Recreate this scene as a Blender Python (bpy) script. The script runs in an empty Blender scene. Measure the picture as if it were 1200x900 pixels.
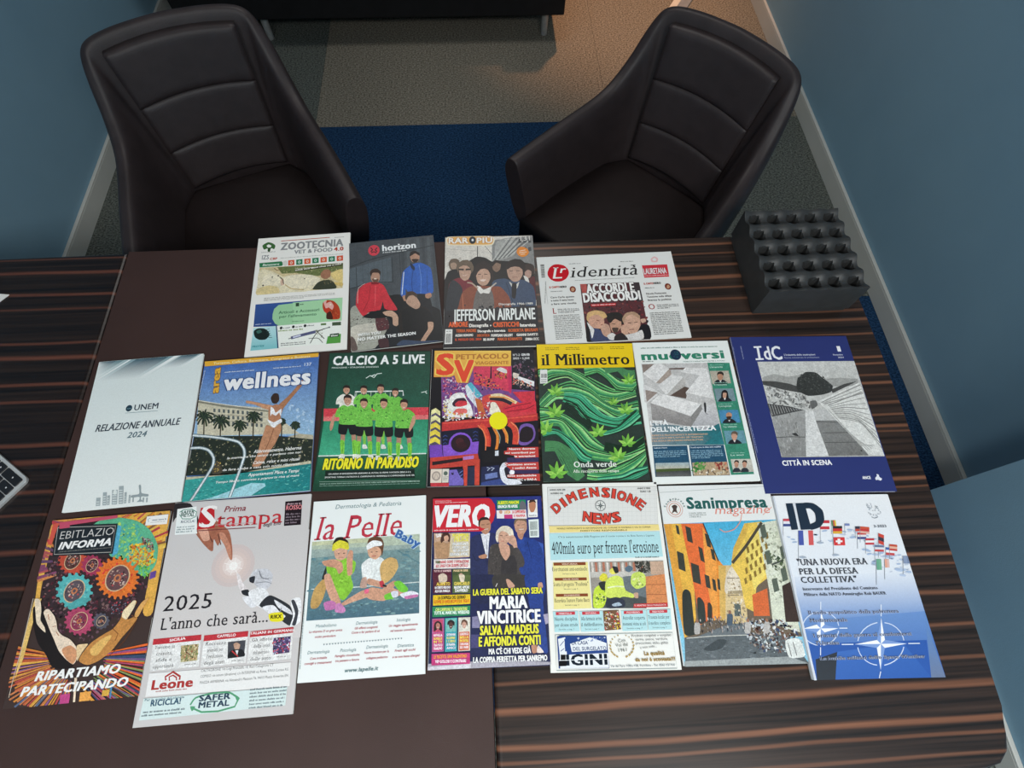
import bpy, bmesh, math, random
from mathutils import Matrix, Vector
C = bpy.context
SC = C.scene
COL = SC.collection
PI = math.pi

# ------------------------------------------------------------------ camera
cam_data = bpy.data.cameras.new('camera')
cam = bpy.data.objects.new('camera', cam_data)
COL.objects.link(cam)
cam_data.sensor_width = 36.0
cam_data.lens = 18.75
cam_data.clip_start = 0.02
CX, CU, CF = (0.99838367, -0.05423668, 0.01698317), (0.04202819, 0.90572342, 0.42178042), (0.03825802, 0.42038491, -0.90653894)
cam.matrix_world = Matrix(((CX[0], CU[0], -CF[0], 0), (CX[1], CU[1], -CF[1], 0), (CX[2], CU[2], -CF[2], 1.7306), (0, 0, 0, 1)))
SC.camera = cam
# ------------------------------------------------------------------ world, lamps, exposure
world = bpy.data.worlds.new('world')
SC.world = world
world.use_nodes = True
world.node_tree.nodes['Background'].inputs[0].default_value = (0.75, 0.85, 1.0, 1)
world.node_tree.nodes['Background'].inputs[1].default_value = 0.3
SC.view_settings.view_transform = 'Standard'
SC.view_settings.look = 'None'
SC.view_settings.gamma = 1
SC.view_settings.exposure = 0.0


def area_lamp(name, loc, rot, sx, sy, power, color):
    d = bpy.data.lights.new(name, 'AREA')
    d.shape = 'RECTANGLE'
    d.size, d.size_y, d.energy, d.color = sx, sy, power, color
    o = bpy.data.objects.new(name, d)
    COL.objects.link(o)
    o.location, o.rotation_euler = loc, rot
    return o


area_lamp('ceiling_panel_light', (0.75, -1.15, 2.66), (0, 0, 0), 0.9, 0.6, 42, (1.0, 0.98, 0.95))
area_lamp('ceiling_panel_light', (-0.75, -1.15, 2.66), (0, 0, 0), 0.9, 0.6, 27, (1.0, 0.98, 0.95))
area_lamp('ceiling_panel_light', (0.0, 2.0, 2.66), (0, 0, 0), 0.9, 0.6, 14, (1.0, 0.96, 0.92))  # unseen fill lamp, added to brighten the walls and far part of the room
spot = bpy.data.lights.new('warm_spot_light', 'SPOT')
spot.energy, spot.color, spot.spot_size, spot.spot_blend, spot.shadow_soft_size = 260, (1.0, 0.50, 0.26), math.radians(44), 0.9, 0.06
spot_ob = bpy.data.objects.new('warm_spot_light', spot)
COL.objects.link(spot_ob)
spot_ob.location = (0.80, 3.35, 2.6)
spot_ob.rotation_euler = (math.radians(-6), 0, 0)


# ------------------------------------------------------------------ helpers
def lin(h):
    c = [int(h[i:i + 2], 16) / 255 for i in (0, 2, 4)]
    return [x / 12.92 if x <= 0.04045 else ((x + 0.055) / 1.055) ** 2.4 for x in c]


def rgba(h):
    return (*lin(h), 1.0)


def new_mat(name, color='808080', rough=0.5, metal=0.0, spec=0.5):
    m = bpy.data.materials.new(name)
    m.use_nodes = True
    b = m.node_tree.nodes['Principled BSDF']
    b.inputs['Base Color'].default_value = rgba(color)
    b.inputs['Roughness'].default_value = rough
    b.inputs['Metallic'].default_value = metal
    b.inputs['Specular IOR Level'].default_value = spec
    return m


def nodes_of(m):
    return m.node_tree.nodes, m.node_tree.links, m.node_tree.nodes['Principled BSDF']


def mottled(name, c1, c2, scale, rough=0.6, spec=0.4, bump=0.0, bscale=None, metal=0.0, detail=3.0, stretch=(1, 1, 1)):
    m = new_mat(name, c1, rough, metal, spec)
    N, K, b = nodes_of(m)
    tc = N.new('ShaderNodeTexCoord')
    mp = N.new('ShaderNodeMapping')
    mp.inputs['Scale'].default_value = stretch
    K.new(tc.outputs['Object'], mp.inputs[0])
    n = N.new('ShaderNodeTexNoise')
    n.inputs['Scale'].default_value = scale
    n.inputs['Detail'].default_value = detail
    K.new(mp.outputs[0], n.inputs['Vector'])
    r = N.new('ShaderNodeValToRGB')
    r.color_ramp.elements[0].position = 0.35
    r.color_ramp.elements[1].position = 0.65
    r.color_ramp.elements[0].color = rgba(c1)
    r.color_ramp.elements[1].color = rgba(c2)
    K.new(n.outputs['Fac'], r.inputs[0])
    K.new(r.outputs[0], b.inputs['Base Color'])
    if bump:
        n2 = N.new('ShaderNodeTexNoise')
        n2.inputs['Scale'].default_value = bscale or scale
        n2.inputs['Detail'].default_value = 4
        K.new(mp.outputs[0], n2.inputs['Vector'])
        bp = N.new('ShaderNodeBump')
        bp.inputs['Strength'].default_value = bump
        bp.inputs['Distance'].default_value = 0.002
        K.new(n2.outputs['Fac'], bp.inputs['Height'])
        K.new(bp.outputs[0], b.inputs['Normal'])
    return m


def tag(o, label=None, cat=None, group=None, kind=None):
    if label:
        o['label'] = label
    if cat:
        o['category'] = cat
    if group:
        o['group'] = group
    if kind:
        o['kind'] = kind
    return o


def empty(name, loc, rz=0.0):
    o = bpy.data.objects.new(name, None)
    o.empty_display_size = 0.05
    COL.objects.link(o)
    o.location = loc
    o.rotation_euler = (0, 0, rz)
    return o


def link_mesh(name, me, mat, parent=None):
    o = bpy.data.objects.new(name, me)
    COL.objects.link(o)
    if mat and not me.materials:
        me.materials.append(mat)
    if parent:
        o.parent = parent
    return o


def from_bm(name, bm, mat, parent=None, smooth=False):
    me = bpy.data.meshes.new(name)
    bm.normal_update()
    bm.to_mesh(me)
    bm.free()
    if smooth:
        me.polygons.foreach_set('use_smooth', [True] * len(me.polygons))
    return link_mesh(name, me, mat, parent)


def box_bm(x0, x1, y0, y1, z0, z1, bevel=0.0, seg=2, bm=None):
    b = bm or bmesh.new()
    r = bmesh.ops.create_cube(b, size=1)
    for v in r['verts']:
        v.co = Vector(((x0 + x1) / 2 + v.co.x * (x1 - x0), (y0 + y1) / 2 + v.co.y * (y1 - y0), (z0 + z1) / 2 + v.co.z * (z1 - z0)))
    if bevel:
        es = list({e for v in r['verts'] for e in v.link_edges})
        bmesh.ops.bevel(b, geom=es, offset=bevel, segments=seg, affect='EDGES', profile=0.5)
    return b


def prism_bm(pts, z0, z1, bm=None, bevel=0.0, seg=3):
    b = bm or bmesh.new()
    lo = [b.verts.new((x, y, z0)) for x, y in pts]
    hi = [b.verts.new((x, y, z1)) for x, y in pts]
    n = len(pts)
    b.faces.new(lo[::-1])
    top = b.faces.new(hi)
    for i in range(n):
        b.faces.new((lo[i], lo[(i + 1) % n], hi[(i + 1) % n], hi[i]))
    if bevel:
        bmesh.ops.bevel(b, geom=list(top.edges), offset=bevel, segments=seg, affect='EDGES', profile=0.5)
    return b


def cyl_bm(p0, p1, r0, r1=None, n=20, bm=None, caps=True):
    b = bm or bmesh.new()
    r1 = r0 if r1 is None else r1
    p0, p1 = Vector(p0), Vector(p1)
    d = p1 - p0
    q = d.to_track_quat('Z', 'Y').to_matrix().to_4x4()
    q.translation = (p0 + p1) / 2
    bmesh.ops.create_cone(b, cap_ends=caps, segments=n, radius1=r0, radius2=r1, depth=d.length, matrix=q)
    return b


# ------------------------------------------------------------------ materials
M_WALL = mottled('blue_wall_paint', '7fa3b8', '84a8bc', 3, rough=0.55, spec=0.3, bump=0.15, bscale=260)
M_SKIRT = mottled('grey_baseboard_paint', 'c4c6c0', 'cacbc5', 5, rough=0.45)
M_CEIL = mottled('white_ceiling_paint', 'dcdcd8', 'e2e2de', 4, rough=0.9)


def carpet(name, c1, c2):
    return mottled(name, c1, c2, 120, rough=1.0, spec=0.05, bump=0.9, bscale=340, detail=2.0, stretch=(1, 1.5, 1))


M_CARPET_GREY = carpet('grey_carpet', '3e423f', '757a74')
M_CARPET_TAN = carpet('sand_grey_carpet', '5a564d', '9a9486')
M_CARPET_BLUE = carpet('navy_blue_carpet', '142841', '2c4c70')
M_LEATHER = mottled('brown_black_leather', '2c2526', '322a2b', 30, rough=0.5, spec=0.4, bump=0.25, bscale=500)
M_LEATHER_SEAT = mottled('seat_leather', '1d1616', '211919', 30, rough=0.55, spec=0.3, bump=0.25, bscale=500)
M_BLACK_FABRIC = mottled('black_sofa_leather', '0c0c0e', '121214', 20, rough=0.6, spec=0.3, bump=0.2, bscale=300)
M_CHROME = mottled('brushed_metal', '9a9c9c', 'aaacaa', 60, rough=0.4, metal=0.35)
M_DARKMETAL = mottled('dark_metal', '202022', '2a2a2c', 60, rough=0.4, metal=0.7)
M_PANEL = mottled('dark_brown_table_panel', '3d2b27', '422f2b', 7, rough=0.5, spec=0.25, bump=0.12, bscale=700)
M_PAGES = mottled('white_page_edges', 'd8d8d2', 'efefe9', 8, rough=0.8, spec=0.2, stretch=(1, 1, 300))
M_BLACKBOX = mottled('matt_black_organiser', '313232', '383939', 40, rough=0.45, spec=0.5, bump=0.1, bscale=400)
M_ALU = mottled('silver_aluminium', 'c8c8c6', 'd2d2d0', 40, rough=0.35, metal=0.35)
M_KEY = mottled('black_keycap', '17181c', '1d1e22', 30, rough=0.5)
M_KEYMARK = mottled('key_legend_print', 'd0d0d0', 'dadada', 30, rough=0.6)
M_WHITE = mottled('white_paper', 'e4e4e0', 'ededea', 10, rough=0.8)


def wood_mat(name, stripes, seed=0.0, band='84563f', dark='141113', mid='30241f'):
    """macassar ebony veneer: dark ground, fine grain and separate light-brown bands at given y (m)"""
    m = new_mat(name, '2a2222', 0.32, 0, 0.3)
    N, K, b = nodes_of(m)
    tc = N.new('ShaderNodeTexCoord')
    sep = N.new('ShaderNodeSeparateXYZ')
    K.new(tc.outputs['Object'], sep.inputs[0])
    mp = N.new('ShaderNodeMapping')
    mp.inputs['Scale'].default_value = (1.6, 6, 1)
    mp.inputs['Location'].default_value = (seed, seed, 0)
    K.new(tc.outputs['Object'], mp.inputs[0])
    wob = N.new('ShaderNodeTexNoise')
    wob.inputs['Scale'].default_value = 1.2
    wob.inputs['Detail'].default_value = 2
    K.new(mp.outputs[0], wob.inputs['Vector'])

    def math_node(op, a, c=None, d=None):
        n = N.new('ShaderNodeMath')
        n.operation = op
        for i, v in enumerate((a, c, d)):
            if v is None:
                continue
            if isinstance(v, (int, float)):
                n.inputs[i].default_value = v
            else:
                K.new(v, n.inputs[i])
        return n.outputs[0]
    y = math_node('ADD', sep.outputs['Y'], math_node('MULTIPLY', math_node('SUBTRACT', wob.outputs['Fac'], 0.5), 0.022))
    total = None
    for ys, w, a in stripes:
        d = math_node('ABSOLUTE', math_node('SUBTRACT', y, ys))
        s = N.new('ShaderNodeMapRange')
        s.interpolation_type = 'SMOOTHSTEP'
        K.new(d, s.inputs['Value'])
        s.inputs['From Min'].default_value = w * 0.1
        s.inputs['From Max'].default_value = w * 0.85
        s.inputs['To Min'].default_value = a * 0.78
        s.inputs['To Max'].default_value = 0
        total = s.outputs[0] if total is None else math_node('MAXIMUM', total, s.outputs[0])
    mg = N.new('ShaderNodeMapping')
    mg.inputs['Scale'].default_value = (2.5, 170, 1)
    K.new(tc.outputs['Object'], mg.inputs[0])
    gr = N.new('ShaderNodeTexNoise')
    gr.inputs['Scale'].default_value = 1.0
    gr.inputs['Detail'].default_value = 3
    K.new(mg.outputs[0], gr.inputs['Vector'])
    ramp = N.new('ShaderNodeValToRGB')
    e = ramp.color_ramp.elements
    e[0].position, e[0].color = 0.33, rgba(dark)
    e[1].position, e[1].color = 0.75, rgba(mid)
    K.new(gr.outputs['Fac'], ramp.inputs[0])
    fac = math_node('MULTIPLY', total, math_node('MULTIPLY_ADD', gr.outputs['Fac'], 0.9, 0.45))
    mix = N.new('ShaderNodeMix')
    mix.data_type = 'RGBA'
    K.new(fac, mix.inputs['Factor'])
    K.new(ramp.outputs[0], mix.inputs['A'])
    mix.inputs['B'].default_value = rgba(band)
    K.new(mix.outputs['Result'], b.inputs['Base Color'])
    return m


M_WOOD_R = wood_mat('macassar_wood_right', [(0.793, .006, .8), (0.767, .005, .5), (0.735, .007, .6), (0.70, .009, .9), (0.672, .005, .6), (0.64, .007, .5), (0.60, .006, .6), (0.578, .006, .8),
    (0.541, .005, .7), (0.486, .006, .8), (0.470, .005, .8), (0.443, .005, .5), (0.424, .006, .8), (0.379, .006, .6), (0.351, .005, .6), (0.327, .006, .8), (0.316, .004, .6), (0.263, .005, .5), (0.221, .007, .9), (0.205, .004, .7),
    (0.165, .005, .5), (0.12, .006, .6), (0.083, .006, .9), (0.066, .004, .7), (0.02, .006, .7), (-0.03, .006, .6), (-0.078, .005, .5), (-0.115, .009, .9), (-0.162, .0075, 1.0), (-0.181, .005, .7), (-0.209, .005, .5)], 0.0, '94634a', '1c1817', '42332c')
M_WOOD_L = wood_mat('macassar_wood_left', [(0.807, .004, .5), (0.771, .008, .8), (0.714, .007, .7), (0.677, .005, .45), (0.59, .006, .6), (0.556, .009, .8), (0.494, .007, .75), (0.456, .006, .6), (0.37, .007, .7), (0.336, .010, .8),
    (0.277, .006, .6), (0.235, .005, .5), (0.17, .008, .7), (0.11, .006, .6), (0.04, .008, .7), (-0.04, .006, .6), (-0.12, .008, .7)], 3.7, '7c4a3a')  # same veneer toned darker on the left, its weaker light put into the colour


def print_mat(name, rough, spec, coat, layers):
    """ink on paper: colour from the printed faces, multiplied by halftone grain"""
    m = new_mat(name, 'ffffff', rough, 0, spec)
    N, K, b = nodes_of(m)
    a = N.new('ShaderNodeAttribute')
    a.attribute_name = 'Col'
    tc = N.new('ShaderNodeTexCoord')
    col = a.outputs['Color']
    for scale, lo, hi in layers:
        n = N.new('ShaderNodeTexNoise')
        n.inputs['Scale'].default_value = scale
        n.inputs['Detail'].default_value = 3
        K.new(tc.outputs['Object'], n.inputs['Vector'])
        r = N.new('ShaderNodeMapRange')
        r.inputs['From Min'].default_value = 0.3
        r.inputs['From Max'].default_value = 0.7
        r.inputs['To Min'].default_value = lo
        r.inputs['To Max'].default_value = hi
        K.new(n.outputs['Fac'], r.inputs['Value'])
        v = N.new('ShaderNodeVectorMath')
        v.operation = 'SCALE'
        K.new(col, v.inputs[0])
        K.new(r.outputs[0], v.inputs['Scale'])
        col = v.outputs[0]
    K.new(col, b.inputs['Base Color'])
    b.inputs['Coat Weight'].default_value = coat
    b.inputs['Coat Roughness'].default_value = 0.25
    return m


M_GLOSS = print_mat('glossy_print', 0.5, 0.35, 0.12, ((500, 0.96, 1.03),))
M_PHOTO = print_mat('printed_photograph', 0.5, 0.35, 0.12, ((110, 0.87, 1.11), (400, 0.80, 1.18)))
M_PAPER = print_mat('matt_newsprint', 0.85, 0.15, 0.0, ((500, 0.95, 1.03),))

# ------------------------------------------------------------------ the room
def struct(name, bm, mat, parent=None):
    return tag(from_bm(name, bm, mat, parent), kind='structure')


X0, X1, YN, YF, ZC = -1.60, 1.51, -2.4, 4.2, 2.7
floor = struct('floor', box_bm(X0 - .1, X1 + .1, YN, YF, -0.10, -0.006), M_CARPET_GREY)
for (a, b_, c, d, m) in ((X0, -0.755, 1.12, 2.137, M_CARPET_GREY), (X0, -0.755, 2.137, YF, M_CARPET_GREY), (-0.755, 0.60, 2.137, 3.3, M_CARPET_TAN), (-0.755, 0.60, 3.3, YF, M_CARPET_TAN), (0.60, X1, 2.137, YF, M_CARPET_TAN),
                         (-0.755, 0.60, 1.12, 2.137, M_CARPET_BLUE), (0.60, X1, 1.12, 2.137, M_CARPET_GREY), (X0, -0.755, -0.2, 1.12, M_CARPET_BLUE), (-0.755, 0.60, -0.2, 1.12, M_CARPET_BLUE), (0.60, X1, -0.2, 1.12, M_CARPET_BLUE),
                         (X0, X1, YN, -0.2, M_CARPET_GREY)):
    from_bm('carpet_tile', box_bm(a + .0004, b_ - .0004, c + .0004, d - .0004, -0.006, 0.0, 0.0006, 1), m, floor)
struct('ceiling', box_bm(X0 - .1, X1 + .1, YN - .1, YF + .1, ZC, ZC + .1), M_CEIL)
struct('wall_left', box_bm(X0 - .1, X0, YN, YF, -0.1, ZC), M_WALL)
struct('wall_right', box_bm(X1, X1 + .1, YN, YF, -0.1, ZC), M_WALL)
struct('wall_back', box_bm(X0 - .1, X1 + .1, YF, YF + .1, -0.1, ZC), M_WALL)
struct('wall_front', box_bm(X0 - .1, X1 + .1, YN - .1, YN, -0.1, ZC), M_WALL)
struct('wall_pilaster', box_bm(1.337, X1, YN, 0.325, 0.0, ZC), M_WALL)


def skirting(name, x0, x1, y0, y1, side):
    """plain board with a rounded, slightly proud top lip"""
    bm = box_bm(x0, x1, y0, y1, 0.0, 0.072, 0.001, 1)
    box_bm(x0 if side > 0 else x0, x1, y0, y1, 0.072, 0.080, 0.0025, 2, bm)
    return struct(name, bm, M_SKIRT)


skirting('baseboard_left', X0, X0 + 0.014, YN, YF, -1)
skirting('baseboard_right', X1 - 0.014, X1, 0.325, YF, 1)
skirting('baseboard_front', 1.323, 1.337, YN, 0.325, 1)
skirting('baseboard_back', X0, X1, YF - 0.014, YF, 1)
# threshold strips at 45 degrees on the carpet behind the right chair
bm = bmesh.new()
s_a, s_d, s_n = Vector((0.955, 2.85, 0)), Vector((0.52, 0.86, 0)).normalized(), Vector((0.86, -0.52, 0)).normalized()


def strip_pts(o0, o1, l):
    return [((s_a + s_n * a + s_d * b)[0], (s_a + s_n * a + s_d * b)[1]) for a, b in ((o0, -.45), (o1, -.45), (o1, l), (o0, l))]


thr = struct('trim_1', prism_bm(strip_pts(0, .036, .9), 0, .014, bevel=.003), mottled('cream_metal_strip', 'd0ccc0', 'dad6ca', 30, rough=.4))
from_bm('grey_ramp', prism_bm([p for p in strip_pts(.036, .085, .9)], 0, .010, bevel=.002), mottled('grey_metal_ramp', '84898e', '8e9398', 30, rough=.4), thr)
struct('trim_2', box_bm(-0.4, 0.3, -0.10, -0.05, ZC - .012, ZC), M_SKIRT)

# ------------------------------------------------------------------ the table
table = tag(empty('conference_table', (0, 0.3, 0)), 'large conference table of striped dark wood with a plain brown centre panel', 'table')


def tpart(name, bm, mat, parent=None, smooth=False):
    o = from_bm(name, bm, mat, parent or table, smooth)
    if o.parent == table:
        o.data.transform(Matrix.Translation((0, -0.3, 0)))
    return o


def tobj(name, bm, mat):
    """keeps the mesh in world-aligned coordinates (for the wood bands): the object is offset instead"""
    o = from_bm(name, bm, mat, table)
    o.location = (0, -0.3, 0)
    return o


ZT = 0.75
right = [(-0.017, 0.82), (0.765, 0.815), (0.792, 0.808), (0.808, 0.79), (0.815, 0.76), (0.822, 0.64), (0.8245, 0.5), (0.823, 0.36), (0.818, 0.25), (0.811, 0.1), (0.802, -0.05), (0.796, -0.15), (0.791, -0.19), (0.782, -0.212), (0.765, -0.227), (0.74, -0.232), (0.45, -0.236), (-0.017, -0.238)]
bm = prism_bm(right[::-1], ZT - .045, ZT, bevel=0.010, seg=4)
tobj('wood_top', bm, M_WOOD_R)
left = [(-0.807, 0.822), (-1.44, 0.815), (-1.47, 0.80), (-1.485, 0.77), (-1.50, 0.3), (-1.485, -0.19), (-1.45, -0.232), (-0.807, -0.238)]
tobj('wood_top', prism_bm(left, ZT - .045, ZT, bevel=0.010, seg=4), M_WOOD_L)
tobj('centre_panel', box_bm(-0.8055, -0.0185, -0.242, 0.824, ZT - .045, ZT - .0002, .0012, 2), M_PANEL)
for x in (-1.15, 0.45):
    tobj('leg_panel', box_bm(x - .03, x + .03, -0.05, 0.62, 0.0, ZT - .045, .004), M_WOOD_L if x < 0 else M_WOOD_R)
tobj('stretcher_beam', box_bm(-1.12, 0.42, 0.26, 0.31, 0.45, 0.62, .003), M_DARKMETAL)

# ------------------------------------------------------------------ print engine
STEP = 5e-6
FONT_CACHE = {}
PHOTO_PARTS = ('cover_photo', 'side_boxes', 'side_column', 'news_boxes')
STYLES = {'n': 0.0, 'b': 0.018, 'x': 0.040, 'l': -0.010}


def glyphs(txt, style, extra, ratio):
    """flat outline of a word set with the built-in face; bold = a small outward offset plus copies shifted sideways"""
    base = next((STYLES[k] for k in style if k in STYLES), 0.0)
    key = (txt, style, extra, round(ratio, 1))
    if key in FONT_CACHE:
        return FONT_CACHE[key]
    off = base if base < 0 else 0.0
    if 's' in style:
        off = -0.006
    cu = bpy.data.curves.new('lettering', 'FONT')
    cu.body = txt
    cu.resolution_u = 2
    cu.offset = off
    if 'i' in style:
        cu.shear = 0.22
    cu.space_character = 1.0 + max(0.0, base) * 1.6 + (0.06 if 's' in style else 0)
    o = bpy.data.objects.new('lettering', cu)
    me = bpy.data.meshes.new_from_object(o)
    vs = [(v.co.x, v.co.y) for v in me.vertices]
    fs = [tuple(p.vertices) for p in me.polygons]
    if 's' in style and vs:
        cnt = {}
        for f in fs:
            for i in range(len(f)):
                e = (f[i], f[(i + 1) % len(f)])
                k = (min(e), max(e))
                cnt[k] = cnt.get(k, 0) + 1
        for (a, b), n in cnt.items():
            if n != 1:
                continue
            (xa, ya), (xb, yb) = vs[a], vs[b]
            if abs(ya - yb) > 0.004 or not (0.04 < abs(xa - xb) < 0.17):
                continue
            y = (ya + yb) / 2
            x0, x1 = min(xa, xb) - 0.06, max(xa, xb) + 0.06
            up = 0
            if abs(y) < 0.03:
                up = 1
            elif y > 0.40:
                up = -1
                x1 -= 0.05 if y < 0.6 else 0
            if up:
                k = len(vs)
                vs = vs + [(x0, y), (x1, y), (x1, y + up * 0.04), (x0, y + up * 0.04)]
                fs = fs + [(k, k + 1, k + 2, k + 3)]
    bpy.data.objects.remove(o)
    bpy.data.curves.remove(cu)
    bpy.data.meshes.remove(me)
    dx = max(0.0, base + extra) * (1.0 if ratio > 0.8 else 1.0 / max(ratio, 0.5))
    dy = max(0.0, base + extra) * 0.6
    if 's' in style:
        dx = 0.012 + (0.022 if 'b' in style or 'x' in style else 0) + extra
        dy = extra * 0.6
    dx = min(dx, 0.06 + extra)
    shifts = [(0, 0)]
    if dy > 0:
        shifts = [(-dx, -dy), (dx, -dy), (-dx, dy), (dx, dy)]
        if dx > 0.03:
            shifts.append((0, 0))
    elif dx > 0:
        shifts = [(-dx, 0), (dx, 0)]
    V, F = [], []
    for n_, (sx, sy) in enumerate(shifts):
        k = len(V)
        V += [(x + sx, y + sy, n_) for x, y in vs]
        F += [tuple(k + i for i in f) for f in fs]
    FONT_CACHE[key] = (V, F)
    return V, F


CAPH = {}


def cap_height():
    if 'h' not in CAPH:
        vs, _ = glyphs('H', 'n', 0.0, 1)
        CAPH['h'] = max(v[1] for v in vs)
    return CAPH['h']


class Ink:
    """collects flat coloured faces of one printed part"""
    def __init__(self):
        self.v, self.f, self.c = [], [], []

    def face(self, pts, cols, z):
        a = sum(pts[i][0] * pts[(i + 1) % len(pts)][1] - pts[(i + 1) % len(pts)][0] * pts[i][1] for i in range(len(pts)))
        if abs(a) < 1e-12:
            return
        if a < 0:
            pts = pts[::-1]
            cols = cols[::-1] if isinstance(cols[0], (tuple, list)) else cols
        k = len(self.v)
        self.v += [(p[0], p[1], z) for p in pts]
        self.f.append(tuple(range(k, k + len(pts))))
        self.c += list(cols) if isinstance(cols[0], (tuple, list)) else [cols] * len(pts)

    def build(self, name, mat, parent):
        if not self.f:
            return None
        me = bpy.data.meshes.new(name)
        me.from_pydata(self.v, [], self.f)
        at = me.color_attributes.new('Col', 'FLOAT_COLOR', 'POINT')
        flat = [x for c in self.c for x in (c[0], c[1], c[2], 1.0)]
        at.data.foreach_set('color', flat)
        me.update()
        return link_mesh(name, me, mat, parent)


def smooth_line(p, closed, n=4):
    m = len(p)
    if m < 3:
        return p
    out = []
    rng = range(m) if closed else range(m - 1)
    for i in rng:
        if closed:
            a, b, c, d = p[(i - 1) % m], p[i], p[(i + 1) % m], p[(i + 2) % m]
        else:
            a, b, c, d = p[max(0, i - 1)], p[i], p[i + 1], p[min(m - 1, i + 2)]
        for k in range(n):
            t = k / n
            h1, h2, h3, h4 = 2 * t ** 3 - 3 * t * t + 1, -2 * t ** 3 + 3 * t * t, t ** 3 - 2 * t * t + t, t ** 3 - t * t
            out.append(tuple(h1 * b[j] + h2 * c[j] + 0.36 * (h3 * (c[j] - a[j]) + h4 * (d[j] - b[j])) for j in (0, 1)))
    if not closed:
        out.append(p[-1])
    return out


def inside(x, y, poly):
    r = False
    n = len(poly)
    for i in range(n):
        (x0, y0), (x1, y1) = poly[i], poly[(i + 1) % n]
        if (y0 > y) != (y1 > y) and x < (x1 - x0) * (y - y0) / (y1 - y0) + x0:
            r = not r
    return r


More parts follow.
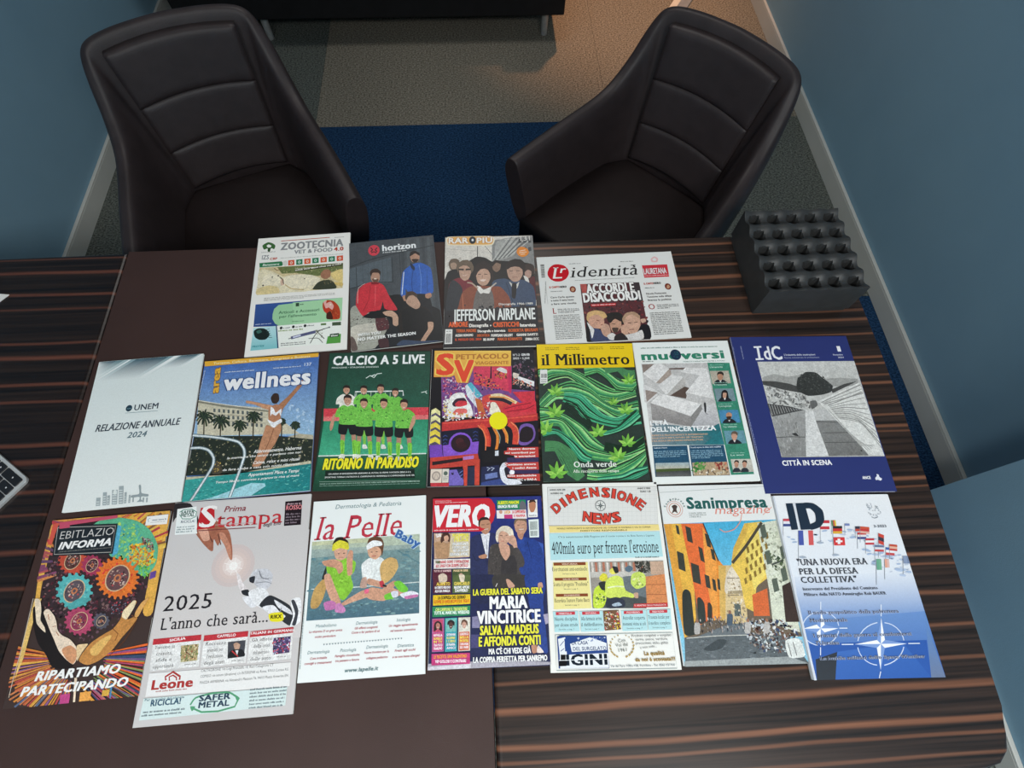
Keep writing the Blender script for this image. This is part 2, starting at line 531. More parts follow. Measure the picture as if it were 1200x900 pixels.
def draw_cover(script, w, h, zc, mat, cover):
    """script: one print command per line, coordinates in tenths of a millimetre from the top left corner"""
    U = 1e-4

    def pt(x, y):
        return (-w / 2 + x * U, h / 2 - y * U)

    def pairs(t):
        v = [float(q) for q in t]
        return [pt(v[i], v[i + 1]) for i in range(0, len(v) - 1, 2)]

    def clampp(p):
        return (min(max(p[0], -w / 2 + 3e-4), w / 2 - 3e-4), min(max(p[1], -h / 2 + 3e-4), h / 2 - 3e-4))
    ink, name, z = Ink(), 'cover_art', zc + 1e-5
    parts = []
    rnd = random.Random(7)
    for ln in script.strip().split('\n'):
        op, rest = ln[0], ln[1:].strip()
        if op == '*':
            if ink.f:
                parts.append((name, ink))
            ink, name = Ink(), rest
            continue
        z += STEP
        t = rest.split(' ')
        if op in 'PQ':
            p = pairs(t[1:])
            if op == 'Q':
                p = [clampp(q) for q in smooth_line(p, True)]
            ink.face(p, lin(t[0]), z)
        elif op == 'G':
            c0, c1 = lin(t[0]), lin(t[1])
            p = pairs(t[2:])
            # gradient runs from the mean of the first edge to the mean of the far points
            a = ((p[0][0] + p[1][0]) / 2, (p[0][1] + p[1][1]) / 2)
            rest_p = p[2:]
            b = (sum(q[0] for q in rest_p) / len(rest_p), sum(q[1] for q in rest_p) / len(rest_p))
            d = (b[0] - a[0], b[1] - a[1])
            L2 = d[0] ** 2 + d[1] ** 2
            cs = []
            for q in p:
                s = min(1, max(0, ((q[0] - a[0]) * d[0] + (q[1] - a[1]) * d[1]) / L2))
                cs.append([c0[k] * (1 - s) + c1[k] * s for k in range(3)])
            ink.face(p, cs, z)
        elif op == 'E':
            cx, cy = pt(float(t[1]), float(t[2]))
            rx, ry = float(t[3]) * U, float(t[4]) * U
            ink.face([clampp((cx + math.cos(i / 20 * 2 * PI) * rx, cy + math.sin(i / 20 * 2 * PI) * ry)) for i in range(20)], lin(t[0]), z)
        elif op == 'L':
            hw = float(t[1]) * U / 2
            p = pairs(t[2:])
            turn = 0.0
            for i in range(1, len(p) - 1):
                a1 = math.atan2(p[i][1] - p[i - 1][1], p[i][0] - p[i - 1][0])
                a2 = math.atan2(p[i + 1][1] - p[i][1], p[i + 1][0] - p[i][0])
                turn = max(turn, abs((a2 - a1 + PI) % (2 * PI) - PI))
            if len(p) > 2 and turn < 1.0:
                p = smooth_line(p, False, 4)
            q = []
            for i in range(len(p)):
                a, b = p[max(0, i - 1)], p[min(len(p) - 1, i + 1)]
                dx, dy = b[0] - a[0], b[1] - a[1]
                l = math.hypot(dx, dy) or 1
                q.append(((p[i][0] - dy / l * hw, p[i][1] + dx / l * hw), (p[i][0] + dy / l * hw, p[i][1] - dx / l * hw)))
            c = lin(t[0])
            for i in range(len(q) - 1):
                ink.face([clampp(s) for s in (q[i][0], q[i][1], q[i + 1][1], q[i + 1][0])], c, z)
        elif op == 'S':
            cols = [lin(c) for c in t[0].split(',')]
            n, s0, s1, fl = int(int(t[1]) * 2.6), float(t[2]) * U * 0.5, float(t[3]) * U * 0.62, float(t[4])
            rnd = random.Random(int(t[5]))
            poly = pairs(t[6:])
            xs, ys = [q[0] for q in poly], [q[1] for q in poly]
            k = tries = 0
            while k < n and tries < n * 8:
                tries += 1
                x, y = rnd.uniform(min(xs), max(xs)), rnd.uniform(min(ys), max(ys))
                if not inside(x, y, poly):
                    continue
                k += 1
                r = rnd.uniform(s0, s1) / 2
                e = rnd.uniform(0.35, 0.8)
                if fl == 1:
                    an = rnd.uniform(0, PI)
                else:
                    an = 0 if fl < 1 else PI / 2
                    an += rnd.uniform(-.2, .2)
                    e = min(fl, 1 / fl)
                m = 6
                ps = []
                for i in range(m):
                    a2 = i / m * 2 * PI
                    rr = r * rnd.uniform(0.75, 1.15)
                    u, v = math.cos(a2) * rr, math.sin(a2) * rr * e
                    ps.append(clampp((x + u * math.cos(an) - v * math.sin(an), y + u * math.sin(an) + v * math.cos(an))))
                ink.face(ps, cols[k % len(cols)], z + (k % 7) * STEP / 2)
            z += 3.5 * STEP
        elif op == 'W':
            xh, n, gap = float(t[1]) * U, int(t[2]), float(t[3]) * U
            (ax, ay), (bx, by) = pairs(t[4:8])
            c = lin(t[0])
            L_ = math.hypot(bx - ax, by - ay)
            ux, uy = (bx - ax) / L_, (by - ay) / L_
            if abs(uy) < 0.06:
                ux, uy = 1, 0
            for row in range(n):
                ox, oy = ax + uy * row * gap, ay - ux * row * gap
                s, end = 0.0, L_ * (rnd.uniform(.55, .95) if row == n - 1 and n > 2 else 1)
                word = rnd.randint(2, 9)
                while s < end:
                    if word == 0:
                        s += xh * .7
                        word = rnd.randint(2, 9)
                        continue
                    word -= 1
                    lw, lh = xh * rnd.choice((.35, .6, .6, .75)), xh * rnd.choice((1, 1, 1, 1.4))
                    p = [(ox + ux * s, oy + uy * s), (ox + ux * (s + lw), oy + uy * (s + lw))]
                    p += [(p[1][0] - uy * lh, p[1][1] + ux * lh), (p[0][0] - uy * lh, p[0][1] + ux * lh)]
                    ink.face([clampp(q) for q in p], c, z)
                    s += lw + xh * .22
        elif op == 'B':
            v = int(t[1])
            q = pairs(t[2:])
            c = lin(t[0])
            s = 0.0
            while s < 0.97:
                e = min(1, s + rnd.choice((.02, .035, .05)))
                if v:
                    a, b, cc, d = q[0], q[1], q[2], q[3]
                    f = lambda m0, m1, r: (m0[0] + (m1[0] - m0[0]) * r, m0[1] + (m1[1] - m0[1]) * r)
                    ink.face([f(a, d, s), f(b, cc, s), f(b, cc, e), f(a, d, e)], c, z)
                else:
                    f = lambda m0, m1, r: (m0[0] + (m1[0] - m0[0]) * r, m0[1] + (m1[1] - m0[1]) * r)
                    ink.face([f(q[0], q[1], s), f(q[0], q[1], e), f(q[3], q[2], e), f(q[3], q[2], s)], c, z)
                s = e + rnd.choice((.02, .03, .045))
        elif op == 'T':
            c, style, oc = lin(t[0]), t[1], t[2]
            x0, y0, width, hh, ang = float(t[3]), float(t[4]), float(t[5]) * U, float(t[6]) * U, math.radians(-float(t[7]))
            txt = ' '.join(t[8:])
            ch = cap_height()
            sy = hh / ch
            vs, fs = glyphs(txt, style, 0.0, 1)
            if not vs:
                continue
            xa, xb = min(q[0] for q in vs), max(q[0] for q in vs)
            sx = width / (xb - xa)
            ratio = sx / sy
            O = pt(x0, y0)
            ca, sa = math.cos(ang), math.sin(ang)
            for extra, cc in (((0.04, lin(oc)),) if oc != '-' else ()) + ((0.0, c),):
                vs, fs = glyphs(txt, style, extra, ratio)
                mid = (min(q[0] for q in vs) + max(q[0] for q in vs)) / 2
                k = len(ink.v)
                for (u, v, n_) in vs:
                    u, v = (u - mid) * sx + width / 2, v * sy
                    X, Y = clampp((O[0] + u * ca - v * sa, O[1] + u * sa + v * ca))
                    ink.v.append((X, Y, z + n_ * 2e-6))
                    ink.c.append(cc)
                ink.f += [tuple(k + i for i in f) for f in fs]
                z += 1.2e-5
    if ink.f:
        parts.append((name, ink))
    for n_, i_ in merge(parts):
        i_.build(n_, M_PHOTO if n_ in PHOTO_PARTS and len(i_.f) > 12 else mat, cover)


def merge(parts):
    out = {}
    for n, i in parts:
        if n in out:
            b = out[n]
            k = len(b.v)
            b.v += i.v
            b.c += i.c
            b.f += [tuple(k + q for q in f) for f in i.f]
        else:
            out[n] = i
    return list(out.items())


def pages_bm(w, h, t, kind, seed):
    r = random.Random(seed)
    b = bmesh.new()
    n = 5 if kind == 'gloss' else 4
    lo, hi = (0.0004, t - 0.00045) if kind == 'gloss' else (0.0, t - 0.0004)
    for k in range(n):
        z0, z1 = lo + (hi - lo) * k / n, lo + (hi - lo) * (k + .9) / n
        d = 0.0006 + r.uniform(0, 0.0009) if kind == 'gloss' else r.uniform(-.0008, .0012)
        box_bm(-w / 2 + .0006, w / 2 - d, -h / 2 + d * .8, h / 2 - .0006 - r.uniform(0, .0006), z0, z1, bm=b)
    return b


def cover_bm(w, h, t, kind):
    """magazine: wrap-round card cover with a rounded spine; newspaper: folded outer sheet"""
    th = 0.00035
    prof = []
    R = t / 2
    outer = [(w / 2, 0.0)] + [(-w / 2 + R * .7 - R * .7 * math.sin(a), R - R * math.cos(a)) for a in [i * PI / 8 for i in range(9)]] + [(w / 2, t)]
    inner = [(w / 2, t - th)] + [(-w / 2 + R * .7 - (R * .7 - th) * math.sin(a), R - (R - th) * math.cos(a)) for a in [PI - i * PI / 8 for i in range(9)]] + [(w / 2, th)]
    prof = outer + inner
    b = bmesh.new()
    n = len(prof)
    f0 = [b.verts.new((x, -h / 2, z)) for x, z in prof]
    f1 = [b.verts.new((x, h / 2, z)) for x, z in prof]
    for i in range(n):
        b.faces.new((f0[i], f0[(i + 1) % n], f1[(i + 1) % n], f1[i]))
    b.faces.new(f0[::-1])
    b.faces.new(f1)
    bmesh.ops.recalc_face_normals(b, faces=b.faces)
    return b


BASEMATS = {}


def base_mat(c, kind):
    if (c, kind) not in BASEMATS:
        BASEMATS[(c, kind)] = new_mat('cover_stock', c, 0.5 if kind == 'gloss' else 0.85, 0, 0.35 if kind == 'gloss' else 0.15)
    return BASEMATS[(c, kind)]


def publication(key, name, label, cat, pose, base, kind, dz=0.0, rx=0.0, ry=0.0):
    cx, cy, a, w, h, t = pose
    w, h = w - 0.0012, h - 0.0010
    root = empty(name, (cx, cy, ZT + 0.0001 + dz), a)
    root.rotation_euler = (rx, ry, a)
    tag(root, label, cat, 'magazines and newspapers laid out in three rows on the table')
    cov = from_bm('cover' if kind == 'gloss' else 'front_sheet', cover_bm(w, h, t, kind), base_mat(base, kind), root)
    from_bm('pages', pages_bm(w, h, t, kind, len(key) * 7 + int(w * 1e5)), M_PAGES, root)
    s = (w + 0.0012) / 1
    draw_cover(ART[key], w, h, t, M_GLOSS if kind == 'gloss' else M_PAPER, cov)
    return root

ART = {}
ART['zoo'] = '''
*masthead
L b8502f 20 523 114 1067 109 1618 104
L 9a9a95 12 1726 118 1942 117
T 8d8f90 x - 526 371 1405 191.3 0 ZOOTECNIA
T 8d8f90 x - 841 507 854 98.9 0 VET & FOOD
T b8432f x - 1723 503 220 99.8 0 4.0
Q 3f6b3a 114 211 178 149 245 123 335 162 404 235 384 332 319 300 285 381 229 301 159 326
Q f2f0ea 208 219 254 187 313 228 303 271 241 275
E 2c4a28 272 349 31 54
W 8a8a85 15 1 35 109 415 419 424
T 8a8d90 b - 134 608 153 115.2 0 IZS
T c04a38 x - 314 634 164 57.6 0 CBP
W 9a9a94 12 1 28 545 610 1938 602
*topic_badges
P 2f7a4d 92 701 578 692 626 774 596 823 107 823
T e8f2e8 bi - 169 791 362 61.3 0 Benessere
Q dddad2 604 716 660 681 707 711 713 799 664 829 613 790
P d9583a 722 682 859 677 869 821 732 826
E f0d8c8 796 754 31 39
E d9583a 796 754 14 18
P 2f7d58 899 678 1037 672 1046 817 909 822
E cfe6d8 973 749 31 39
E 2f7d58 973 749 14 18
P e0623c 1077 673 1215 667 1223 812 1086 818
E f0d8c8 1150 745 31 40
E e0623c 1150 745 14 18
P 2f7d58 1255 668 1394 662 1402 808 1263 813
E cfe6d8 1329 740 32 40
E 2f7d58 1329 740 14 18
P de6440 1435 663 1574 658 1581 803 1442 809
E f0d8c8 1508 736 32 40
E de6440 1508 736 14 18
P 2f7d58 1615 658 1755 653 1760 799 1621 804
E cfe6d8 1688 731 32 40
E 2f7d58 1688 731 14 18
P d9583a 1795 654 1936 648 1941 794 1801 800
E f0d8c8 1868 726 32 40
E d9583a 1868 726 14 18
*cover_photo
P d9c79a 108 831 1943 863 1953 1539 115 1561
P 6f7a48 495 849 1943 863 1948 1029 1404 1173 918 1044 612 1038
S 59663a,7f8a52,9aa06a,4e5a38,c9bb90 60 19 62 1 1 530 852 1929 879 1923 1027 1402 1130 645 1020
Q eadfbe 105 1285 96 992 177 880 333 928 510 1029 670 1128 921 1087 1265 1131 1460 1263 1416 1406 1286 1518 1121 1565 652 1542 122 1533
Q f2e8cc 227 1067 381 1017 514 1072 624 1187 684 1318 638 1368 469 1340 288 1364 200 1315 205 1191
Q e3cf98 110 1409 334 1327 539 1387 598 1496 553 1553 124 1553
Q d9b8a0 622 1166 697 1256 686 1339 620 1353 595 1247
L 4e3a2c 19 568 1119 642 1201 668 1316
E 3a2c24 409 1113 17 17
E 3a2c24 535 1086 17 21
E 3a2c24 228 1321 20 21
Q f0e6ca 671 1136 955 1090 1265 1139 1459 1250 1381 1382 1114 1461 881 1481 708 1403
E 4a3a30 1113 1219 14 17
L c9b07a 23 703 1340 845 1457 1117 1511
L 8a6a4a 23 430 873 503 943 602 909
Q a8765a 1463 1114 1534 1014 1638 1019 1687 1113 1664 1226 1563 1272 1474 1209
Q 3a4030 1318 1480 1413 1343 1547 1292 1702 1314 1799 1441 1796 1545 1338 1531
S 5a4a38,8a7a52,2f3a30,b09a6a 22 19 46 1 2 1510 1246 1683 1270 1774 1418 1552 1418
Q e8cf88 1678 1134 1813 1051 1938 1049 1948 1392 1858 1362 1734 1266
Q d8bb70 1773 1376 1949 1404 1948 1488 1810 1450
P 3f4226 885 956 1929 862 1938 932 892 1012
W f5f2e6 26 1 61 898 991 1919 896
W efece0 12 1 27 894 935 1393 945
*small_print
W a9a9a4 14 3 32 283 1669 1792 1607
*advert_panel
G 3a5a9a 2f4a86 116 1806 1961 1795 1955 2465 127 2367
P 9fd0a2 499 2087 520 1952 611 1861 1961 1795 1954 2426 653 2389 568 2327 503 2205
P a9d8aa 905 1829 1961 1795 1954 2426 943 2384
T 3f6f50 b - 624 2094 853 72.0 0 Articoli e Accessori
T 3f6f50 b - 645 2196 778 63.5 0 per l'allevamento
W 5c8a68 19 1 44 923 2324 1167 2321
P 35503c 966 1847 1038 1846 1044 1934 972 1935
W 3c5a44 25 1 58 1059 1904 1115 1901
Q b8452c 1547 1890 1638 1830 1774 1871 1880 2003 1925 2167 1914 2324 1792 2339 1659 2311 1625 2158 1577 2113 1546 2011
Q e8b0a8 1560 1879 1622 1837 1615 1917 1707 1877 1779 1993 1749 2090 1673 2023 1614 2045
Q c8402f 1581 2054 1674 2043 1668 2142 1602 2147
Q 4a2a22 1636 2179 1717 2127 1775 2322 1642 2309
E e8e0c8 1710 1954 20 20
S 8a3a20,c86a3a,5a2a1a 20 22 52 1 3 1716 2087 1882 2083 1913 2312 1775 2322
W c8d0e8 16 1 37 161 2325 493 2320
G bfe4e8 7fc3c8 130 2398 595 2387 672 2932 119 2940
P 2a4468 589 2387 621 2386 703 2928 665 2931
Q 1d2a28 144 2475 224 2415 352 2428 445 2506 480 2603 409 2697 282 2696 181 2622
Q 3f6a60 198 2481 275 2451 312 2511 236 2541
L 33504c 11 387 2462 466 2447
L 33504c 11 404 2509 483 2502
L 33504c 11 421 2556 501 2557
L 33504c 11 438 2603 518 2611
L 33504c 11 455 2650 536 2665
T 2a8a90 x - 152 2867 240 37.5 0 PROTEX
P f3f6ee 614 2385 1965 2380 1963 2924 690 2926
E 2c3030 706 2448 29 35
W 6a6e6c 21 1 50 746 2467 885 2466
E 2c3030 957 2443 29 35
W 6a6e6c 21 1 50 997 2463 1136 2461
E 2c3030 1200 2439 30 35
W 6a6e6c 21 1 50 1240 2458 1380 2457
P 5f7f4a 1525 2414 1637 2414 1639 2461 1527 2461
P 4a5a44 1761 2407 1946 2409 1949 2495 1765 2492
W 8aa060 29 1 68 649 2534 1173 2533
L 5a5e80 70 928 2713 1155 2661 1427 2605
L d8dcf0 35 965 2702 1123 2665
L 55595c 18 872 2730 941 2711
L 55595c 18 1427 2605 1700 2525
E 4a4e50 1707 2525 17 19
L 4a4e46 17 1329 2878 1386 2752 1476 2610 1603 2546
L 4a4e46 14 1290 2761 1484 2770 1586 2885
L 66685c 18 1425 2566 1529 2691 1614 2794
S 6a6a58,8a8a70 16 18 43 1 4 1409 2565 1571 2562 1581 2772 1452 2778
P 5aa04a 1683 2745 1956 2704 1953 2923 1659 2923
P 26402c 1727 2692 1916 2685 1912 2768 1724 2775
T f4f8f0 x - 1749 2755 150 46.2 0 alcor
W 55595a 18 2 43 728 2842 1231 2841
'''
ART['hor'] = '''
*cover_photo
P 4a5055 4 4 1926 4 1926 2838 4 2838
P 42484d 1177 47 1242 47 1200 2012 1127 2016
P 545b60 1295 46 1360 46 1315 2022 1242 2026
P 42484d 1413 45 1478 45 1431 2031 1357 2035
P 545b60 1531 44 1597 44 1546 2040 1473 2044
P 42484d 1649 43 1715 43 1662 2050 1588 2054
P 545b60 1768 42 1834 42 1778 2059 1704 2063
P 42484d 1887 41 1926 41 1894 2068 1820 2072
L 2f3438 21 4 676 581 498 1926 294
L 363c40 15 1139 21 1122 870 1146 1375
P 59636a 5 716 947 508 942 1194 4 1252
L 3a4044 18 152 697 156 1217
L 3a4044 29 950 508 941 1202
L 2c3034 20 4 1260 440 1170 942 1194
L 4c565c 11 293 657 295 1142
L 4c565c 11 420 635 418 1159
L 4c565c 11 546 613 542 1176
L 4c565c 11 737 579 727 1202
L 4c565c 11 833 562 820 1215
P 23262a 739 1506 1286 1658 1903 2113 1926 2838 4 2838 4 2019 424 1901
Q 1c1e20 828 1593 1106 1558 1762 1947 1926 2118 1919 2753 1282 2831 809 2100
Q a8a89c 4 1840 126 1713 244 1875 721 2051 803 2276 705 2506 491 2815 115 2826 6 2810
S 8a8a80,6a6a62,c4c2b6,504a48 50 26 86 1 5 11 1841 719 2087 680 2363 116 2759 12 2744
Q cfcabc 9 2265 269 2199 596 2211 680 2363 501 2441 207 2433 115 2793 18 2745
Q 6a5a54 8 2472 89 2553 144 2797 17 2805
Q 5a3438 540 2061 778 2131 799 2381 561 2398
Q 4a3034 569 2623 761 2617 783 2825 607 2832
S 30302e,8a3a40,b8b4a8 24 16 46 1 6 391 2039 808 2135 799 2381 414 2359
Q d23440 127 1640 166 1350 316 1183 487 1138 641 1183 746 1281 858 1597 1003 1930 816 1921 727 1854 702 1686 635 1895 424 1901 272 2004 141 1752
L a82430 14 453 1278 400 1606 274 1879
L e85a60 17 561 1255 533 1771
L e8c0b8 10 163 1664 186 1278 332 1166
Q b98f78 483 899 571 872 657 942 659 1078 601 1169 517 1154 467 1051
Q 3a2c26 446 894 495 803 605 791 684 880 674 984 639 913 514 895 475 975
Q 6a4a3c 489 1062 567 1050 634 1090 601 1166 527 1151
P e8d8c8 529 1044 598 1054 584 1083 541 1077
P 8a2028 465 1135 632 1166 630 1227 470 1197
Q 15171a 272 2004 575 1894 906 1934 1023 2041 809 2100 420 2079
Q caa48c 693 1957 876 1937 997 2073 1018 2272 964 2342 892 2289 884 2110 751 2048
Q 2f62b8 1164 993 1299 835 1430 762 1591 756 1788 922 1817 1278 1795 1580 1660 1629 1537 1600 1292 1554 1212 1422 1196 1615 1091 1556
L 214a90 18 1427 813 1357 1214 1354 1555
L 5a86d0 18 1541 789 1565 1165 1526 1580
L d8e0ea 18 1197 959 1121 1560
L 24508f 14 1706 951 1680 1564
Q 20304a 1353 723 1441 855 1426 951 1361 863
Q b88c74 1363 524 1448 454 1558 510 1567 632 1513 717 1417 720 1367 633
Q 2a2220 1346 542 1385 425 1483 406 1576 484 1565 551 1479 479 1395 528
Q 3a2a24 1389 636 1470 631 1549 658 1497 723 1426 722
Q 202226 1352 1585 1690 1640 1751 2091 1620 2217 1466 1758
Q b88a70 1630 1613 1741 1591 1756 1687 1684 1733 1624 1698
Q b88a70 1129 1598 1197 1589 1216 1703 1159 1732
Q 26201e 1019 2130 1087 1960 1244 1873 1458 1885 1665 2006 1745 2378 1608 2393 1466 2721 1401 2814 1111 2703 1009 2341
Q 191a1c 1085 1996 1272 1914 1515 1948 1690 2083 1733 2340 1578 2389 1469 2687 1142 2673
Q c09a84 1194 1645 1290 1584 1411 1638 1498 1836 1470 1942 1392 1967 1274 1877 1203 1775
Q 4a382e 1183 1625 1238 1509 1357 1499 1445 1587 1439 1680 1351 1600 1257 1624 1206 1721
Q c39c84 1627 2332 1739 2348 1720 2515 1587 2704 1495 2835 1415 2823 1532 2627 1616 2500
Q 3c4a62 944 2808 1082 2699 1404 2763 1759 2799 1846 2832 1340 2838
*masthead
E d84050 558 273 129 153
L 3a2a2c 29 486 189 530 252 484 303
L 3a2a2c 29 633 209 587 260 630 323
L 3a2a2c 25 496 337 557 313 617 354
T f2f4f4 x - 746 317 763 164.7 0 horizon
W dfe2e2 22 1 51 750 380 1274 378
*headline
T f4f4f2 x - 148 2483 476 62.4 0 WITH YOU
T f4f4f2 x - 147 2598 1207 68.8 0 NO MATTER THE SEASON
W c8c4c0 14 1 33 218 2660 553 2676
'''
ART['rar'] = '''
*cover_photo
P dcd6cc 11 32 2020 13 2002 1935 11 2024
P 8a8a88 1081 134 2020 13 2020 948 1066 774
Q a8a8a4 1178 176 1607 58 1588 545 1164 697
L c2c2bc 21 1067 734 1476 36
L 5f6060 21 1119 716 1535 49
L c2c2bc 21 1171 697 1594 62
L 5f6060 21 1222 678 1653 75
L c2c2bc 21 1274 659 1711 88
L 5f6060 22 1326 640 1770 101
L c2c2bc 22 1378 621 1829 114
L 5f6060 22 1431 602 1888 127
L c2c2bc 22 1483 583 1947 140
P 4c4e50 1688 100 1754 93 1755 216 1689 223
P 4c4e50 1800 102 1866 94 1867 217 1801 225
P 4c4e50 1912 103 1979 95 1979 219 1913 226
P 4c4e50 1678 345 1743 338 1745 459 1679 466
P 4c4e50 1789 346 1855 339 1855 461 1790 468
P 4c4e50 1900 348 1966 341 1967 462 1901 469
L 3a3a3a 18 745 292 740 650
L b8b2a8 11 115 363 721 432
L 4a4a48 11 916 294 1072 537
S c8c0b4,b0a89c 18 28 71 1 7 38 638 623 589 622 766 40 833
Q 1c1a1a 575 687 719 591 910 621 1067 734 1260 718 1837 787 2020 948 1970 1934 11 2024 4 1215 212 952
Q 6a5a4c 92 764 148 648 259 634 331 702 322 877 244 945 134 931
Q a88c78 133 777 212 739 275 799 250 914 156 912
Q 1a1a1c 28 1215 88 988 275 934 430 1224 306 2033 23 2025
Q 8a6e5c 1066 782 1163 736 1258 785 1240 953 1155 1028 1081 950
Q 241c1a 1050 781 1148 696 1266 738 1273 817 1162 768 1070 872
Q 3a2c28 1801 865 1917 808 2010 889 2008 1104 1822 1100
Q b89484 1786 1060 1860 984 1938 1032 1914 1179 1816 1223
Q e0dcd4 1756 1137 1811 1330 1875 1332 1849 1197
Q 5a2024 1879 1255 2010 1181 2020 1713 1947 1786
Q 7a2430 106 1330 306 1164 570 1227 647 1380 611 1897 125 1920
Q 2c3036 106 1367 213 1219 399 1449 367 2035 50 2025
Q c09a84 322 877 432 801 573 862 588 1036 540 1196 446 1243 353 1146
P 6c5c4c 268 857 306 752 401 684 512 670 606 742 652 864 651 961 594 1056 576 913 510 842 416 824 331 877 300 1031
P 2a2420 306 908 431 918 431 964 312 954
P 2a2420 469 918 589 913 588 959 475 965
L e0c4b4 14 400 1086 446 1110 500 1084
Q 3b4c66 1054 1313 1309 1205 1497 1266 1751 1253 1964 1448 1986 1935 1776 2075 1159 2057
L 2a384e 21 1368 1320 1478 1773 1529 2068
Q d8d4cc 1432 1291 1555 1401 1654 1296 1599 1477 1505 1475
Q 1a1a1e 1493 1361 1594 1356 1562 1701 1516 1745 1475 1680
Q bd9884 1397 936 1544 861 1719 903 1742 1098 1655 1270 1527 1294 1421 1169
P 261e1c 1364 955 1385 826 1452 725 1583 672 1712 690 1798 779 1815 905 1758 1106 1738 966 1670 902 1575 885 1478 906 1412 960
L 2a201e 14 1442 1007 1522 1009
L 2a201e 14 1602 1010 1682 1004
L 8a5a50 14 1500 1178 1611 1173
Q 8a4a34 322 1889 398 1561 553 1415 740 1382 1020 1407 1239 1431 1418 1698 1454 1993 1339 2207 322 2176
Q 6e6864 707 1531 863 1460 1049 1539 1068 2019 640 2042
S 4a4644,8a8480,5c5654 50 17 41 1 8 707 1568 1048 1577 1069 1982 671 2007
Q eae4dc 725 1382 802 1421 863 1497 973 1444 1036 1426 985 1594 861 1572 799 1600 732 1494
L b86a4a 20 398 1598 427 2036
L b8a08c 34 508 1294 616 1323 739 1457
L c0b4a8 34 1036 1426 1148 1316
Q c79f88 698 1000 841 906 1013 1006 1019 1198 943 1356 834 1384 735 1287
P 2a201e 656 1076 677 903 748 776 876 715 1003 773 1070 891 1097 1104 1086 1276 1035 1321 1015 1064 961 951 888 926 803 948 745 1020 706 1115 692 1275 661 1198
L 3a2a26 17 744 1078 813 1079
L 3a2a26 17 886 1081 958 1082
Q e8d0c4 792 1232 852 1218 924 1227 879 1272 817 1270
L a87a68 14 851 1099 837 1176
P 262428 11 2024 2008 1935 2020 2924 8 2923
S 1c1a1c,38343a,2c2a30 60 50 166 1 9 22 1881 1972 1897 2004 2899 19 2879
*masthead
Q f4e6c8 49 20 209 4 921 4 1100 32 1140 135 1095 256 916 286 210 260 67 242 31 121
Q e8b060 81 41 241 14 921 22 1083 60 1107 134 1072 231 917 254 210 236 89 211 56 122
T f6f0e4 x b8641c 82 201 455 154.0 0 RAR
T f6f0e4 x b8641c 724 201 363 146.6 0 PIÙ
E 20262e 631 120 78 109
E e8ecf0 634 116 26 37
W d8d4cc 19 1 45 1368 129 1572 115
T d8d4cc b - 1734 166 225 131.3 -3 131
Q e88a2c 1629 485 1660 385 1727 337 1808 347 1887 409 1909 510 1846 597 1753 627 1668 578
L f6ecd8 15 1696 458 1837 428
L f6ecd8 15 1687 506 1858 485
L f6ecd8 14 1718 555 1822 540
*headline
T eef0ec b - 211 2276 1748 280.8 0 JEFFERSON AIRPLANE
T ece8e0 b - 1188 1904 737 51.5 0 Discografia 1966-1989
*cover_lines
T e8622c x - 113 2424 409 119.7 0 ARBORE
T f2ece4 x - 546 2438 406 77.6 0 Discografia
E f2ece4 1001 2411 15 18
T e8622c x - 1052 2449 548 113.6 0 CRISTICCHI
T f2ece4 x - 1623 2457 335 78.3 0 Intervista
T d8642c x - 271 2558 423 69.8 0 TERRA MADRE
T f2ece4 x - 724 2569 584 56.1 0 Discografia e intervista
T d8642c x - 1372 2577 619 70.5 0 ROBERTA BRUSAFI
T f2ece4 x - 253 2661 374 55.4 0 ALESSIO BONOMO
T d8642c x - 711 2675 263 55.6 0 DISCOTECA
T f2ece4 x - 1007 2685 452 59.3 0 POMPEIANI GALLERY
T f2ece4 x - 1541 2682 445 56.1 0 GIANNI DAVITTI
T d8502c x - 254 2761 546 51.6 0 IL MEGLIO DEL 2024
T f2ece4 x - 841 2776 233 55.3 0 BE-BUMP
T d8642c x - 1140 2781 506 62.5 0 MARCO SCHIAVETTI
T f2ece4 x - 1718 2790 298 55.7 0 ZIBBA ECC.
*barcode
P ecebe6 45 2478 194 2483 189 2834 31 2835
B 2a2a2a 0 58 2589 176 2586 171 2806 48 2809
W 4a4a4a 19 1 45 69 2538 176 2541
'''
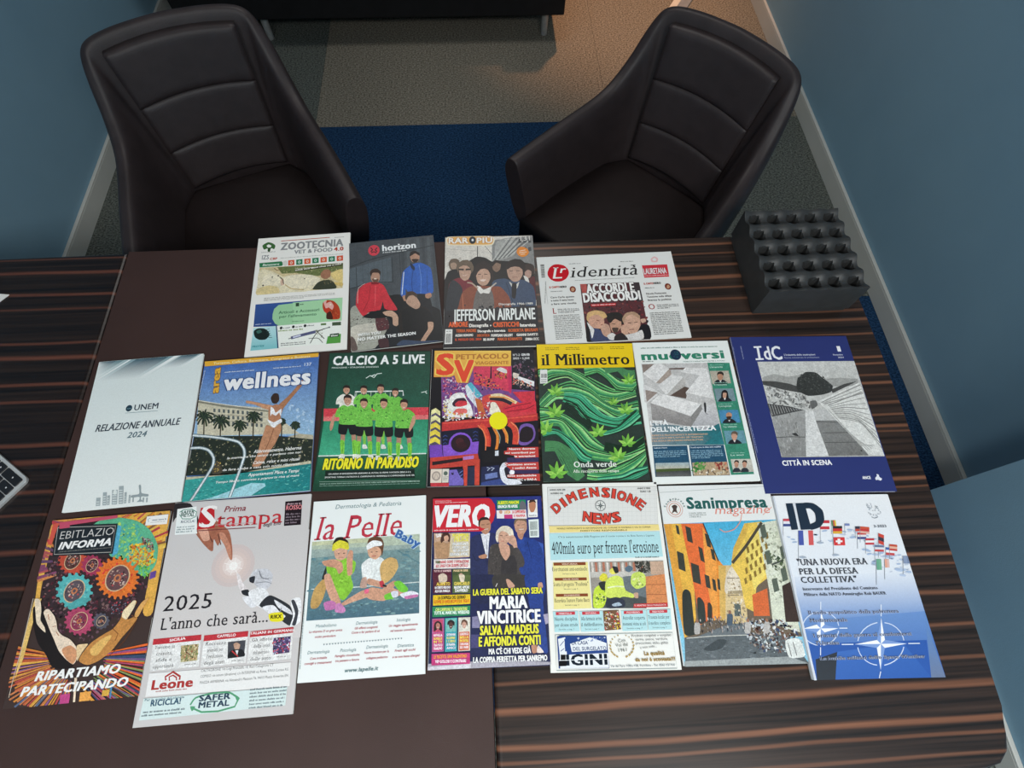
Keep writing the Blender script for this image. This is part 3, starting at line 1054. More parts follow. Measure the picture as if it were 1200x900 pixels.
ART['ide'] = '''
*masthead
Q c8202c 216 445 268 312 373 227 487 218 611 265 686 375 692 493 621 616 502 686 374 686 269 622 221 531
T f2f0ec si - 318 608 215 308.4 0 L
T f2f0ec bi - 494 458 152 170.6 0 r
T 2e2c2c si - 712 601 1532 287.3 0 identità
P d03440 2373 356 2953 358 2935 698 2367 696
T f4e6e6 b 8c1c28 2383 603 518 155.1 0 LAURETANA
W f4dcdc 16 1 37 2387 658 2922 667
W 7a7a78 16 1 38 722 232 986 240
W 7a7a78 16 1 38 1897 237 2190 238
W 8a8a86 13 1 31 804 688 2148 698
Q e8b8b8 2609 183 2701 124 2773 181 2739 278 2616 271
Q e6e6e2 2642 201 2694 164 2732 206 2712 245 2648 241
*barcode
P dededa 69 202 169 200 153 577 63 583
B 3a3a3a 1 78 210 162 207 148 557 71 561
*cover_photo
P 5a2c30 907 786 2232 811 2223 2272 874 2249
P b8524a 907 786 1047 787 1045 1104 943 1113
P 3a3034 2002 805 2232 811 2235 1324 1986 1309
S 7a2a30,402428,5c3a40,8a4a44,2c2024 90 41 153 1 10 901 1244 2240 1294 2248 1977 898 1965
Q 18161a 925 1754 1043 1797 1202 1984 1103 2263 874 2249
Q 3c4668 989 1971 1146 1945 1359 2168 1467 2262 983 2256
Q e6e4e2 935 1773 1003 1866 1065 1975 992 2181 974 1970
Q 16141a 2107 1897 2254 1941 2223 2272 1767 2272 1992 2032
Q 22201e 1378 1602 1571 1559 1717 1622 1710 1873 1409 1819
Q d2a088 964 1685 1042 1563 1201 1537 1309 1652 1297 1848 1207 1949 1057 1922 977 1828
Q d8b078 940 1683 983 1542 1145 1486 1326 1533 1386 1656 1302 1705 1193 1598 1033 1635 962 1756
L 7a4a3c 17 1143 1739 1208 1757
L 8a4a40 17 1219 1861 1281 1854
Q c89a80 1430 1785 1547 1720 1665 1763 1659 1905 1561 2041 1452 2052 1418 1926
Q 2a2220 1402 1765 1494 1663 1635 1653 1695 1729 1659 1799 1546 1727 1440 1821
L 3a2a24 17 1472 1851 1540 1855
Q 4a3a32 1452 1946 1590 1954 1543 2057 1468 2053
Q d4a890 1732 1731 1843 1612 2001 1603 2085 1753 2065 1930 1951 2099 1811 2109 1729 1945
Q b89478 1707 1730 1815 1592 1990 1573 2097 1681 2070 1752 1933 1635 1800 1692 1721 1838
L 5a3a30 17 1807 1843 1882 1855
L 5a3a30 17 1946 1844 2026 1828
L 8a4a44 16 1811 2014 1920 2006
Q caa08a 1211 1914 1315 1831 1399 1890 1404 2066 1314 2165 1233 2091
Q cfa48c 1638 1940 1722 1891 1774 2054 1782 2194 1686 2223 1642 2116
Q e0dcd8 1319 2131 1435 2068 1515 2143 1440 2243 1352 2220
Q dedad6 1667 2152 1920 2098 2084 2037 2079 2247 1769 2272
Q 2a2426 1485 2141 1647 2081 1747 2227 1707 2272 1465 2272
Q d8b098 2097 1771 2199 1759 2205 1832 2113 1862
*headline
T f4f2ee x 2a2224 1031 1041 1066 233.6 0 ACCORDI E
T f4f2ee x 2a2224 931 1269 1265 230.1 0 DISACCORDI
P c8282c 1079 1328 1631 1325 1615 1390 1077 1387
W f0dcdc 20 1 47 1099 1366 1599 1367
*articles
T c05040 x - 220 860 221 49.0 0 IL CANTO
T 3a3a3a x - 448 862 152 49.1 0 NERO
E 7a3428 730 916 69 83
Q c89878 697 895 735 867 772 907 746 966 702 963
W 6a6a68 15 1 36 236 958 493 966
T 3a3a3a b - 220 1126 517 44.5 0 Caro Carlo questo
T 3a3a3a b - 218 1207 500 44.3 0 e tutto il tema basta
T 3a3a3a b - 215 1297 554 44.0 0 a fare una rivolta
T a03038 s - 226 1524 84 137.1 0 L
W 6f6f6d 18 3 41 344 1431 796 1421
W 6f6f6d 17 14 44 229 1587 798 1585
T c05040 x - 2329 884 212 49.2 0 IL CANTO
T 3a3a3a x - 2547 882 167 49.2 0 NERO
E 7a3428 2853 962 70 84
Q c89878 2832 938 2868 918 2897 965 2862 1016 2819 1006
W 6a6a68 16 1 37 2331 985 2541 986
T 3a3a3a b - 2334 1149 446 44.6 0 Nicola Pomaretti
T 3a3a3a b - 2333 1231 553 44.4 0 Tensione sulla difesa
T 3a3a3a b - 2336 1319 526 44.1 0 finanza la politica
T a03038 s - 2325 1536 138 138.4 0 O
W 6f6f6d 18 3 42 2514 1444 2987 1443
W 6f6f6d 18 13 44 2322 1640 2963 1643
L b8b8b4 7 144 672 142 1272
W 9a9a98 13 1 30 88 1251 163 673
'''
ART['une'] = '''
*cover_art
G dfe8e6 eef2ef 4 4 2069 4 2069 3047 4 3047
G 1d4658 e4ebe9 4 4 48 4 6 30 4 15
G 1d4658 e4ebe9 48 4 97 4 13 62 29 15
G 1d4658 e4ebe9 97 4 146 4 19 93 13 62
G 234e5f e4ebe9 146 4 194 4 26 124 19 93
G 234e5f e4ebe9 195 4 243 4 13 170 26 124
G 234e5f e4ebe9 243 4 292 4 20 201 13 170
G 234e5f e4ebe9 292 4 341 4 26 232 20 201
G 5c838c e4ebe9 341 4 390 4 10 278 26 232
G 5c838c e4ebe9 390 4 439 4 17 308 10 278
G 5c838c e4ebe9 439 4 489 4 64 305 17 308
G 9fb8bc e4ebe9 489 4 538 4 113 305 64 305
G 9fb8bc e4ebe9 538 4 587 4 30 404 14 381
G f2f5f4 e4ebe9 587 4 635 4 16 445 30 404
G 86a3aa e4ebe9 635 4 684 4 64 445 16 445
G 86a3aa e4ebe9 684 4 734 4 113 446 64 445
G 2c5767 e4ebe9 734 4 783 4 161 447 113 446
G 2c5767 e4ebe9 783 4 832 4 209 447 161 447
G 2c5767 e4ebe9 832 4 882 4 257 448 209 447
G 2c5767 e4ebe9 882 4 931 4 306 449 257 448
G 1d4658 e4ebe9 931 4 980 4 353 445 306 449
G 1d4658 e4ebe9 980 4 1029 4 401 446 353 445
G 1d4658 e4ebe9 1030 4 1078 4 450 446 401 446
G 1d4658 e4ebe9 1078 4 1128 4 498 447 450 446
G 1d4658 e4ebe9 1128 4 1177 4 547 447 498 447
G 234f60 e4ebe9 1177 4 1227 4 595 448 547 447
G 234f60 e4ebe9 1227 4 1277 4 644 449 595 448
G 234f60 e4ebe9 1277 4 1326 4 692 449 644 449
G 234f60 e4ebe9 1326 4 1376 4 740 446 692 449
G 7d9ca3 e4ebe9 1376 4 1425 4 788 446 740 446
G 7d9ca3 e4ebe9 1425 4 1474 4 837 447 788 446
G f3f6f5 e4ebe9 1474 4 1524 4 885 448 837 447
G f3f6f5 e4ebe9 1524 4 1574 4 934 448 885 448
G c2d0d0 e4ebe9 1574 4 1623 4 983 449 934 448
G 3c6472 e4ebe9 1623 4 1673 4 1298 261 1249 260
G 3c6472 e4ebe9 1673 4 1723 4 1348 261 1298 261
G 1e4a5c e4ebe9 1723 4 1773 4 1397 262 1348 261
G 1e4a5c e4ebe9 1773 4 1823 4 1446 262 1397 262
G 1e4a5c e4ebe9 1823 4 1872 4 1495 263 1446 262
G 2f5a69 e4ebe9 1873 4 1922 4 1545 264 1495 263
G 2f5a69 e4ebe9 1922 4 1972 4 1593 260 1545 264
G a9bfc3 e4ebe9 1972 4 2022 4 1642 260 1593 260
G f0f3f2 e4ebe9 2022 4 2069 4 1692 261 1642 260
*masthead
E 1d3a4a 795 1095 60 68
W 8ab0ba 15 1 35 765 1112 838 1112
T 2a3a48 b - 895 1149 454 117.2 0 UNEM
L 6a8a96 8 744 1192 1354 1202
*headline
T 3c4650 bi - 253 1533 1576 138.9 0 RELAZIONE ANNUALE
T 56707a bi - 871 1717 363 112.1 0 2024
*skyline_logo
P a4aeb0 579 2985 653 2985 631 2833 556 2832
P dfe6e4 588 2964 638 2962 635 2948 584 2946
P dfe6e4 578 2920 629 2919 626 2904 575 2902
P a4aeb0 694 2985 762 2985 722 2743 653 2743
P dfe6e4 703 2964 747 2962 744 2947 699 2946
P dfe6e4 694 2920 738 2918 735 2903 690 2902
P dfe6e4 685 2876 728 2874 725 2859 681 2858
P dfe6e4 675 2832 719 2830 716 2815 672 2814
P a4aeb0 769 2985 816 2983 790 2808 742 2810
P dfe6e4 778 2965 801 2960 798 2945 774 2946
P dfe6e4 769 2921 792 2916 789 2901 765 2902
P dfe6e4 760 2877 783 2872 780 2857 756 2858
P a4aeb0 853 2985 949 2988 905 2716 808 2713
P dfe6e4 863 2965 934 2965 931 2951 859 2946
P dfe6e4 854 2921 926 2921 923 2907 850 2902
P dfe6e4 845 2877 917 2877 914 2862 841 2858
P dfe6e4 836 2832 908 2833 905 2818 832 2814
P dfe6e4 827 2788 899 2788 896 2774 823 2769
P a4aeb0 973 2985 1055 2987 999 2655 916 2654
P dfe6e4 982 2965 1040 2964 1037 2949 978 2947
P dfe6e4 973 2921 1031 2920 1028 2905 970 2903
P dfe6e4 964 2877 1022 2876 1019 2861 961 2858
P dfe6e4 956 2832 1014 2831 1011 2817 952 2814
P dfe6e4 947 2788 1005 2787 1002 2772 943 2770
P dfe6e4 938 2744 996 2742 993 2728 934 2725
P a4aeb0 1068 2986 1108 2983 1078 2777 1038 2780
P dfe6e4 1077 2965 1093 2960 1091 2945 1074 2947
P dfe6e4 1069 2921 1085 2916 1082 2901 1065 2903
P dfe6e4 1060 2877 1076 2871 1073 2857 1057 2858
P a4aeb0 1143 2986 1176 2982 1158 2836 1125 2840
P dfe6e4 1153 2965 1162 2959 1159 2944 1149 2947
P dfe6e4 1144 2921 1153 2915 1150 2900 1141 2903
Q e6ece8 834 2738 863 2712 897 2745 901 2800 853 2798
Q 98a4a6 1270 2682 1291 2663 1314 2694 1345 2822 1468 2857 1469 2900 1357 2888 1361 2946 1408 2980 1292 2982 1326 2943 1316 2891 1179 2891 1178 2848 1305 2832
P a4aeb0 1209 2977 1237 2976 1227 2889 1200 2893
P a4aeb0 1391 2996 1418 2996 1409 2908 1382 2913
P a4aeb0 1454 3003 1481 3002 1472 2915 1445 2919
'''
ART['wel'] = '''
*cover_photo
G 3b66b4 9cc0dc 4 4 2281 4 2281 1802 16 1604
S b8d0e6,a8c6e2 14 51 147 1 11 1666 1114 2281 1170 2281 1729 1779 1685
P cfc8b0 4 905 1324 1140 2018 1735 85 1610
P b8b098 2018 1735 2272 1783 2281 1945 1588 1813
P 8a8878 4 846 478 987 1396 1173 1402 1235 485 1046 4 909
L e4e0d0 15 4 863 621 1019 1397 1189
P 5c6464 314 1061 357 1068 367 1142 324 1134
P 5c6464 331 1184 374 1192 383 1265 341 1257
P 5c6464 348 1307 390 1314 400 1386 358 1379
P 5c6464 406 1077 449 1084 458 1158 416 1150
P 5c6464 423 1200 465 1208 475 1280 432 1273
P 5c6464 439 1322 481 1330 490 1402 448 1394
P 5c6464 498 1093 541 1100 550 1174 508 1166
P 5c6464 514 1216 556 1223 566 1296 524 1288
P 5c6464 530 1338 572 1345 581 1417 539 1410
P 5c6464 590 1109 632 1116 641 1189 599 1182
P 5c6464 605 1232 648 1239 657 1312 615 1304
P 5c6464 621 1353 663 1361 671 1433 630 1425
P 5c6464 682 1124 724 1132 733 1205 691 1198
P 5c6464 697 1247 739 1255 747 1327 705 1320
P 5c6464 711 1369 753 1376 762 1448 720 1441
P 5c6464 773 1140 815 1148 824 1221 782 1213
P 5c6464 788 1263 830 1271 838 1343 796 1335
P 5c6464 802 1384 844 1392 852 1463 810 1456
P 5c6464 865 1156 907 1164 915 1237 873 1229
P 5c6464 879 1279 920 1286 929 1358 887 1351
P 5c6464 892 1400 934 1407 942 1479 900 1471
P 5c6464 956 1172 998 1180 1006 1252 964 1245
P 5c6464 969 1294 1011 1302 1019 1374 977 1366
P 5c6464 983 1415 1024 1423 1032 1494 990 1487
P 5c6464 1047 1188 1089 1195 1097 1268 1055 1260
P 5c6464 1060 1310 1102 1317 1109 1389 1068 1382
P 5c6464 1073 1431 1114 1438 1122 1509 1080 1502
P 5c6464 1138 1204 1180 1211 1187 1284 1145 1276
P 5c6464 1150 1326 1192 1333 1199 1405 1158 1397
P 5c6464 1163 1446 1204 1454 1211 1525 1170 1517
P 5c6464 1229 1219 1271 1227 1278 1299 1236 1292
P 5c6464 1241 1341 1282 1349 1289 1420 1248 1413
P 5c6464 1253 1462 1294 1469 1301 1540 1260 1533
L a8a08c 11 295 1174 1343 1343
L a8a08c 11 313 1304 1355 1463
P 283028 33 1605 1582 1740 2277 1873 2278 2470 4 2381
S 1c241c,2e3a2a,4a5238,6a6a4a,8a8468,b0a68a 150 22 93 1 12 16 1604 2260 1872 2256 2365 31 2349
L 3a3428 22 165 1226 214 1639
L 3c4a34 33 165 1226 258 1204 330 1264
L 26332a 33 165 1226 277 1254 360 1342
L 26332a 33 165 1226 231 1270 284 1369
L 3c4a34 33 165 1226 203 1306 238 1425
L 26332a 33 165 1226 152 1280 152 1384
L 26332a 33 165 1226 98 1276 63 1376
L 3c4a34 33 165 1226 79 1226 32 1298
L 26332a 33 165 1226 39 1185 4 1231
L 26332a 33 165 1226 68 1149 14 1175
L 3c4a34 33 165 1226 72 1102 22 1098
L 26332a 33 165 1226 127 1107 112 1107
L 26332a 33 165 1226 172 1089 189 1079
L 3c4a34 33 165 1226 211 1131 253 1147
L 26332a 33 165 1226 263 1157 340 1188
L 3a3428 22 490 1349 534 1758
L 3c4a34 33 490 1349 579 1327 648 1386
L 26332a 33 490 1349 597 1374 676 1461
L 26332a 33 490 1349 553 1390 603 1486
L 3c4a34 33 490 1349 526 1424 557 1540
L 26332a 33 490 1349 477 1400 476 1500
L 26332a 33 490 1349 425 1395 391 1493
L 3c4a34 33 490 1349 407 1348 362 1418
L 26332a 33 490 1349 370 1309 300 1355
L 26332a 33 490 1349 398 1275 346 1301
L 3c4a34 33 490 1349 403 1229 355 1228
L 26332a 33 490 1349 455 1234 441 1236
L 26332a 33 490 1349 499 1217 515 1210
L 3c4a34 33 490 1349 536 1257 576 1274
L 26332a 33 490 1349 585 1282 658 1314
L 3a3428 22 861 1457 890 1789
L 3c4a34 32 861 1457 927 1433 979 1489
L 26332a 32 861 1457 940 1468 1000 1545
L 26332a 32 861 1457 907 1480 945 1564
L 3c4a34 32 861 1457 886 1505 910 1604
L 26332a 32 861 1457 850 1487 850 1575
L 26332a 32 861 1457 811 1484 786 1569
L 3c4a34 32 861 1457 799 1449 765 1514
L 26332a 32 861 1457 771 1419 720 1467
L 26332a 32 861 1457 792 1394 755 1426
L 3c4a34 32 861 1457 797 1360 762 1372
L 26332a 32 861 1457 835 1364 827 1378
L 26332a 32 861 1457 868 1351 882 1359
L 3c4a34 32 861 1457 896 1381 927 1407
L 26332a 32 861 1457 932 1399 988 1436
L 3a3428 22 1107 1299 1147 1782
L 3c4a34 33 1107 1299 1173 1275 1225 1332
L 26332a 33 1107 1299 1185 1310 1245 1389
L 26332a 33 1107 1299 1152 1322 1189 1408
L 3c4a34 33 1107 1299 1131 1348 1154 1448
L 26332a 33 1107 1299 1094 1329 1094 1419
L 26332a 33 1107 1299 1056 1326 1029 1413
L 3c4a34 33 1107 1299 1044 1291 1009 1357
L 26332a 33 1107 1299 1016 1261 964 1309
L 26332a 33 1107 1299 1038 1235 1000 1268
L 3c4a34 33 1107 1299 1042 1201 1008 1214
L 26332a 33 1107 1299 1081 1205 1073 1220
L 26332a 33 1107 1299 1115 1192 1128 1200
L 3c4a34 33 1107 1299 1142 1222 1173 1248
L 26332a 33 1107 1299 1178 1241 1234 1278
L 3a3428 21 1921 1550 1929 1807
L 3c4a34 32 1921 1550 1964 1525 1998 1579
L 26332a 32 1921 1550 1972 1548 2010 1616
L 26332a 32 1921 1550 1949 1556 1973 1629
L 3c4a34 32 1921 1550 1935 1573 1949 1655
L 26332a 32 1921 1550 1911 1560 1910 1636
L 26332a 32 1921 1550 1886 1558 1868 1632
L 3c4a34 32 1921 1550 1879 1535 1856 1595
L 26332a 32 1921 1550 1861 1516 1827 1564
L 26332a 32 1921 1550 1876 1499 1852 1538
L 3c4a34 32 1921 1550 1880 1477 1858 1502
L 26332a 32 1921 1550 1905 1479 1901 1506
L 26332a 32 1921 1550 1928 1471 1938 1493
L 3c4a34 32 1921 1550 1945 1490 1966 1525
L 26332a 32 1921 1550 1969 1503 2005 1544
L 3a3428 22 1659 1453 1679 1821
L 3c4a34 32 1659 1453 1693 1426 1721 1481
L 26332a 32 1659 1453 1699 1445 1731 1510
L 26332a 32 1659 1453 1681 1451 1702 1520
L 3c4a34 32 1659 1453 1670 1464 1683 1541
L 26332a 32 1659 1453 1651 1455 1652 1526
L 26332a 32 1659 1453 1631 1453 1619 1523
L 3c4a34 32 1659 1453 1625 1434 1609 1494
L 26332a 32 1659 1453 1612 1419 1586 1469
L 26332a 32 1659 1453 1623 1406 1605 1448
L 3c4a34 32 1659 1453 1626 1388 1610 1420
L 26332a 32 1659 1453 1646 1390 1644 1423
L 26332a 32 1659 1453 1664 1384 1673 1413
L 3c4a34 32 1659 1453 1677 1399 1695 1438
L 26332a 32 1659 1453 1696 1409 1727 1453
Q 4a4438 438 2211 562 2152 656 2367 500 2423
S c8a850,d8b868 10 21 55 1 13 462 2143 595 2154 623 2365 507 2355
G 3ba098 1f7f82 8 2450 1377 2394 2271 2349 2279 2863 4 2863
P c4bfa4 13 2403 794 2430 2258 2296 2271 2352 1378 2401 15 2457
S 58bcb0,2a8c8c,7accc0,1c6c70 110 27 115 0.25 14 26 2485 1381 2428 2257 2382 2268 2838 12 2845
P a4d6e0 539 2829 1206 2624 1451 2654 1472 2706 1231 2859 366 2854
L 6c8088 61 4 1590 361 1652 709 1737 885 1806 994 1941 1023 2086 978 2326 912 2593 847 2860
L 6c8088 60 4 1847 188 1854 348 1921 459 2073 459 2247 321 2544 161 2863
L dfe8ea 32 4 1590 361 1652 709 1737 885 1806 994 1941 1023 2086 978 2326 912 2593 847 2860
L dfe8ea 32 4 1847 188 1854 348 1921 459 2073 459 2247 321 2544 161 2863
Q b07a58 1569 1105 1722 945 1874 752 1992 576 2069 502 2064 602 1953 771 1794 991 1671 1172 1616 1262
Q c89472 942 952 1102 994 1317 1063 1477 1116 1468 1210 1327 1167 1109 1056 937 1002
Q b88060 1394 1147 1526 1082 1653 1170 1631 1320 1610 1467 1420 1432 1389 1279
Q f2f2f4 1420 1130 1482 1174 1524 1261 1588 1214 1631 1187 1630 1346 1593 1267 1533 1322 1457 1278 1430 1320
Q f4f4f6 1374 1383 1507 1458 1638 1395 1661 1472 1563 1519 1519 1596 1454 1509
Q c08a68 1375 1502 1527 1571 1635 1488 1658 1638 1578 1885 1477 2054 1380 2256 1305 2319 1188 2302 1263 2071 1292 1860 1338 1646
L 8a5a40 14 1518 1589 1457 1838 1347 2148
Q 3a2a22 1402 936 1453 843 1541 863 1570 990 1524 1063 1447 1048
*top_band
P eab03a 4 4 2281 4 2281 93 21 118
T f6e6b0 b - 184 88 1930 50.7 0 Turismo, Cultura, Benessere, Congressi e Business
*masthead
T f4f4f6 x 2a4a80 448 685 1702 334.4 0 wellness
T e8b040 x 705020 368 732 568 143.3 -93 area
T dfe8f4 b - 2009 280 142 66.6 0 137
W dfe8f4 18 1 41 432 297 1012 286
W dfe8f4 17 1 41 1393 289 1927 286
W c8d8f0 14 1 33 7 808 48 211
*cover_lines
T f2f2ee bi - 1187 2053 884 64.9 0 Abbronzamento, Haberma
T f2f2ee bi - 709 2129 1358 42.8 0 la montagna che unisce e parlano con noi
T f2f2ee bi - 1203 2267 857 56.6 0 Calma, relax e mini rituali
T f2f2ee bi - 656 2351 1409 42.1 0 da fare anche a casa con suoni rilassanti
T f2f2ee bi - 1135 2494 927 58.8 0 Appuntamenti Place e Tempi
T f2f2ee bi - 562 2576 1506 41.2 0 Tempo libero conviene a pranzo in riva al mare
'''
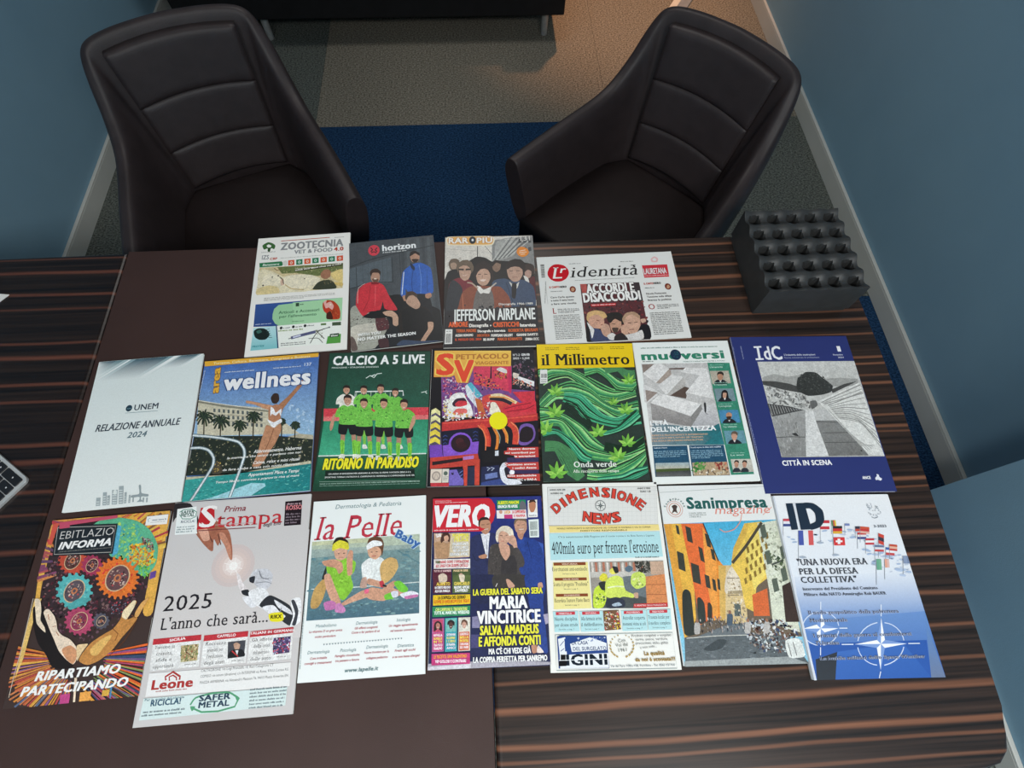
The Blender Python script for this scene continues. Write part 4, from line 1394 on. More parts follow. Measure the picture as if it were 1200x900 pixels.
ART['cal'] = '''
*cover_photo
G 1c4434 285a48 4 4 2078 12 2078 1350 44 1384
G 2f8a68 48b088 56 1474 2078 1494 2078 2215 39 2195
G 2a6a4c 163e2e 39 2195 2078 2215 2078 2873 4 2873
P d84450 24 1238 2078 1259 2078 1422 41 1413
P e87878 40 1406 2078 1422 2078 1512 46 1499
S a83040,e86068,c03848 40 21 71 1 15 25 1246 2075 1270 2078 1494 56 1474
L dfe8e0 23 34 2205 1053 2206 2078 2208
L e8ece8 25 620 1094 605 887 1554 893 1566 999
L cfe0c8 11 633 896 641 1039
L cfe0c8 11 729 900 736 1043
L cfe0c8 11 825 903 831 1046
L cfe0c8 11 921 907 926 1050
L cfe0c8 11 1017 910 1022 1053
L cfe0c8 11 1112 914 1116 1057
L cfe0c8 11 1208 918 1211 1061
L cfe0c8 11 1303 921 1306 1064
L cfe0c8 11 1399 925 1401 1068
L d8e4dc 19 793 594 875 535 955 585 1011 500 1107 488
L d8e4dc 19 893 551 977 515
L d8e4dc 18 1923 937 1997 921 2033 964
L d8e4dc 14 1997 921 2031 903
Q eceadf 266 1014 365 931 443 961 515 937 633 1028 669 1152 611 1168 617 1293 342 1283 320 1157 251 1148
Q c8967c 362 794 421 770 486 799 489 887 441 946 379 883
Q 2c201c 360 836 359 767 418 735 483 764 501 842 470 806 387 795
L 3a2420 11 403 849 417 850
L 3a2420 11 444 851 461 852
L f0dcd0 11 415 899 437 908 457 901
Q 78c850 609 1023 706 940 784 970 856 946 969 1037 1003 1160 944 1173 948 1298 680 1288 660 1163 592 1153
S 3f8a34,a4e070,2c6a2c,5cb040 26 19 57 1 16 616 1023 722 967 845 972 963 1036 944 1287 682 1277
Q c8967c 707 807 766 783 830 812 832 900 783 958 722 896
Q 2c201c 707 849 704 781 763 748 827 777 841 854 810 819 731 808
L 3a2420 11 746 862 760 863
L 3a2420 11 787 864 804 865
L f0dcd0 11 758 912 779 917 799 914
Q 78c850 933 1013 1035 926 1116 959 1192 932 1307 1027 1343 1154 1280 1171 1282 1299 1001 1289 983 1160 915 1150
S 3f8a34,a4e070,2c6a2c,5cb040 26 20 59 1 17 940 1013 1054 957 1177 962 1300 1026 1275 1288 1007 1278
Q c8967c 1041 786 1100 761 1164 790 1168 882 1115 944 1051 878
Q 2c201c 1037 828 1038 759 1098 726 1162 756 1178 833 1148 797 1065 786
L 3a2420 11 1079 844 1093 845
L 3a2420 11 1124 846 1138 847
L f0dcd0 11 1090 894 1111 903 1131 896
Q 78c850 1240 1088 1336 1009 1409 1038 1479 1014 1585 1100 1615 1216 1559 1229 1559 1349 1298 1339 1283 1219 1222 1213
S 3f8a34,a4e070,2c6a2c,5cb040 26 18 54 1 18 1247 1088 1352 1036 1467 1040 1578 1100 1551 1338 1304 1329
Q c8967c 1342 881 1398 856 1458 885 1456 968 1408 1023 1354 965
Q 2c201c 1337 919 1340 854 1396 822 1456 851 1470 924 1441 888 1366 882
L 3a2420 11 1376 931 1393 932
L 3a2420 11 1416 933 1433 934
L f0dcd0 11 1385 977 1406 985 1426 979
Q 84c850 816 1661 875 1663 907 2008 862 2006
Q e8e8e0 848 1999 907 2001 946 2076 856 2080
Q 84c850 1177 1673 1237 1676 1262 2020 1217 2018
Q e8e8e0 1203 2011 1261 2013 1299 2088 1210 2092
Q 84c850 1505 1685 1564 1687 1584 2031 1539 2029
Q e8e8e0 1526 2022 1583 2024 1620 2099 1530 2103
Q b88a74 488 1750 413 1747 430 1944 498 1946
Q 84d048 495 1919 414 1916 459 2193 514 2194
Q e8eadc 526 2188 445 2179 419 2254 522 2271
L 4a9a38 10 478 1945 476 2177
Q b88a74 613 1754 688 1757 715 1954 647 1951
Q 84d048 644 1924 725 1927 741 2202 686 2200
Q e8eadc 673 2193 752 2189 795 2267 694 2276
L 4a9a38 10 666 1952 720 2185
Q 1c1e20 362 1542 525 1520 694 1554 732 1769 597 1792 540 1658 512 1789 365 1756
Q 78c850 286 1266 399 1171 490 1204 575 1178 709 1282 750 1424 682 1443 690 1582 372 1571 349 1431 268 1418
S 3f8a34,a4e070,2c6a2c,5cb040 26 22 67 1 19 293 1266 419 1202 561 1207 703 1281 682 1571 378 1561
Q c8967c 398 1015 466 988 541 1021 545 1121 488 1189 416 1117
Q 2c201c 397 1064 395 985 462 946 537 983 556 1070 521 1027 425 1016
L 3a2420 11 446 1081 463 1081
L 3a2420 11 493 1082 510 1083
L f0dcd0 11 459 1137 484 1145 506 1138
Q b88a74 802 1789 730 1786 743 1975 808 1977
Q 84d048 805 1950 727 1947 767 2210 818 2211
Q e8eadc 830 2205 753 2196 728 2268 825 2284
L 4a9a38 10 788 1976 784 2194
Q b88a74 920 1793 992 1795 1015 1984 950 1982
Q 84d048 947 1955 1025 1958 1035 2219 984 2217
Q e8eadc 971 2210 1047 2206 1085 2280 990 2290
L 4a9a38 10 969 1983 1014 2202
Q 1c1e20 684 1593 840 1570 1001 1604 1032 1807 904 1830 853 1704 826 1828 686 1795
Q 78c850 618 1333 726 1242 812 1274 894 1248 1019 1347 1057 1482 992 1497 997 1632 694 1621 673 1486 600 1476
S 3f8a34,a4e070,2c6a2c,5cb040 26 21 63 1 20 624 1333 745 1272 879 1277 1012 1347 990 1621 699 1611
Q c8967c 728 1095 793 1067 863 1100 865 1196 811 1260 744 1191
Q 2c201c 725 1139 725 1065 789 1030 860 1062 878 1145 844 1106 755 1096
L 3a2420 11 771 1156 788 1156
L 3a2420 11 818 1157 835 1158
L f0dcd0 11 783 1208 807 1216 830 1209
Q b88a74 1182 1813 1107 1810 1116 2005 1184 2007
Q 84d048 1181 1977 1101 1974 1135 2242 1186 2244
Q e8eadc 1202 2238 1122 2228 1096 2300 1192 2316
L 4a9a38 10 1161 2006 1153 2226
Q b88a74 1299 1817 1374 1819 1393 2014 1326 2012
Q 84d048 1323 1981 1404 1984 1409 2251 1358 2250
Q e8eadc 1342 2243 1421 2239 1457 2312 1363 2322
L 4a9a38 10 1348 2013 1389 2234
Q 1c1e20 1064 1613 1224 1591 1387 1625 1414 1834 1282 1857 1234 1728 1204 1855 1062 1822
Q 78c850 1003 1350 1112 1256 1202 1292 1286 1263 1410 1365 1445 1503 1380 1518 1383 1656 1074 1645 1056 1507 982 1497
S 3f8a34,a4e070,2c6a2c,5cb040 26 21 64 1 21 1009 1351 1135 1290 1269 1295 1403 1365 1375 1645 1079 1635
Q c8967c 1121 1109 1186 1078 1256 1114 1256 1210 1200 1278 1135 1206
Q 2c201c 1117 1154 1118 1076 1183 1041 1253 1073 1269 1159 1236 1121 1148 1110
L 3a2420 11 1162 1170 1179 1171
L 3a2420 11 1209 1172 1226 1172
L f0dcd0 11 1173 1222 1197 1230 1220 1224
Q b88a74 1567 1840 1492 1837 1497 2031 1565 2034
Q 84d048 1563 2003 1482 2001 1512 2268 1562 2270
Q e8eadc 1578 2264 1498 2254 1471 2326 1567 2342
L 4a9a38 10 1542 2033 1530 2252
Q b88a74 1684 1844 1758 1847 1774 2041 1706 2039
Q 84d048 1705 2008 1785 2011 1785 2277 1734 2276
Q e8eadc 1718 2268 1797 2265 1832 2338 1737 2348
L 4a9a38 10 1729 2039 1765 2260
Q 1c1e20 1454 1641 1613 1619 1775 1653 1798 1862 1666 1884 1620 1755 1588 1882 1447 1849
Q 78c850 1397 1379 1508 1285 1597 1321 1682 1292 1804 1394 1836 1531 1771 1547 1770 1684 1462 1673 1447 1535 1374 1525
S 3f8a34,a4e070,2c6a2c,5cb040 26 21 64 1 22 1404 1379 1530 1319 1664 1324 1797 1394 1763 1673 1468 1663
Q c8967c 1520 1139 1586 1108 1655 1144 1653 1239 1596 1307 1532 1235
Q 2c201c 1516 1183 1518 1105 1584 1071 1653 1103 1667 1189 1635 1150 1547 1140
L 3a2420 11 1560 1199 1577 1200
L 3a2420 11 1607 1201 1624 1202
L f0dcd0 11 1570 1251 1594 1259 1617 1253
Q c8967c 218 1391 264 1356 249 1640 209 1709 185 1603
Q c8967c 1776 1447 1822 1449 1822 1591 1731 1763 1715 1693
*masthead
T f4f6f4 x - 96 282 1867 196.2 0 CALCIO A 5 LIVE
T d8e4dc b - 87 360 948 32.1 0 MAGAZINE • STAGIONE 2024/2025
*headline
T f4ea30 xi 14140c 146 2470 1782 201.9 0 RITORNO IN PARADISO
P 14241c 201 2502 1855 2506 1874 2678 216 2661
T e8ece8 b - 266 2575 1529 28.7 0 UN ANNO DI EMOZIONI PER ARRIVARE AL FUTSAL DI PRIMA FAVORITA SERIE A E IL
T e8ece8 b - 206 2638 1655 28.5 0 SPORTING TORNA E RITROVA IL CAMPIONATO FEMMINILE E CAMPIONESSE CHE HA
*small_print
L a8c4b4 6 116 2702 1963 2731
W a8c4b4 14 1 33 130 2752 1958 2775
W 88a898 12 1 27 129 2789 1951 2812
'''
ART['svv'] = '''
*cover_photo
P 7a4a8a 198 404 2107 418 2085 1544 253 1506
P d8405c 856 416 1595 430 1625 1007 876 820
P 1c1c24 1662 88 2115 129 2091 995 1627 942
S 3a3a48,6a6470,8a5a70,2a2a34 50 30 127 1 23 1678 288 2100 296 2082 973 1646 943
S 8a2a60,c83a5a,d8d0e0,4a2a70,e08aa0 70 29 104 1 24 222 677 737 665 777 1075 247 1107
S 20203a,e88a50,40306a,d85a4a 60 29 92 1 25 876 515 1174 674 1448 939 1053 952 856 733
P 1c1a2a 1215 423 1235 423 1233 697 1197 707
Q c8305a 1575 430 1635 431 1625 1007 1567 963
Q e4e0dc 1415 449 1534 506 1533 594 1334 502
S 2a2030,e07040,d8a040 20 29 84 1 26 1254 523 1533 594 1531 724 1333 677
P f0eeee 1731 641 2091 779 2084 897 1770 729
Q e8d8c8 1673 574 1792 620 1730 706 1671 683
S e86a50,f0c8b0 12 42 83 1 27 1651 683 2027 799 2004 907 1668 835
P 5ab8cc 737 817 816 775 1053 1081 934 1121 777 968
P dfe8ee 698 859 737 817 934 1121 1051 1462 895 1290 738 1074
S c8a0b0,f0e8f0 20 29 82 1 28 797 990 1053 1038 1130 1358 895 1248
Q f4f2ee 367 1237 404 1089 521 1006 659 1009 738 1160 817 1288 836 1518 370 1508
S e8c840,f0f0e8,e8e0d8 20 41 102 1 29 268 1150 404 1110 427 1449 272 1487
Q 3a2438 445 1238 522 1134 679 1116 738 1202 699 1244 504 1303
Q d83a48 503 1240 581 1178 719 1191 738 1266 602 1305 523 1293
Q e8706a 466 1428 543 1346 719 1350 739 1434 603 1473 505 1475
Q d84a44 1052 1102 1230 1042 1526 1069 1779 1245 2081 1357 2081 1544 1323 1528 1052 1293
L f0d8b0 62 1210 1084 1407 1067 1720 1243
L 2c2430 74 1190 1137 1445 1174 1621 1263
L e8a050 29 1170 1105 1485 1122 1681 1232
Q d83444 1443 1344 1719 1265 2085 1187 2078 1462 1520 1472
L 8a1c2c 16 1482 1365 1718 1307 2015 1249
L 8a1c2c 16 1520 1429 1913 1374 2073 1293
P d83848 1645 1007 2091 995 2085 1208 1818 1224
Q f4ecd8 1209 1233 1307 1235 1403 1427 1363 1529 1187 1465
S f0e0e0,c04a60,6a3050 16 33 82 1 30 1052 1208 1209 1212 1207 1465 1051 1378
L c8b8c8 12 876 906 875 1519
P c86a3a 895 1120 1013 1165 1129 1524 973 1521
P c83838 255 1624 1128 1549 2122 1475 2122 1622 1166 1747 257 1810
L e8584a 28 274 1645 1128 1601 2105 1527
S e8e4e0,f0c040,d88a90,ffffff 30 32 101 1 31 281 1437 836 1427 836 1553 293 1614
S f4f2ee,c83a48 14 41 101 1 32 895 1428 1207 1435 1128 1559 895 1554
Q d8404a 1598 1443 2107 1454 2107 1475 1596 1548
P 191a30 257 1810 972 1743 990 2336 283 2340
P 1a1620 1205 1706 2122 1622 2116 2158 1202 2138
P f0f0e8 38 1410 213 1414 242 2096 22 2091
P 5a5068 45 1411 213 1414 261 2097 31 2092
P efe8a8 41 1369 124 1320 212 1393 218 1490 125 1421 39 1473
P efe8a8 38 1519 126 1471 217 1544 222 1640 128 1571 36 1623
P f0d850 35 1669 129 1621 221 1694 226 1789 130 1721 33 1772
P f0d850 32 1818 131 1770 225 1842 230 1937 133 1869 30 1920
P f0d850 29 1965 134 1918 229 1990 234 2084 135 2017 27 2067
P 7a4ab8 31 2092 261 2076 293 2320 45 2334
P 8a58c8 280 2097 971 2031 951 2274 302 2320
L 3a4a88 16 284 1926 326 1894 368 1919
L 3a4a88 16 285 1999 327 1968 369 1993
L 3a4a88 16 286 2073 327 2041 370 2067
L 3a4a88 16 862 1856 904 1824 947 1850
L 3a4a88 16 862 1930 904 1898 946 1924
L 3a4a88 16 862 2004 904 1972 946 1998
E 8a5ad0 621 2074 227 233
E 2a1820 625 2064 188 179
E 4a2028 606 2023 77 69
E 3a1a20 645 2105 96 69
Q 7a5aa8 1737 1863 1788 1719 1906 1684 2022 1724 2066 1870 2033 2013 1895 2123 1741 2105
Q 241a20 1755 1904 1806 1782 1904 1742 2001 1786 2029 1890 1995 2002 1897 2068 1762 2048
L e0503a 108 992 1702 1088 1787 1145 1973 1140 2137
L f0885a 20 953 1701 1059 1827 1106 2013 1095 2257
L c83a30 20 1108 1746 1174 1912 1183 2117
L e88a3a 52 1253 1749 1329 1916 1327 2080 1297 2221
L b8d0c0 10 1301 1771 1377 1937 1366 2080
L e8843a 48 1428 1753 1494 1899 1507 2063
L f0b050 16 1457 1753 1528 1920 1520 2084
L d84a38 117 1555 1672 1651 1757 1687 1903 1668 2108
L f09a6a 16 1595 1652 1719 1780 1740 1966 1713 2088
P 1a181c 1019 2215 1894 2174 2098 2441 1046 2458
P e0e4ec 1278 2231 1345 2222 1344 2324 1277 2326
P c84438 55 2335 951 2274 989 2496 59 2555
P 2a1a1e 94 2416 665 2348 669 2409 96 2486
P b880c8 674 2329 875 2309 875 2373 675 2393
P d04a3a 665 2409 760 2407 752 2887 696 2886
P d04a3a 894 2394 989 2386 978 2883 890 2880
P 2a3048 761 2531 890 2524 890 2880 752 2883
P 7a6ac0 419 2583 685 2569 686 2876 413 2879
P 20264a 552 2570 685 2569 686 2767 629 2727
L 7a8ad0 12 609 2647 670 2601
L 7a8ad0 12 614 2714 670 2668
L 7a8ad0 12 618 2782 670 2735
Q 1a1a2a 458 2633 481 2644 499 2628 496 2674 468 2673
P 252a4c 1017 2537 1351 2505 1375 2892 1007 2889
P 7080b8 1083 2678 1312 2643 1320 2743 1092 2777
P 3a4a88 1016 2834 1386 2764 1498 2895 1007 2889
L c0c8e0 16 1122 2549 1183 2565 1131 2609
L c0c8e0 16 1198 2551 1259 2566 1207 2611
Q e8eaf2 1360 2585 1428 2466 1581 2470 1580 2550 1483 2627 1500 2767 1689 2791 1764 2872 1498 2889 1386 2784
P 3a3058 1506 2368 2101 2361 2091 2701 1501 2668
Q 282430 1445 2587 1503 2548 1538 2748 1481 2746
Q f4f4f8 1540 2649 1579 2600 1635 2631 1625 2690 1558 2693
P c83a44 75 2812 422 2828 413 2895 84 2887
*masthead
G f0c050 e8a048 62 41 1642 69 1631 431 876 417 757 791 529 780 479 617 400 654 63 648
P f4cc60 866 62 1631 76 1631 109 866 95
T b8742c x - 505 250 1083 111.0 0 PETTACOLO
T c07a30 x - 896 379 690 70.6 0 VIAGGIANTE
T e84a2a x f4d060 106 591 363 461.9 0 S
T e84a2a x f4d060 464 755 412 470.1 0 V
T c8c8c8 x - 1676 196 145 49.0 0 N°1-2
T e8e8e8 x - 1851 193 171 49.0 0 GEN-FEB
T d8d8d8 x - 1674 274 346 44.4 0 2025 • 5,50€
*sticker
E f4ea14 1352 1616 177 183
*cover_lines
P c8423c 1509 2169 2106 2168 2104 2371 1659 2381 1641 2330 1450 2296 1450 2235 1508 2226
T f4f0ec x - 1547 2216 497 36.6 0 Nuovo decreto
T f4f0ec x - 1473 2290 573 36.5 0 sui contributi per
T f4f0ec x - 1644 2362 395 36.3 0 le attrazioni
P c8423c 1466 2467 2094 2465 2097 2612 1579 2610 1466 2517
T f4f0ec x - 1466 2520 577 36.1 0 Cambiano ancora
T f4f0ec x - 1602 2589 447 36.0 0 i codici Ateco
P c8423c 1501 2697 2106 2692 2106 2830 1500 2747
T f4f0ec x - 1500 2737 544 35.7 0 Gite scolastiche
T f4f0ec x - 1689 2815 357 39.5 0 MiC e SIAE-A
*logo_panel
P e8d8c8 74 2559 283 2560 280 2821 73 2820
E a89a90 179 2692 83 91
E d8c8b8 179 2692 57 63
L a89a90 12 138 2754 174 2637 221 2737
P e0d8cc 290 2560 415 2559 407 2820 290 2821
E 5a6a60 352 2645 38 40
W 8a8a80 12 3 27 307 2719 394 2717
'''
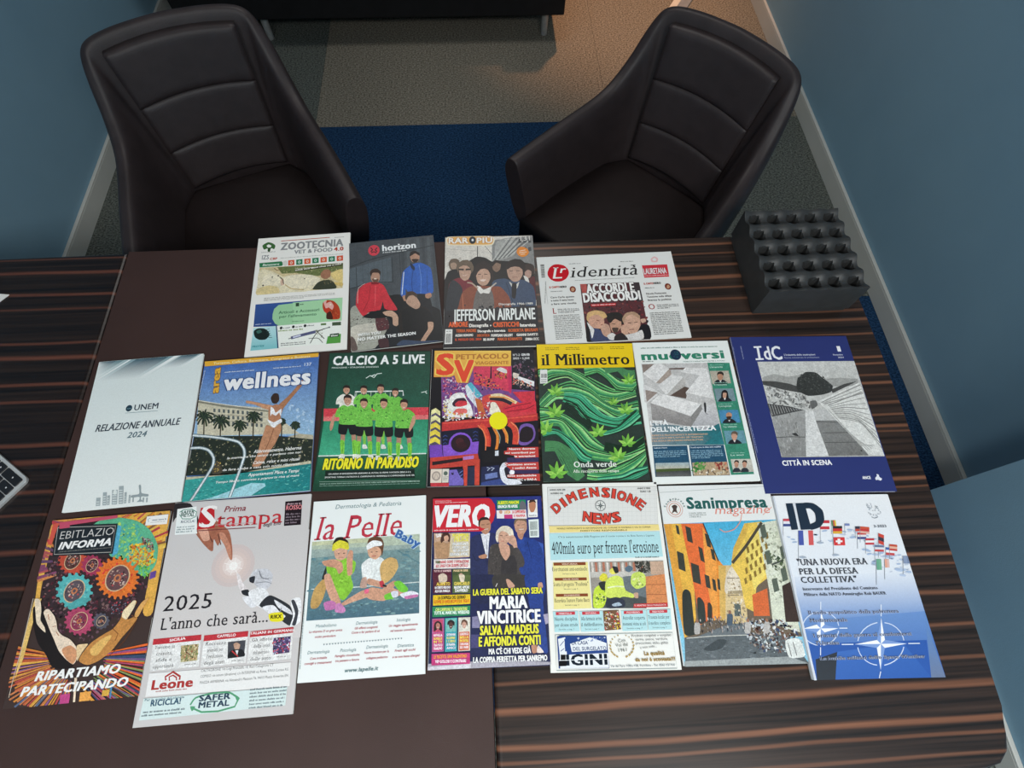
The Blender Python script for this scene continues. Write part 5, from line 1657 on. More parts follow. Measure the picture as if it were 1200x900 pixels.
ART['mil'] = '''
*cover_photo
P 2c3a34 4 568 2008 568 2008 2916 4 2907
L 78c878 34 4 626 272 481 668 575 1005 764 1278 931 1538 1063 1941 1014
L 1c4430 33 4 650 277 520 664 586 997 775 1269 950 1535 1089 1943 1029
L 68b868 26 4 665 276 524 659 598 982 794 1249 984 1534 1096 1942 1033
L 3f8a58 23 4 688 282 555 654 625 974 806 1240 999 1532 1115 1943 1056
L 14301f 23 13 708 284 575 650 633 966 821 1232 1018 1530 1130 1945 1063
L a8dc90 27 19 723 283 594 646 644 958 832 1219 1040 1528 1149 1944 1071
L 8ad488 30 28 746 288 618 641 656 950 844 1207 1063 1526 1167 1946 1086
L 5aa85e 32 38 769 291 637 637 664 938 859 1194 1085 1524 1186 1948 1097
L 3a9a68 20 43 792 289 660 636 679 930 874 1185 1107 1523 1201 1946 1112
L 2f7a50 38 53 812 292 680 632 691 918 889 1173 1130 1521 1220 1948 1123
L 78c878 28 62 835 294 703 628 702 911 901 1161 1152 1518 1242 1950 1135
L 1c4430 33 68 854 296 722 623 718 903 912 1148 1174 1517 1257 1948 1150
L 68b868 23 80 880 298 745 619 725 891 931 1140 1189 1515 1275 1951 1157
L 3f8a58 27 86 899 301 764 615 733 883 942 1127 1215 1513 1290 1953 1168
L 14301f 34 93 911 303 780 614 741 871 961 1111 1245 1511 1312 1951 1187
L a8dc90 23 102 934 308 814 606 764 867 965 1107 1248 1511 1312 1953 1198
L 3f8a58 27 951 495 1263 510 1471 703 1673 844 1897 865 1999 855
L 14301f 22 952 531 1257 534 1471 707 1668 855 1896 900 2004 866
L a8dc90 17 950 550 1252 545 1463 715 1655 878 1894 915 2008 882
L 8ad488 25 951 577 1247 565 1451 730 1645 901 1895 934 2008 889
L 5aa85e 27 953 601 1242 580 1443 741 1633 920 1892 957 2008 897
L 3a9a68 29 954 624 1237 592 1435 753 1624 939 1893 979 2008 909
L 2f7a50 23 952 648 1236 608 1427 764 1614 961 1890 1002 2008 920
L 78c878 30 954 671 1231 623 1419 776 1602 980 1891 1025 2008 931
L 1c4430 19 955 698 1226 635 1411 783 1593 1003 1888 1048 2008 943
L 68b868 21 957 717 1221 654 1403 791 1580 1025 1890 1063 2008 958
L 3f8a58 21 958 748 1216 669 1395 802 1571 1044 1887 1089 2008 966
L 14301f 27 957 763 1215 681 1383 822 1562 1063 1889 1100 2008 981
L 4c8a58 26 1381 523 1676 534 1823 629 2008 639
L 4c8a58 20 1379 543 1670 553 1814 644 2008 670
L 4c8a58 26 1377 558 1665 561 1805 664 2005 693
L 4c8a58 28 1379 582 1664 573 1796 683 1999 716
L 4c8a58 21 1377 601 1659 584 1786 702 1992 743
L 4c8a58 30 1375 621 1655 596 1777 722 1985 770
L 4c8a58 23 1376 644 1653 612 1768 741 1978 797
L 4c8a58 20 1374 667 1648 623 1763 756 1972 816
L 4c8a58 24 1372 687 1643 635 1750 779 1965 843
L 2f7a50 36 4 1301 258 1022 668 856 1052 1027 1309 1317 1586 1405 1974 1306
L 78c878 38 4 1301 261 1033 664 875 1043 1042 1305 1324 1584 1427 1972 1343
L 1c4430 37 4 1312 261 1037 662 894 1035 1061 1301 1332 1579 1434 1971 1358
L 68b868 22 4 1320 270 1060 660 925 1031 1068 1297 1339 1574 1456 1971 1384
L 3f8a58 37 4 1331 273 1064 655 947 1019 1091 1292 1346 1572 1467 1972 1402
L 14301f 21 4 1346 279 1079 653 970 1010 1109 1284 1361 1567 1489 1969 1428
L a8dc90 24 4 1357 285 1090 651 996 1002 1124 1280 1368 1565 1503 1969 1450
L 8ad488 31 4 1364 291 1105 646 1019 990 1143 1272 1379 1560 1518 1966 1479
L 5aa85e 26 8 1375 294 1116 645 1041 982 1161 1268 1390 1555 1536 1966 1501
L 3a9a68 39 15 1383 300 1131 643 1064 973 1176 1260 1397 1553 1550 1963 1523
L 2f7a50 36 21 1390 303 1142 641 1090 965 1195 1256 1408 1548 1568 1964 1548
L 78c878 20 27 1401 309 1154 636 1109 957 1209 1248 1419 1542 1586 1961 1570
L 1c4430 28 34 1408 315 1165 634 1135 945 1228 1244 1426 1541 1597 1961 1595
L 68b868 29 43 1419 318 1176 633 1150 937 1243 1236 1441 1536 1612 1959 1610
L 3f8a58 29 49 1430 326 1202 628 1172 928 1265 1228 1452 1530 1633 1958 1646
L 14301f 30 56 1438 329 1206 627 1194 920 1279 1228 1452 1528 1655 1959 1667
L a8dc90 21 59 1445 332 1213 625 1220 912 1294 1220 1463 1523 1673 1958 1675
L 8ad488 34 78 1467 341 1232 619 1261 900 1316 1208 1484 1518 1687 1956 1714
L 78d0a0 19 523 1115 842 1149 1055 1369 1245 1586 1534 1662 1920 1460
L 48b080 23 519 1130 834 1160 1044 1387 1241 1597 1532 1684 1927 1489
L 1f6a54 33 515 1137 822 1182 1025 1409 1232 1619 1531 1691 1929 1500
L 58c090 35 510 1152 815 1193 1013 1424 1228 1626 1533 1705 1935 1530
L 2f8a68 29 510 1160 803 1215 1006 1431 1224 1633 1532 1712 1934 1537
L 3aa878 24 506 1167 795 1230 994 1445 1219 1644 1531 1716 1939 1555
L 14301f 19 505 1178 783 1244 979 1463 1214 1658 1530 1734 1943 1577
L 1c4430 27 501 1186 776 1255 968 1478 1210 1665 1532 1741 1947 1595
L 78d0a0 19 497 1197 768 1270 956 1492 1206 1679 1531 1751 1949 1610
L 48b080 36 496 1204 760 1285 942 1507 1198 1686 1530 1762 1954 1628
L 1f6a54 28 492 1215 748 1299 930 1521 1194 1701 1529 1773 1955 1646
L 58c090 36 488 1226 744 1310 919 1539 1189 1711 1530 1787 1960 1660
L 2f8a68 29 488 1230 733 1329 908 1550 1185 1722 1530 1794 1963 1685
L 3aa878 37 484 1241 725 1340 896 1564 1181 1726 1528 1805 1965 1700
L 14301f 29 483 1248 717 1351 878 1585 1176 1740 1527 1815 1970 1714
L 1c4430 28 475 1267 705 1372 870 1593 1173 1743 1529 1833 1971 1729
L 78d0a0 20 475 1278 701 1380 855 1614 1164 1768 1528 1840 1978 1757
L 48b080 34 474 1282 694 1394 844 1628 1164 1768 1527 1847 1982 1779
L 14301f 14 535 1293 776 1377 968 1673 1026 1770
L 14301f 24 523 1315 750 1406 953 1687 1019 1780
L 14301f 21 508 1337 731 1431 938 1705 1011 1791
L 14301f 17 500 1355 709 1460 920 1722 1003 1802
L 14301f 15 488 1374 690 1482 902 1740 992 1816
L 14301f 16 480 1395 668 1511 887 1757 984 1830
L 14301f 16 469 1414 650 1532 868 1779 973 1844
L 14301f 21 457 1435 631 1557 850 1796 962 1858
L 14301f 14 446 1453 605 1586 832 1813 954 1872
L 14301f 15 438 1471 587 1611 821 1827 946 1882
L 14301f 21 2004 1657 1776 1836 1529 1953 1238 2026 1071 2010
L 1c4430 17 1993 1639 1768 1822 1524 1936 1239 2016 1080 1982
L 78d0a0 30 1984 1624 1756 1808 1522 1925 1238 2002 1088 1965
L 48b080 20 1973 1610 1745 1786 1519 1918 1239 1988 1097 1947
L 1f6a54 24 1961 1592 1737 1768 1517 1907 1240 1974 1109 1923
L 58c090 18 1950 1577 1726 1754 1512 1893 1242 1960 1118 1902
L 2f8a68 20 1938 1559 1718 1736 1510 1883 1243 1946 1126 1881
L 3aa878 29 1927 1540 1706 1718 1508 1872 1244 1932 1138 1860
L 14301f 27 1916 1522 1698 1704 1502 1858 1242 1921 1147 1839
L 1c4430 24 1907 1511 1687 1682 1500 1854 1244 1900 1159 1814
L 1c4430 35 4 1426 257 1451 526 1613 842 1810 1019 2065 1238 2258 1583 2266 1988 2043
L 68b868 27 4 1440 252 1484 526 1613 817 1835 1019 2065 1234 2271 1582 2300 1991 2068
L 3f8a58 29 4 1466 252 1487 519 1624 802 1848 997 2092 1238 2264 1584 2317 1994 2071
L 14301f 23 4 1484 247 1516 515 1628 795 1855 990 2103 1233 2278 1584 2317 2000 2103
L a8dc90 29 4 1502 246 1527 504 1645 785 1862 978 2120 1228 2295 1586 2324 2004 2120
L 8ad488 32 4 1524 245 1549 503 1649 760 1883 964 2137 1224 2305 1585 2338 2006 2131
L 5aa85e 26 4 1560 241 1563 496 1660 749 1894 945 2161 1220 2315 1585 2358 2008 2155
L 3a9a68 25 4 1582 240 1577 488 1674 735 1907 937 2171 1214 2336 1585 2365 2008 2172
L 2f7a50 37 4 1600 239 1592 481 1681 724 1918 923 2191 1210 2342 1586 2382 2008 2200
L 78c878 27 4 1625 238 1606 474 1692 706 1935 911 2205 1209 2356 1588 2395 2008 2214
L 1c4430 42 4 1646 234 1621 470 1702 692 1945 897 2222 1205 2366 1587 2406 2008 2235
L 68b868 21 4 1668 233 1635 463 1709 677 1959 886 2239 1200 2380 1588 2419 2008 2255
L 3f8a58 25 4 1693 232 1649 455 1720 663 1973 871 2256 1195 2393 1590 2433 2008 2276
L 14301f 33 4 1714 228 1663 451 1727 649 1987 860 2273 1191 2403 1589 2443 2008 2293
L a8dc90 26 4 1735 227 1678 444 1737 631 2001 845 2290 1190 2413 1590 2456 2008 2314
L 8ad488 30 4 1753 226 1696 440 1745 617 2014 834 2306 1186 2427 1590 2463 2008 2334
L 5aa85e 36 6 1774 222 1717 429 1759 606 2025 819 2323 1182 2433 1591 2477 2008 2355
L 3a9a68 27 7 1803 222 1717 422 1769 585 2042 805 2340 1176 2457 1592 2500 2008 2368
L 2f7a50 37 10 1824 220 1749 418 1773 571 2055 794 2360 1172 2460 1591 2507 2008 2402
L 78c878 33 12 1842 216 1763 414 1780 564 2062 779 2380 1167 2480 1594 2514 2008 2409
L 1c4430 31 14 1877 215 1777 400 1804 543 2079 765 2394 1167 2487 1592 2527 2008 2430
L 68b868 38 16 1891 214 1795 403 1797 543 2083 754 2410 1166 2490 1594 2540 2008 2443
L 3f8a58 41 19 1905 214 1795 388 1822 518 2103 750 2417 1157 2517 1592 2554 2008 2467
L 2f8a68 22 55 1846 337 1899 620 2108 853 2347 963 2440
L 3aa878 20 54 1860 330 1913 613 2115 839 2368 955 2450
L 14301f 16 53 1884 329 1920 602 2125 821 2388 951 2464
L 1c4430 26 52 1902 325 1927 591 2139 810 2398 943 2477
L 78d0a0 16 51 1923 321 1940 581 2149 792 2414 939 2490
L 48b080 28 50 1940 317 1951 567 2159 778 2431 931 2504
L 1f6a54 21 49 1961 314 1958 559 2173 764 2447 923 2517
L 58c090 28 48 1982 306 1968 546 2183 749 2464 916 2530
L 2f8a68 16 47 1996 306 1975 538 2193 735 2481 911 2543
L 3aa878 16 46 2017 298 1992 528 2203 721 2497 903 2560
L 14301f 23 45 2038 295 1996 514 2216 703 2517 899 2570
L 1c4430 16 44 2055 291 2006 507 2223 685 2537 887 2593
L 4c8a58 27 74 2124 338 2149 605 2347 706 2633 775 2815
L 4c8a58 28 73 2142 330 2166 585 2364 690 2643 755 2831
L 4c8a58 19 72 2152 323 2180 571 2374 676 2653 748 2838
L 4c8a58 26 71 2173 319 2186 547 2387 656 2666 738 2844
L 4c8a58 16 70 2186 315 2197 526 2404 632 2679 727 2854
L 4c8a58 22 69 2203 304 2214 506 2417 619 2685 717 2860
L 4c8a58 18 69 2220 300 2224 489 2430 598 2698 707 2866
L 4c8a58 22 68 2234 293 2237 468 2443 578 2711 697 2873
L 4c8a58 16 67 2251 289 2247 448 2456 561 2720 687 2882
L 4c8a58 21 66 2268 282 2258 431 2469 538 2733 676 2892
L 4c8a58 16 66 2278 275 2271 414 2482 521 2743 670 2895
L 4c8a58 21 65 2295 271 2281 390 2499 498 2755 656 2904
L 4c8a58 19 64 2309 263 2298 380 2505 481 2768 649 2911
L 4c8a58 24 63 2319 256 2312 353 2525 468 2774 632 2919
L 78c878 30 2008 2457 1828 2697 1528 2915 1153 2919 823 2858
L 1c4430 25 2008 2443 1817 2684 1521 2889 1154 2909 827 2842
L 68b868 37 2008 2433 1812 2674 1517 2869 1153 2883 827 2842
L 3f8a58 20 2008 2433 1801 2657 1511 2840 1155 2870 829 2826
L 14301f 35 2008 2419 1794 2637 1503 2820 1155 2860 833 2813
L a8dc90 24 2008 2412 1785 2627 1499 2804 1157 2847 834 2803
L 8ad488 23 2008 2405 1777 2613 1495 2784 1155 2834 835 2790
L 5aa85e 26 2008 2395 1766 2596 1487 2761 1156 2818 839 2780
L 3a9a68 28 2008 2388 1758 2583 1483 2741 1158 2805 840 2767
L 2f7a50 24 2007 2378 1750 2569 1479 2721 1159 2789 845 2754
L 78c878 24 2004 2371 1742 2556 1472 2695 1157 2775 845 2748
L 1c4430 27 1999 2364 1737 2542 1465 2675 1158 2766 846 2735
L 68b868 27 1993 2357 1723 2522 1460 2662 1160 2746 847 2728
L 3f8a58 36 1988 2347 1718 2512 1454 2628 1162 2730 851 2715
L 14301f 38 1982 2340 1710 2498 1446 2608 1163 2716 852 2705
L a8dc90 20 1976 2333 1701 2485 1442 2588 1161 2707 856 2692
L 48b080 16 2008 2743 1758 2870 1475 2919 1020 2919
L 1f6a54 25 2008 2733 1754 2850 1474 2919 1020 2919
L 58c090 18 2008 2723 1750 2834 1473 2917 1018 2919
L 2f8a68 26 2008 2710 1746 2814 1471 2908 1019 2913
L 3aa878 17 2008 2700 1741 2798 1470 2891 1020 2904
L 14301f 31 2008 2687 1737 2778 1471 2875 1021 2894
L 1c4430 25 2006 2677 1733 2762 1470 2859 1022 2888
L 78d0a0 29 2004 2667 1729 2742 1468 2846 1023 2878
L 48b080 22 2003 2653 1724 2725 1467 2826 1020 2868
L 1f6a54 26 2000 2647 1717 2705 1466 2807 1022 2852
L 14301f 17 1237 2168 1485 2227 1722 2234 1998 2068
L 14301f 17 1232 2189 1479 2251 1726 2251 2006 2082
L 14301f 27 1227 2206 1477 2275 1728 2261 2008 2096
L 14301f 27 1219 2223 1471 2295 1733 2275 2008 2106
L 14301f 28 1214 2244 1469 2316 1735 2285 2008 2117
L 14301f 26 1208 2264 1467 2336 1737 2299 2008 2127
L 14301f 19 1200 2281 1461 2360 1742 2309 2008 2138
L 14301f 25 1195 2298 1458 2383 1744 2326 2008 2155
L 14301f 21 1186 2318 1452 2407 1746 2330 2008 2162
Q 7cc048 331 1124 385 1027 383 895 324 1015
Q a0d860 331 1124 419 1080 485 968 378 1031
Q 68a840 331 1124 327 1019 257 924 267 1049
Q 7cc048 331 1124 415 1144 511 1092 409 1076
Q a0d860 331 1124 281 1049 179 1025 246 1108
Q 68a840 331 1124 358 1177 423 1174 390 1114
Q 7cc048 331 1124 281 1094 225 1134 284 1161
Q 7cc048 303 1582 338 1456 296 1309 263 1462
Q a0d860 303 1582 396 1504 439 1358 331 1463
Q 68a840 303 1582 270 1466 160 1381 210 1519
Q 7cc048 303 1582 408 1576 504 1487 379 1503
Q a0d860 303 1582 223 1516 99 1522 199 1591
Q 68a840 303 1582 350 1633 426 1609 369 1554
Q 7cc048 303 1582 237 1563 183 1627 260 1639
Q 7cc048 118 1917 101 1800 9 1696 36 1835
Q a0d860 118 1917 166 1812 151 1677 97 1804
Q 68a840 118 1917 46 1835 4 1812 12 1905
Q 7cc048 118 1917 206 1869 256 1753 153 1819
Q a0d860 118 1917 23 1894 4 1952 32 1968
Q 68a840 118 1917 176 1938 235 1887 163 1865
Q 7cc048 118 1917 54 1930 31 2003 101 1983
Q 7cc048 1834 895 1873 800 1859 684 1817 799
Q a0d860 1834 895 1910 838 1958 731 1869 803
Q 68a840 1834 895 1820 803 1748 729 1771 837
Q 7cc048 1834 895 1913 900 1994 836 1900 838
Q a0d860 1834 895 1781 837 1688 832 1753 898
Q 68a840 1834 895 1864 937 1924 923 1885 877
Q 7cc048 1834 895 1787 876 1737 921 1794 937
Q 7cc048 1472 1360 1500 1290 1488 1204 1459 1289
Q a0d860 1472 1360 1527 1320 1563 1239 1496 1293
Q 68a840 1472 1360 1462 1293 1406 1237 1425 1318
Q 7cc048 1472 1360 1530 1360 1592 1317 1520 1320
Q a0d860 1472 1360 1432 1319 1360 1314 1414 1359
Q 68a840 1472 1360 1492 1393 1538 1379 1511 1345
Q 7cc048 1472 1360 1436 1344 1402 1377 1444 1392
Q 7cc048 1689 1545 1748 1451 1753 1322 1688 1439
Q a0d860 1689 1545 1779 1502 1850 1393 1740 1454
Q 68a840 1689 1545 1691 1443 1626 1350 1630 1471
Q 7cc048 1689 1545 1772 1564 1869 1514 1769 1499
Q a0d860 1689 1545 1643 1471 1544 1448 1606 1529
Q 68a840 1689 1545 1714 1596 1778 1593 1748 1535
Q 7cc048 1689 1545 1642 1515 1583 1554 1641 1580
Q 7cc048 1115 2000 1148 1892 1117 1760 1082 1894
Q a0d860 1115 2000 1198 1931 1240 1805 1145 1895
Q 68a840 1115 2000 1088 1898 991 1826 1034 1943
Q 7cc048 1115 2000 1208 1994 1296 1918 1185 1931
Q a0d860 1115 2000 1047 1940 934 1945 1021 2009
Q 68a840 1115 2000 1154 2046 1222 2022 1174 1976
Q 7cc048 1115 2000 1057 1985 1005 2040 1074 2052
Q 7cc048 1651 2215 1703 2116 1698 1987 1640 2112
Q a0d860 1651 2215 1743 2165 1804 2051 1699 2119
Q 68a840 1651 2215 1643 2115 1570 2027 1583 2149
Q 7cc048 1651 2215 1739 2227 1836 2166 1730 2161
Q a0d860 1651 2215 1597 2146 1492 2130 1563 2207
Q 68a840 1651 2215 1682 2264 1749 2255 1709 2202
Q 7cc048 1651 2215 1601 2191 1544 2235 1604 2256
Q 7cc048 1450 2485 1460 2370 1393 2253 1392 2393
Q a0d860 1450 2485 1519 2394 1534 2262 1456 2373
Q 68a840 1450 2485 1398 2393 1282 2350 1353 2453
Q 7cc048 1450 2485 1545 2456 1619 2355 1506 2398
Q a0d860 1450 2485 1363 2446 1252 2482 1355 2520
Q 68a840 1450 2485 1502 2516 1569 2476 1504 2445
Q 7cc048 1450 2485 1388 2484 1348 2553 1421 2544
Q 7cc048 262 2797 311 2674 279 2517 228 2672
Q a0d860 262 2797 365 2727 423 2583 301 2677
Q 68a840 262 2797 237 2676 127 2578 167 2724
Q 7cc048 262 2797 373 2802 485 2719 350 2724
Q a0d860 262 2797 183 2721 49 2712 150 2799
Q 68a840 262 2797 306 2853 390 2835 333 2776
Q 7cc048 262 2797 193 2773 129 2831 211 2852
*masthead
G f4d010 eec80c 4 4 2008 4 1993 560 4 568
T 16140c sb - 81 496 1823 261.1 0 il Millimetro
W 8a7810 17 2 40 180 99 464 97
W 8a7810 17 2 40 606 98 891 96
W 8a7810 17 2 40 1088 94 1374 92
W 8a7810 17 2 40 1534 94 1821 92
*barcode
P e8e8e4 49 596 196 590 186 897 35 903
B 2a2a2a 0 66 685 184 682 179 775 61 777
L 2a2a2a 11 59 819 170 817
L 2a2a2a 11 57 865 167 862
*headline
T f0f4ec sb - 592 2648 808 112.9 0 Onda verde
T e8f0e0 sb - 572 2752 862 59.1 0 Alla riscoperta della canapa
'''
ART['muo'] = '''
*cover_photo
P c8c6c4 126 500 1522 513 1497 2290 88 2261
P 8a7c74 138 520 394 508 137 719
P e4e2e0 393 516 540 505 703 618 363 942 122 722
P a89a90 703 618 716 757 461 953 363 942
P 6a5a54 667 617 1031 609 987 655 698 646
P e0dedc 716 757 950 824 533 1218 392 982 468 953
P b8b4b0 950 824 970 962 938 1038 604 1220 533 1218
P 5c4c44 938 1038 1022 1072 916 1307 603 1228
P e6e4e2 1031 609 1479 643 1475 1325 933 1173 1288 796 906 704
P cac8c6 933 1173 1474 1333 1478 1401 959 1327
P dddbd9 103 953 418 1157 115 1395 71 1356
P 9a8c84 125 1089 365 1155 114 1357
P e8e6e4 415 1176 1200 1430 949 1685 188 1378
G a8a4a2 8a8684 188 1378 949 1685 916 1907 169 1734
P 8a8886 1200 1430 1203 1544 916 1907 949 1685
G d8d6d6 a8a8ac 1203 1544 1478 1401 1479 1851 1173 1988 916 1907
G 7a8c94 2a7078 158 1808 916 1907 1173 1988 1479 1851 1497 2290 88 2261
P 2a7880 1085 2276 1485 1999 1497 2290
Q 2a2a2c 1259 1413 1297 1403 1291 1509 1263 1621 1239 1601 1249 1508
Q 8a8a8e 1242 1620 1314 1653 1270 1659
*masthead
T 2f8468 x - 146 412 1745 185.4 0 muoversi
E 17304a 875 307 113 126
S 2a6a6a,24506a 6 31 77 1 33 820 240 948 244 927 365 800 361
W 6a8a80 20 1 48 164 145 1790 165
T 5c7a70 b - 1008 486 869 24.0 0 MOBILITÀ E INFRASTRUTTURE PER IL FUTURO
W 4a5a58 20 1 47 161 461 379 460
*headline
T f4f6f6 x - 116 1853 355 88.4 0 L'ETÀ
T f4f6f6 x - 111 1989 1283 95.2 0 DELL'INCERTEZZA
T e8b890 b - 117 2078 1094 29.0 0 ESPERTI E PROTAGONISTI SI INTERROGANO
T e8b890 b - 108 2134 1002 28.9 0 SULLE SCELTE PER IL FUTURO DEI TRASPORTI
T e8b890 b - 99 2191 1001 28.8 0 E SUL RUOLO DELLE GRANDI INFRASTRUTTURE
*side_column
P 3a8a70 1503 512 1964 527 1938 2887 1497 2890
P b8b0a0 1514 704 1905 709 1902 992 1515 1003
T cfe6dc b - 1535 634 265 35.7 0 L'intervista
W 9acab8 14 1 33 1546 578 1829 579
Q 23262c 1553 996 1619 912 1757 909 1826 997
Q e8e8e4 1671 906 1721 908 1687 969
Q b88a70 1656 796 1721 758 1775 799 1747 885 1688 930 1650 882
Q 2c241e 1644 819 1674 741 1743 719 1793 761 1774 823 1746 783 1681 781
P 7a9098 1525 1104 1918 1109 1915 1385 1525 1395
T cfe6dc b - 1545 1035 262 34.8 0 Il racconto
W 9acab8 14 1 33 1556 981 1836 982
Q 23262c 1562 1389 1628 1307 1764 1304 1832 1390
Q e8e8e4 1679 1301 1729 1303 1695 1363
Q c89c84 1665 1193 1729 1157 1782 1197 1754 1281 1696 1325 1659 1278
Q 1c1a1c 1621 1345 1668 1178 1741 1134 1788 1182 1778 1343 1734 1311 1761 1212 1692 1202 1663 1308
P 4a8ab0 1519 1573 1914 1578 1911 1847 1520 1856
T cfe6dc b - 1539 1506 258 33.9 0 Il protagonista
W 9acab8 14 1 32 1550 1453 1826 1455
Q 23262c 1556 1850 1621 1771 1755 1768 1822 1851
Q e8e8e4 1671 1765 1720 1767 1688 1825
Q c08c6c 1657 1660 1721 1625 1773 1664 1746 1745 1688 1788 1651 1742
Q 3a2c24 1652 1720 1752 1715 1709 1788 1667 1787
P 6a9aa8 1536 2008 1932 2013 1929 2275 1536 2284
T cfe6dc b - 1556 1943 255 33.0 0 La visione
W 9acab8 14 1 32 1566 1891 1838 1893
Q 23262c 1572 2278 1636 2200 1768 2197 1835 2279
Q e8e8e4 1686 2195 1734 2196 1702 2253
Q c89880 1672 2093 1734 2058 1786 2096 1759 2175 1702 2217 1666 2172
Q 6a5a4c 1661 2114 1689 2042 1756 2022 1804 2060 1785 2118 1758 2081 1695 2079
P c8c4b8 1552 2584 1948 2590 1945 2842 1552 2850
T cfe6dc b - 1571 2521 250 31.8 0 Le voci
W 9acab8 13 1 31 1581 2471 1849 2473
Q 30343c 1535 2835 1591 2761 1672 2763 1691 2834
Q c09078 1605 2656 1652 2629 1689 2666 1656 2742 1607 2747
Q 2c2622 1597 2663 1636 2608 1696 2617 1696 2666 1650 2636
Q 30343c 1690 2840 1746 2766 1828 2768 1847 2839
Q c09078 1762 2661 1808 2634 1845 2671 1812 2747 1763 2752
Q 2c2622 1753 2668 1792 2613 1852 2622 1852 2671 1807 2641
*news_boxes
P 24506c 92 2279 766 2287 741 2892 60 2883
P 24506c 801 2285 1479 2296 1478 2896 769 2886
G 9ab0b8 c8c0a8 95 2616 742 2620 731 2760 87 2753
P 4a5a2c 90 2732 735 2732 745 2830 83 2822
G 3a3c3e 6a6a68 84 2791 748 2778 741 2892 74 2877
P b8a080 801 2629 1471 2630 1473 2889 783 2883
S 3a7a3a,5a9a4a 14 49 139 1 34 801 2629 1054 2631 1021 2804 785 2797
S 8a3a34,c87a60 12 49 139 1 35 1223 2636 1462 2637 1467 2784 1230 2776
S d8c8a8,6a5a48,e8e0d0 18 34 103 1 36 798 2762 1487 2750 1473 2889 791 2880
T dfe8f0 b - 112 2331 258 28.5 0 Costruire il futuro
W 8ab0c4 18 4 35 101 2401 717 2407
T dfe8f0 b - 815 2343 601 28.6 0 Grandi opere, le sfide della mobilità
W 8ab0c4 18 5 35 813 2410 1420 2416
'''
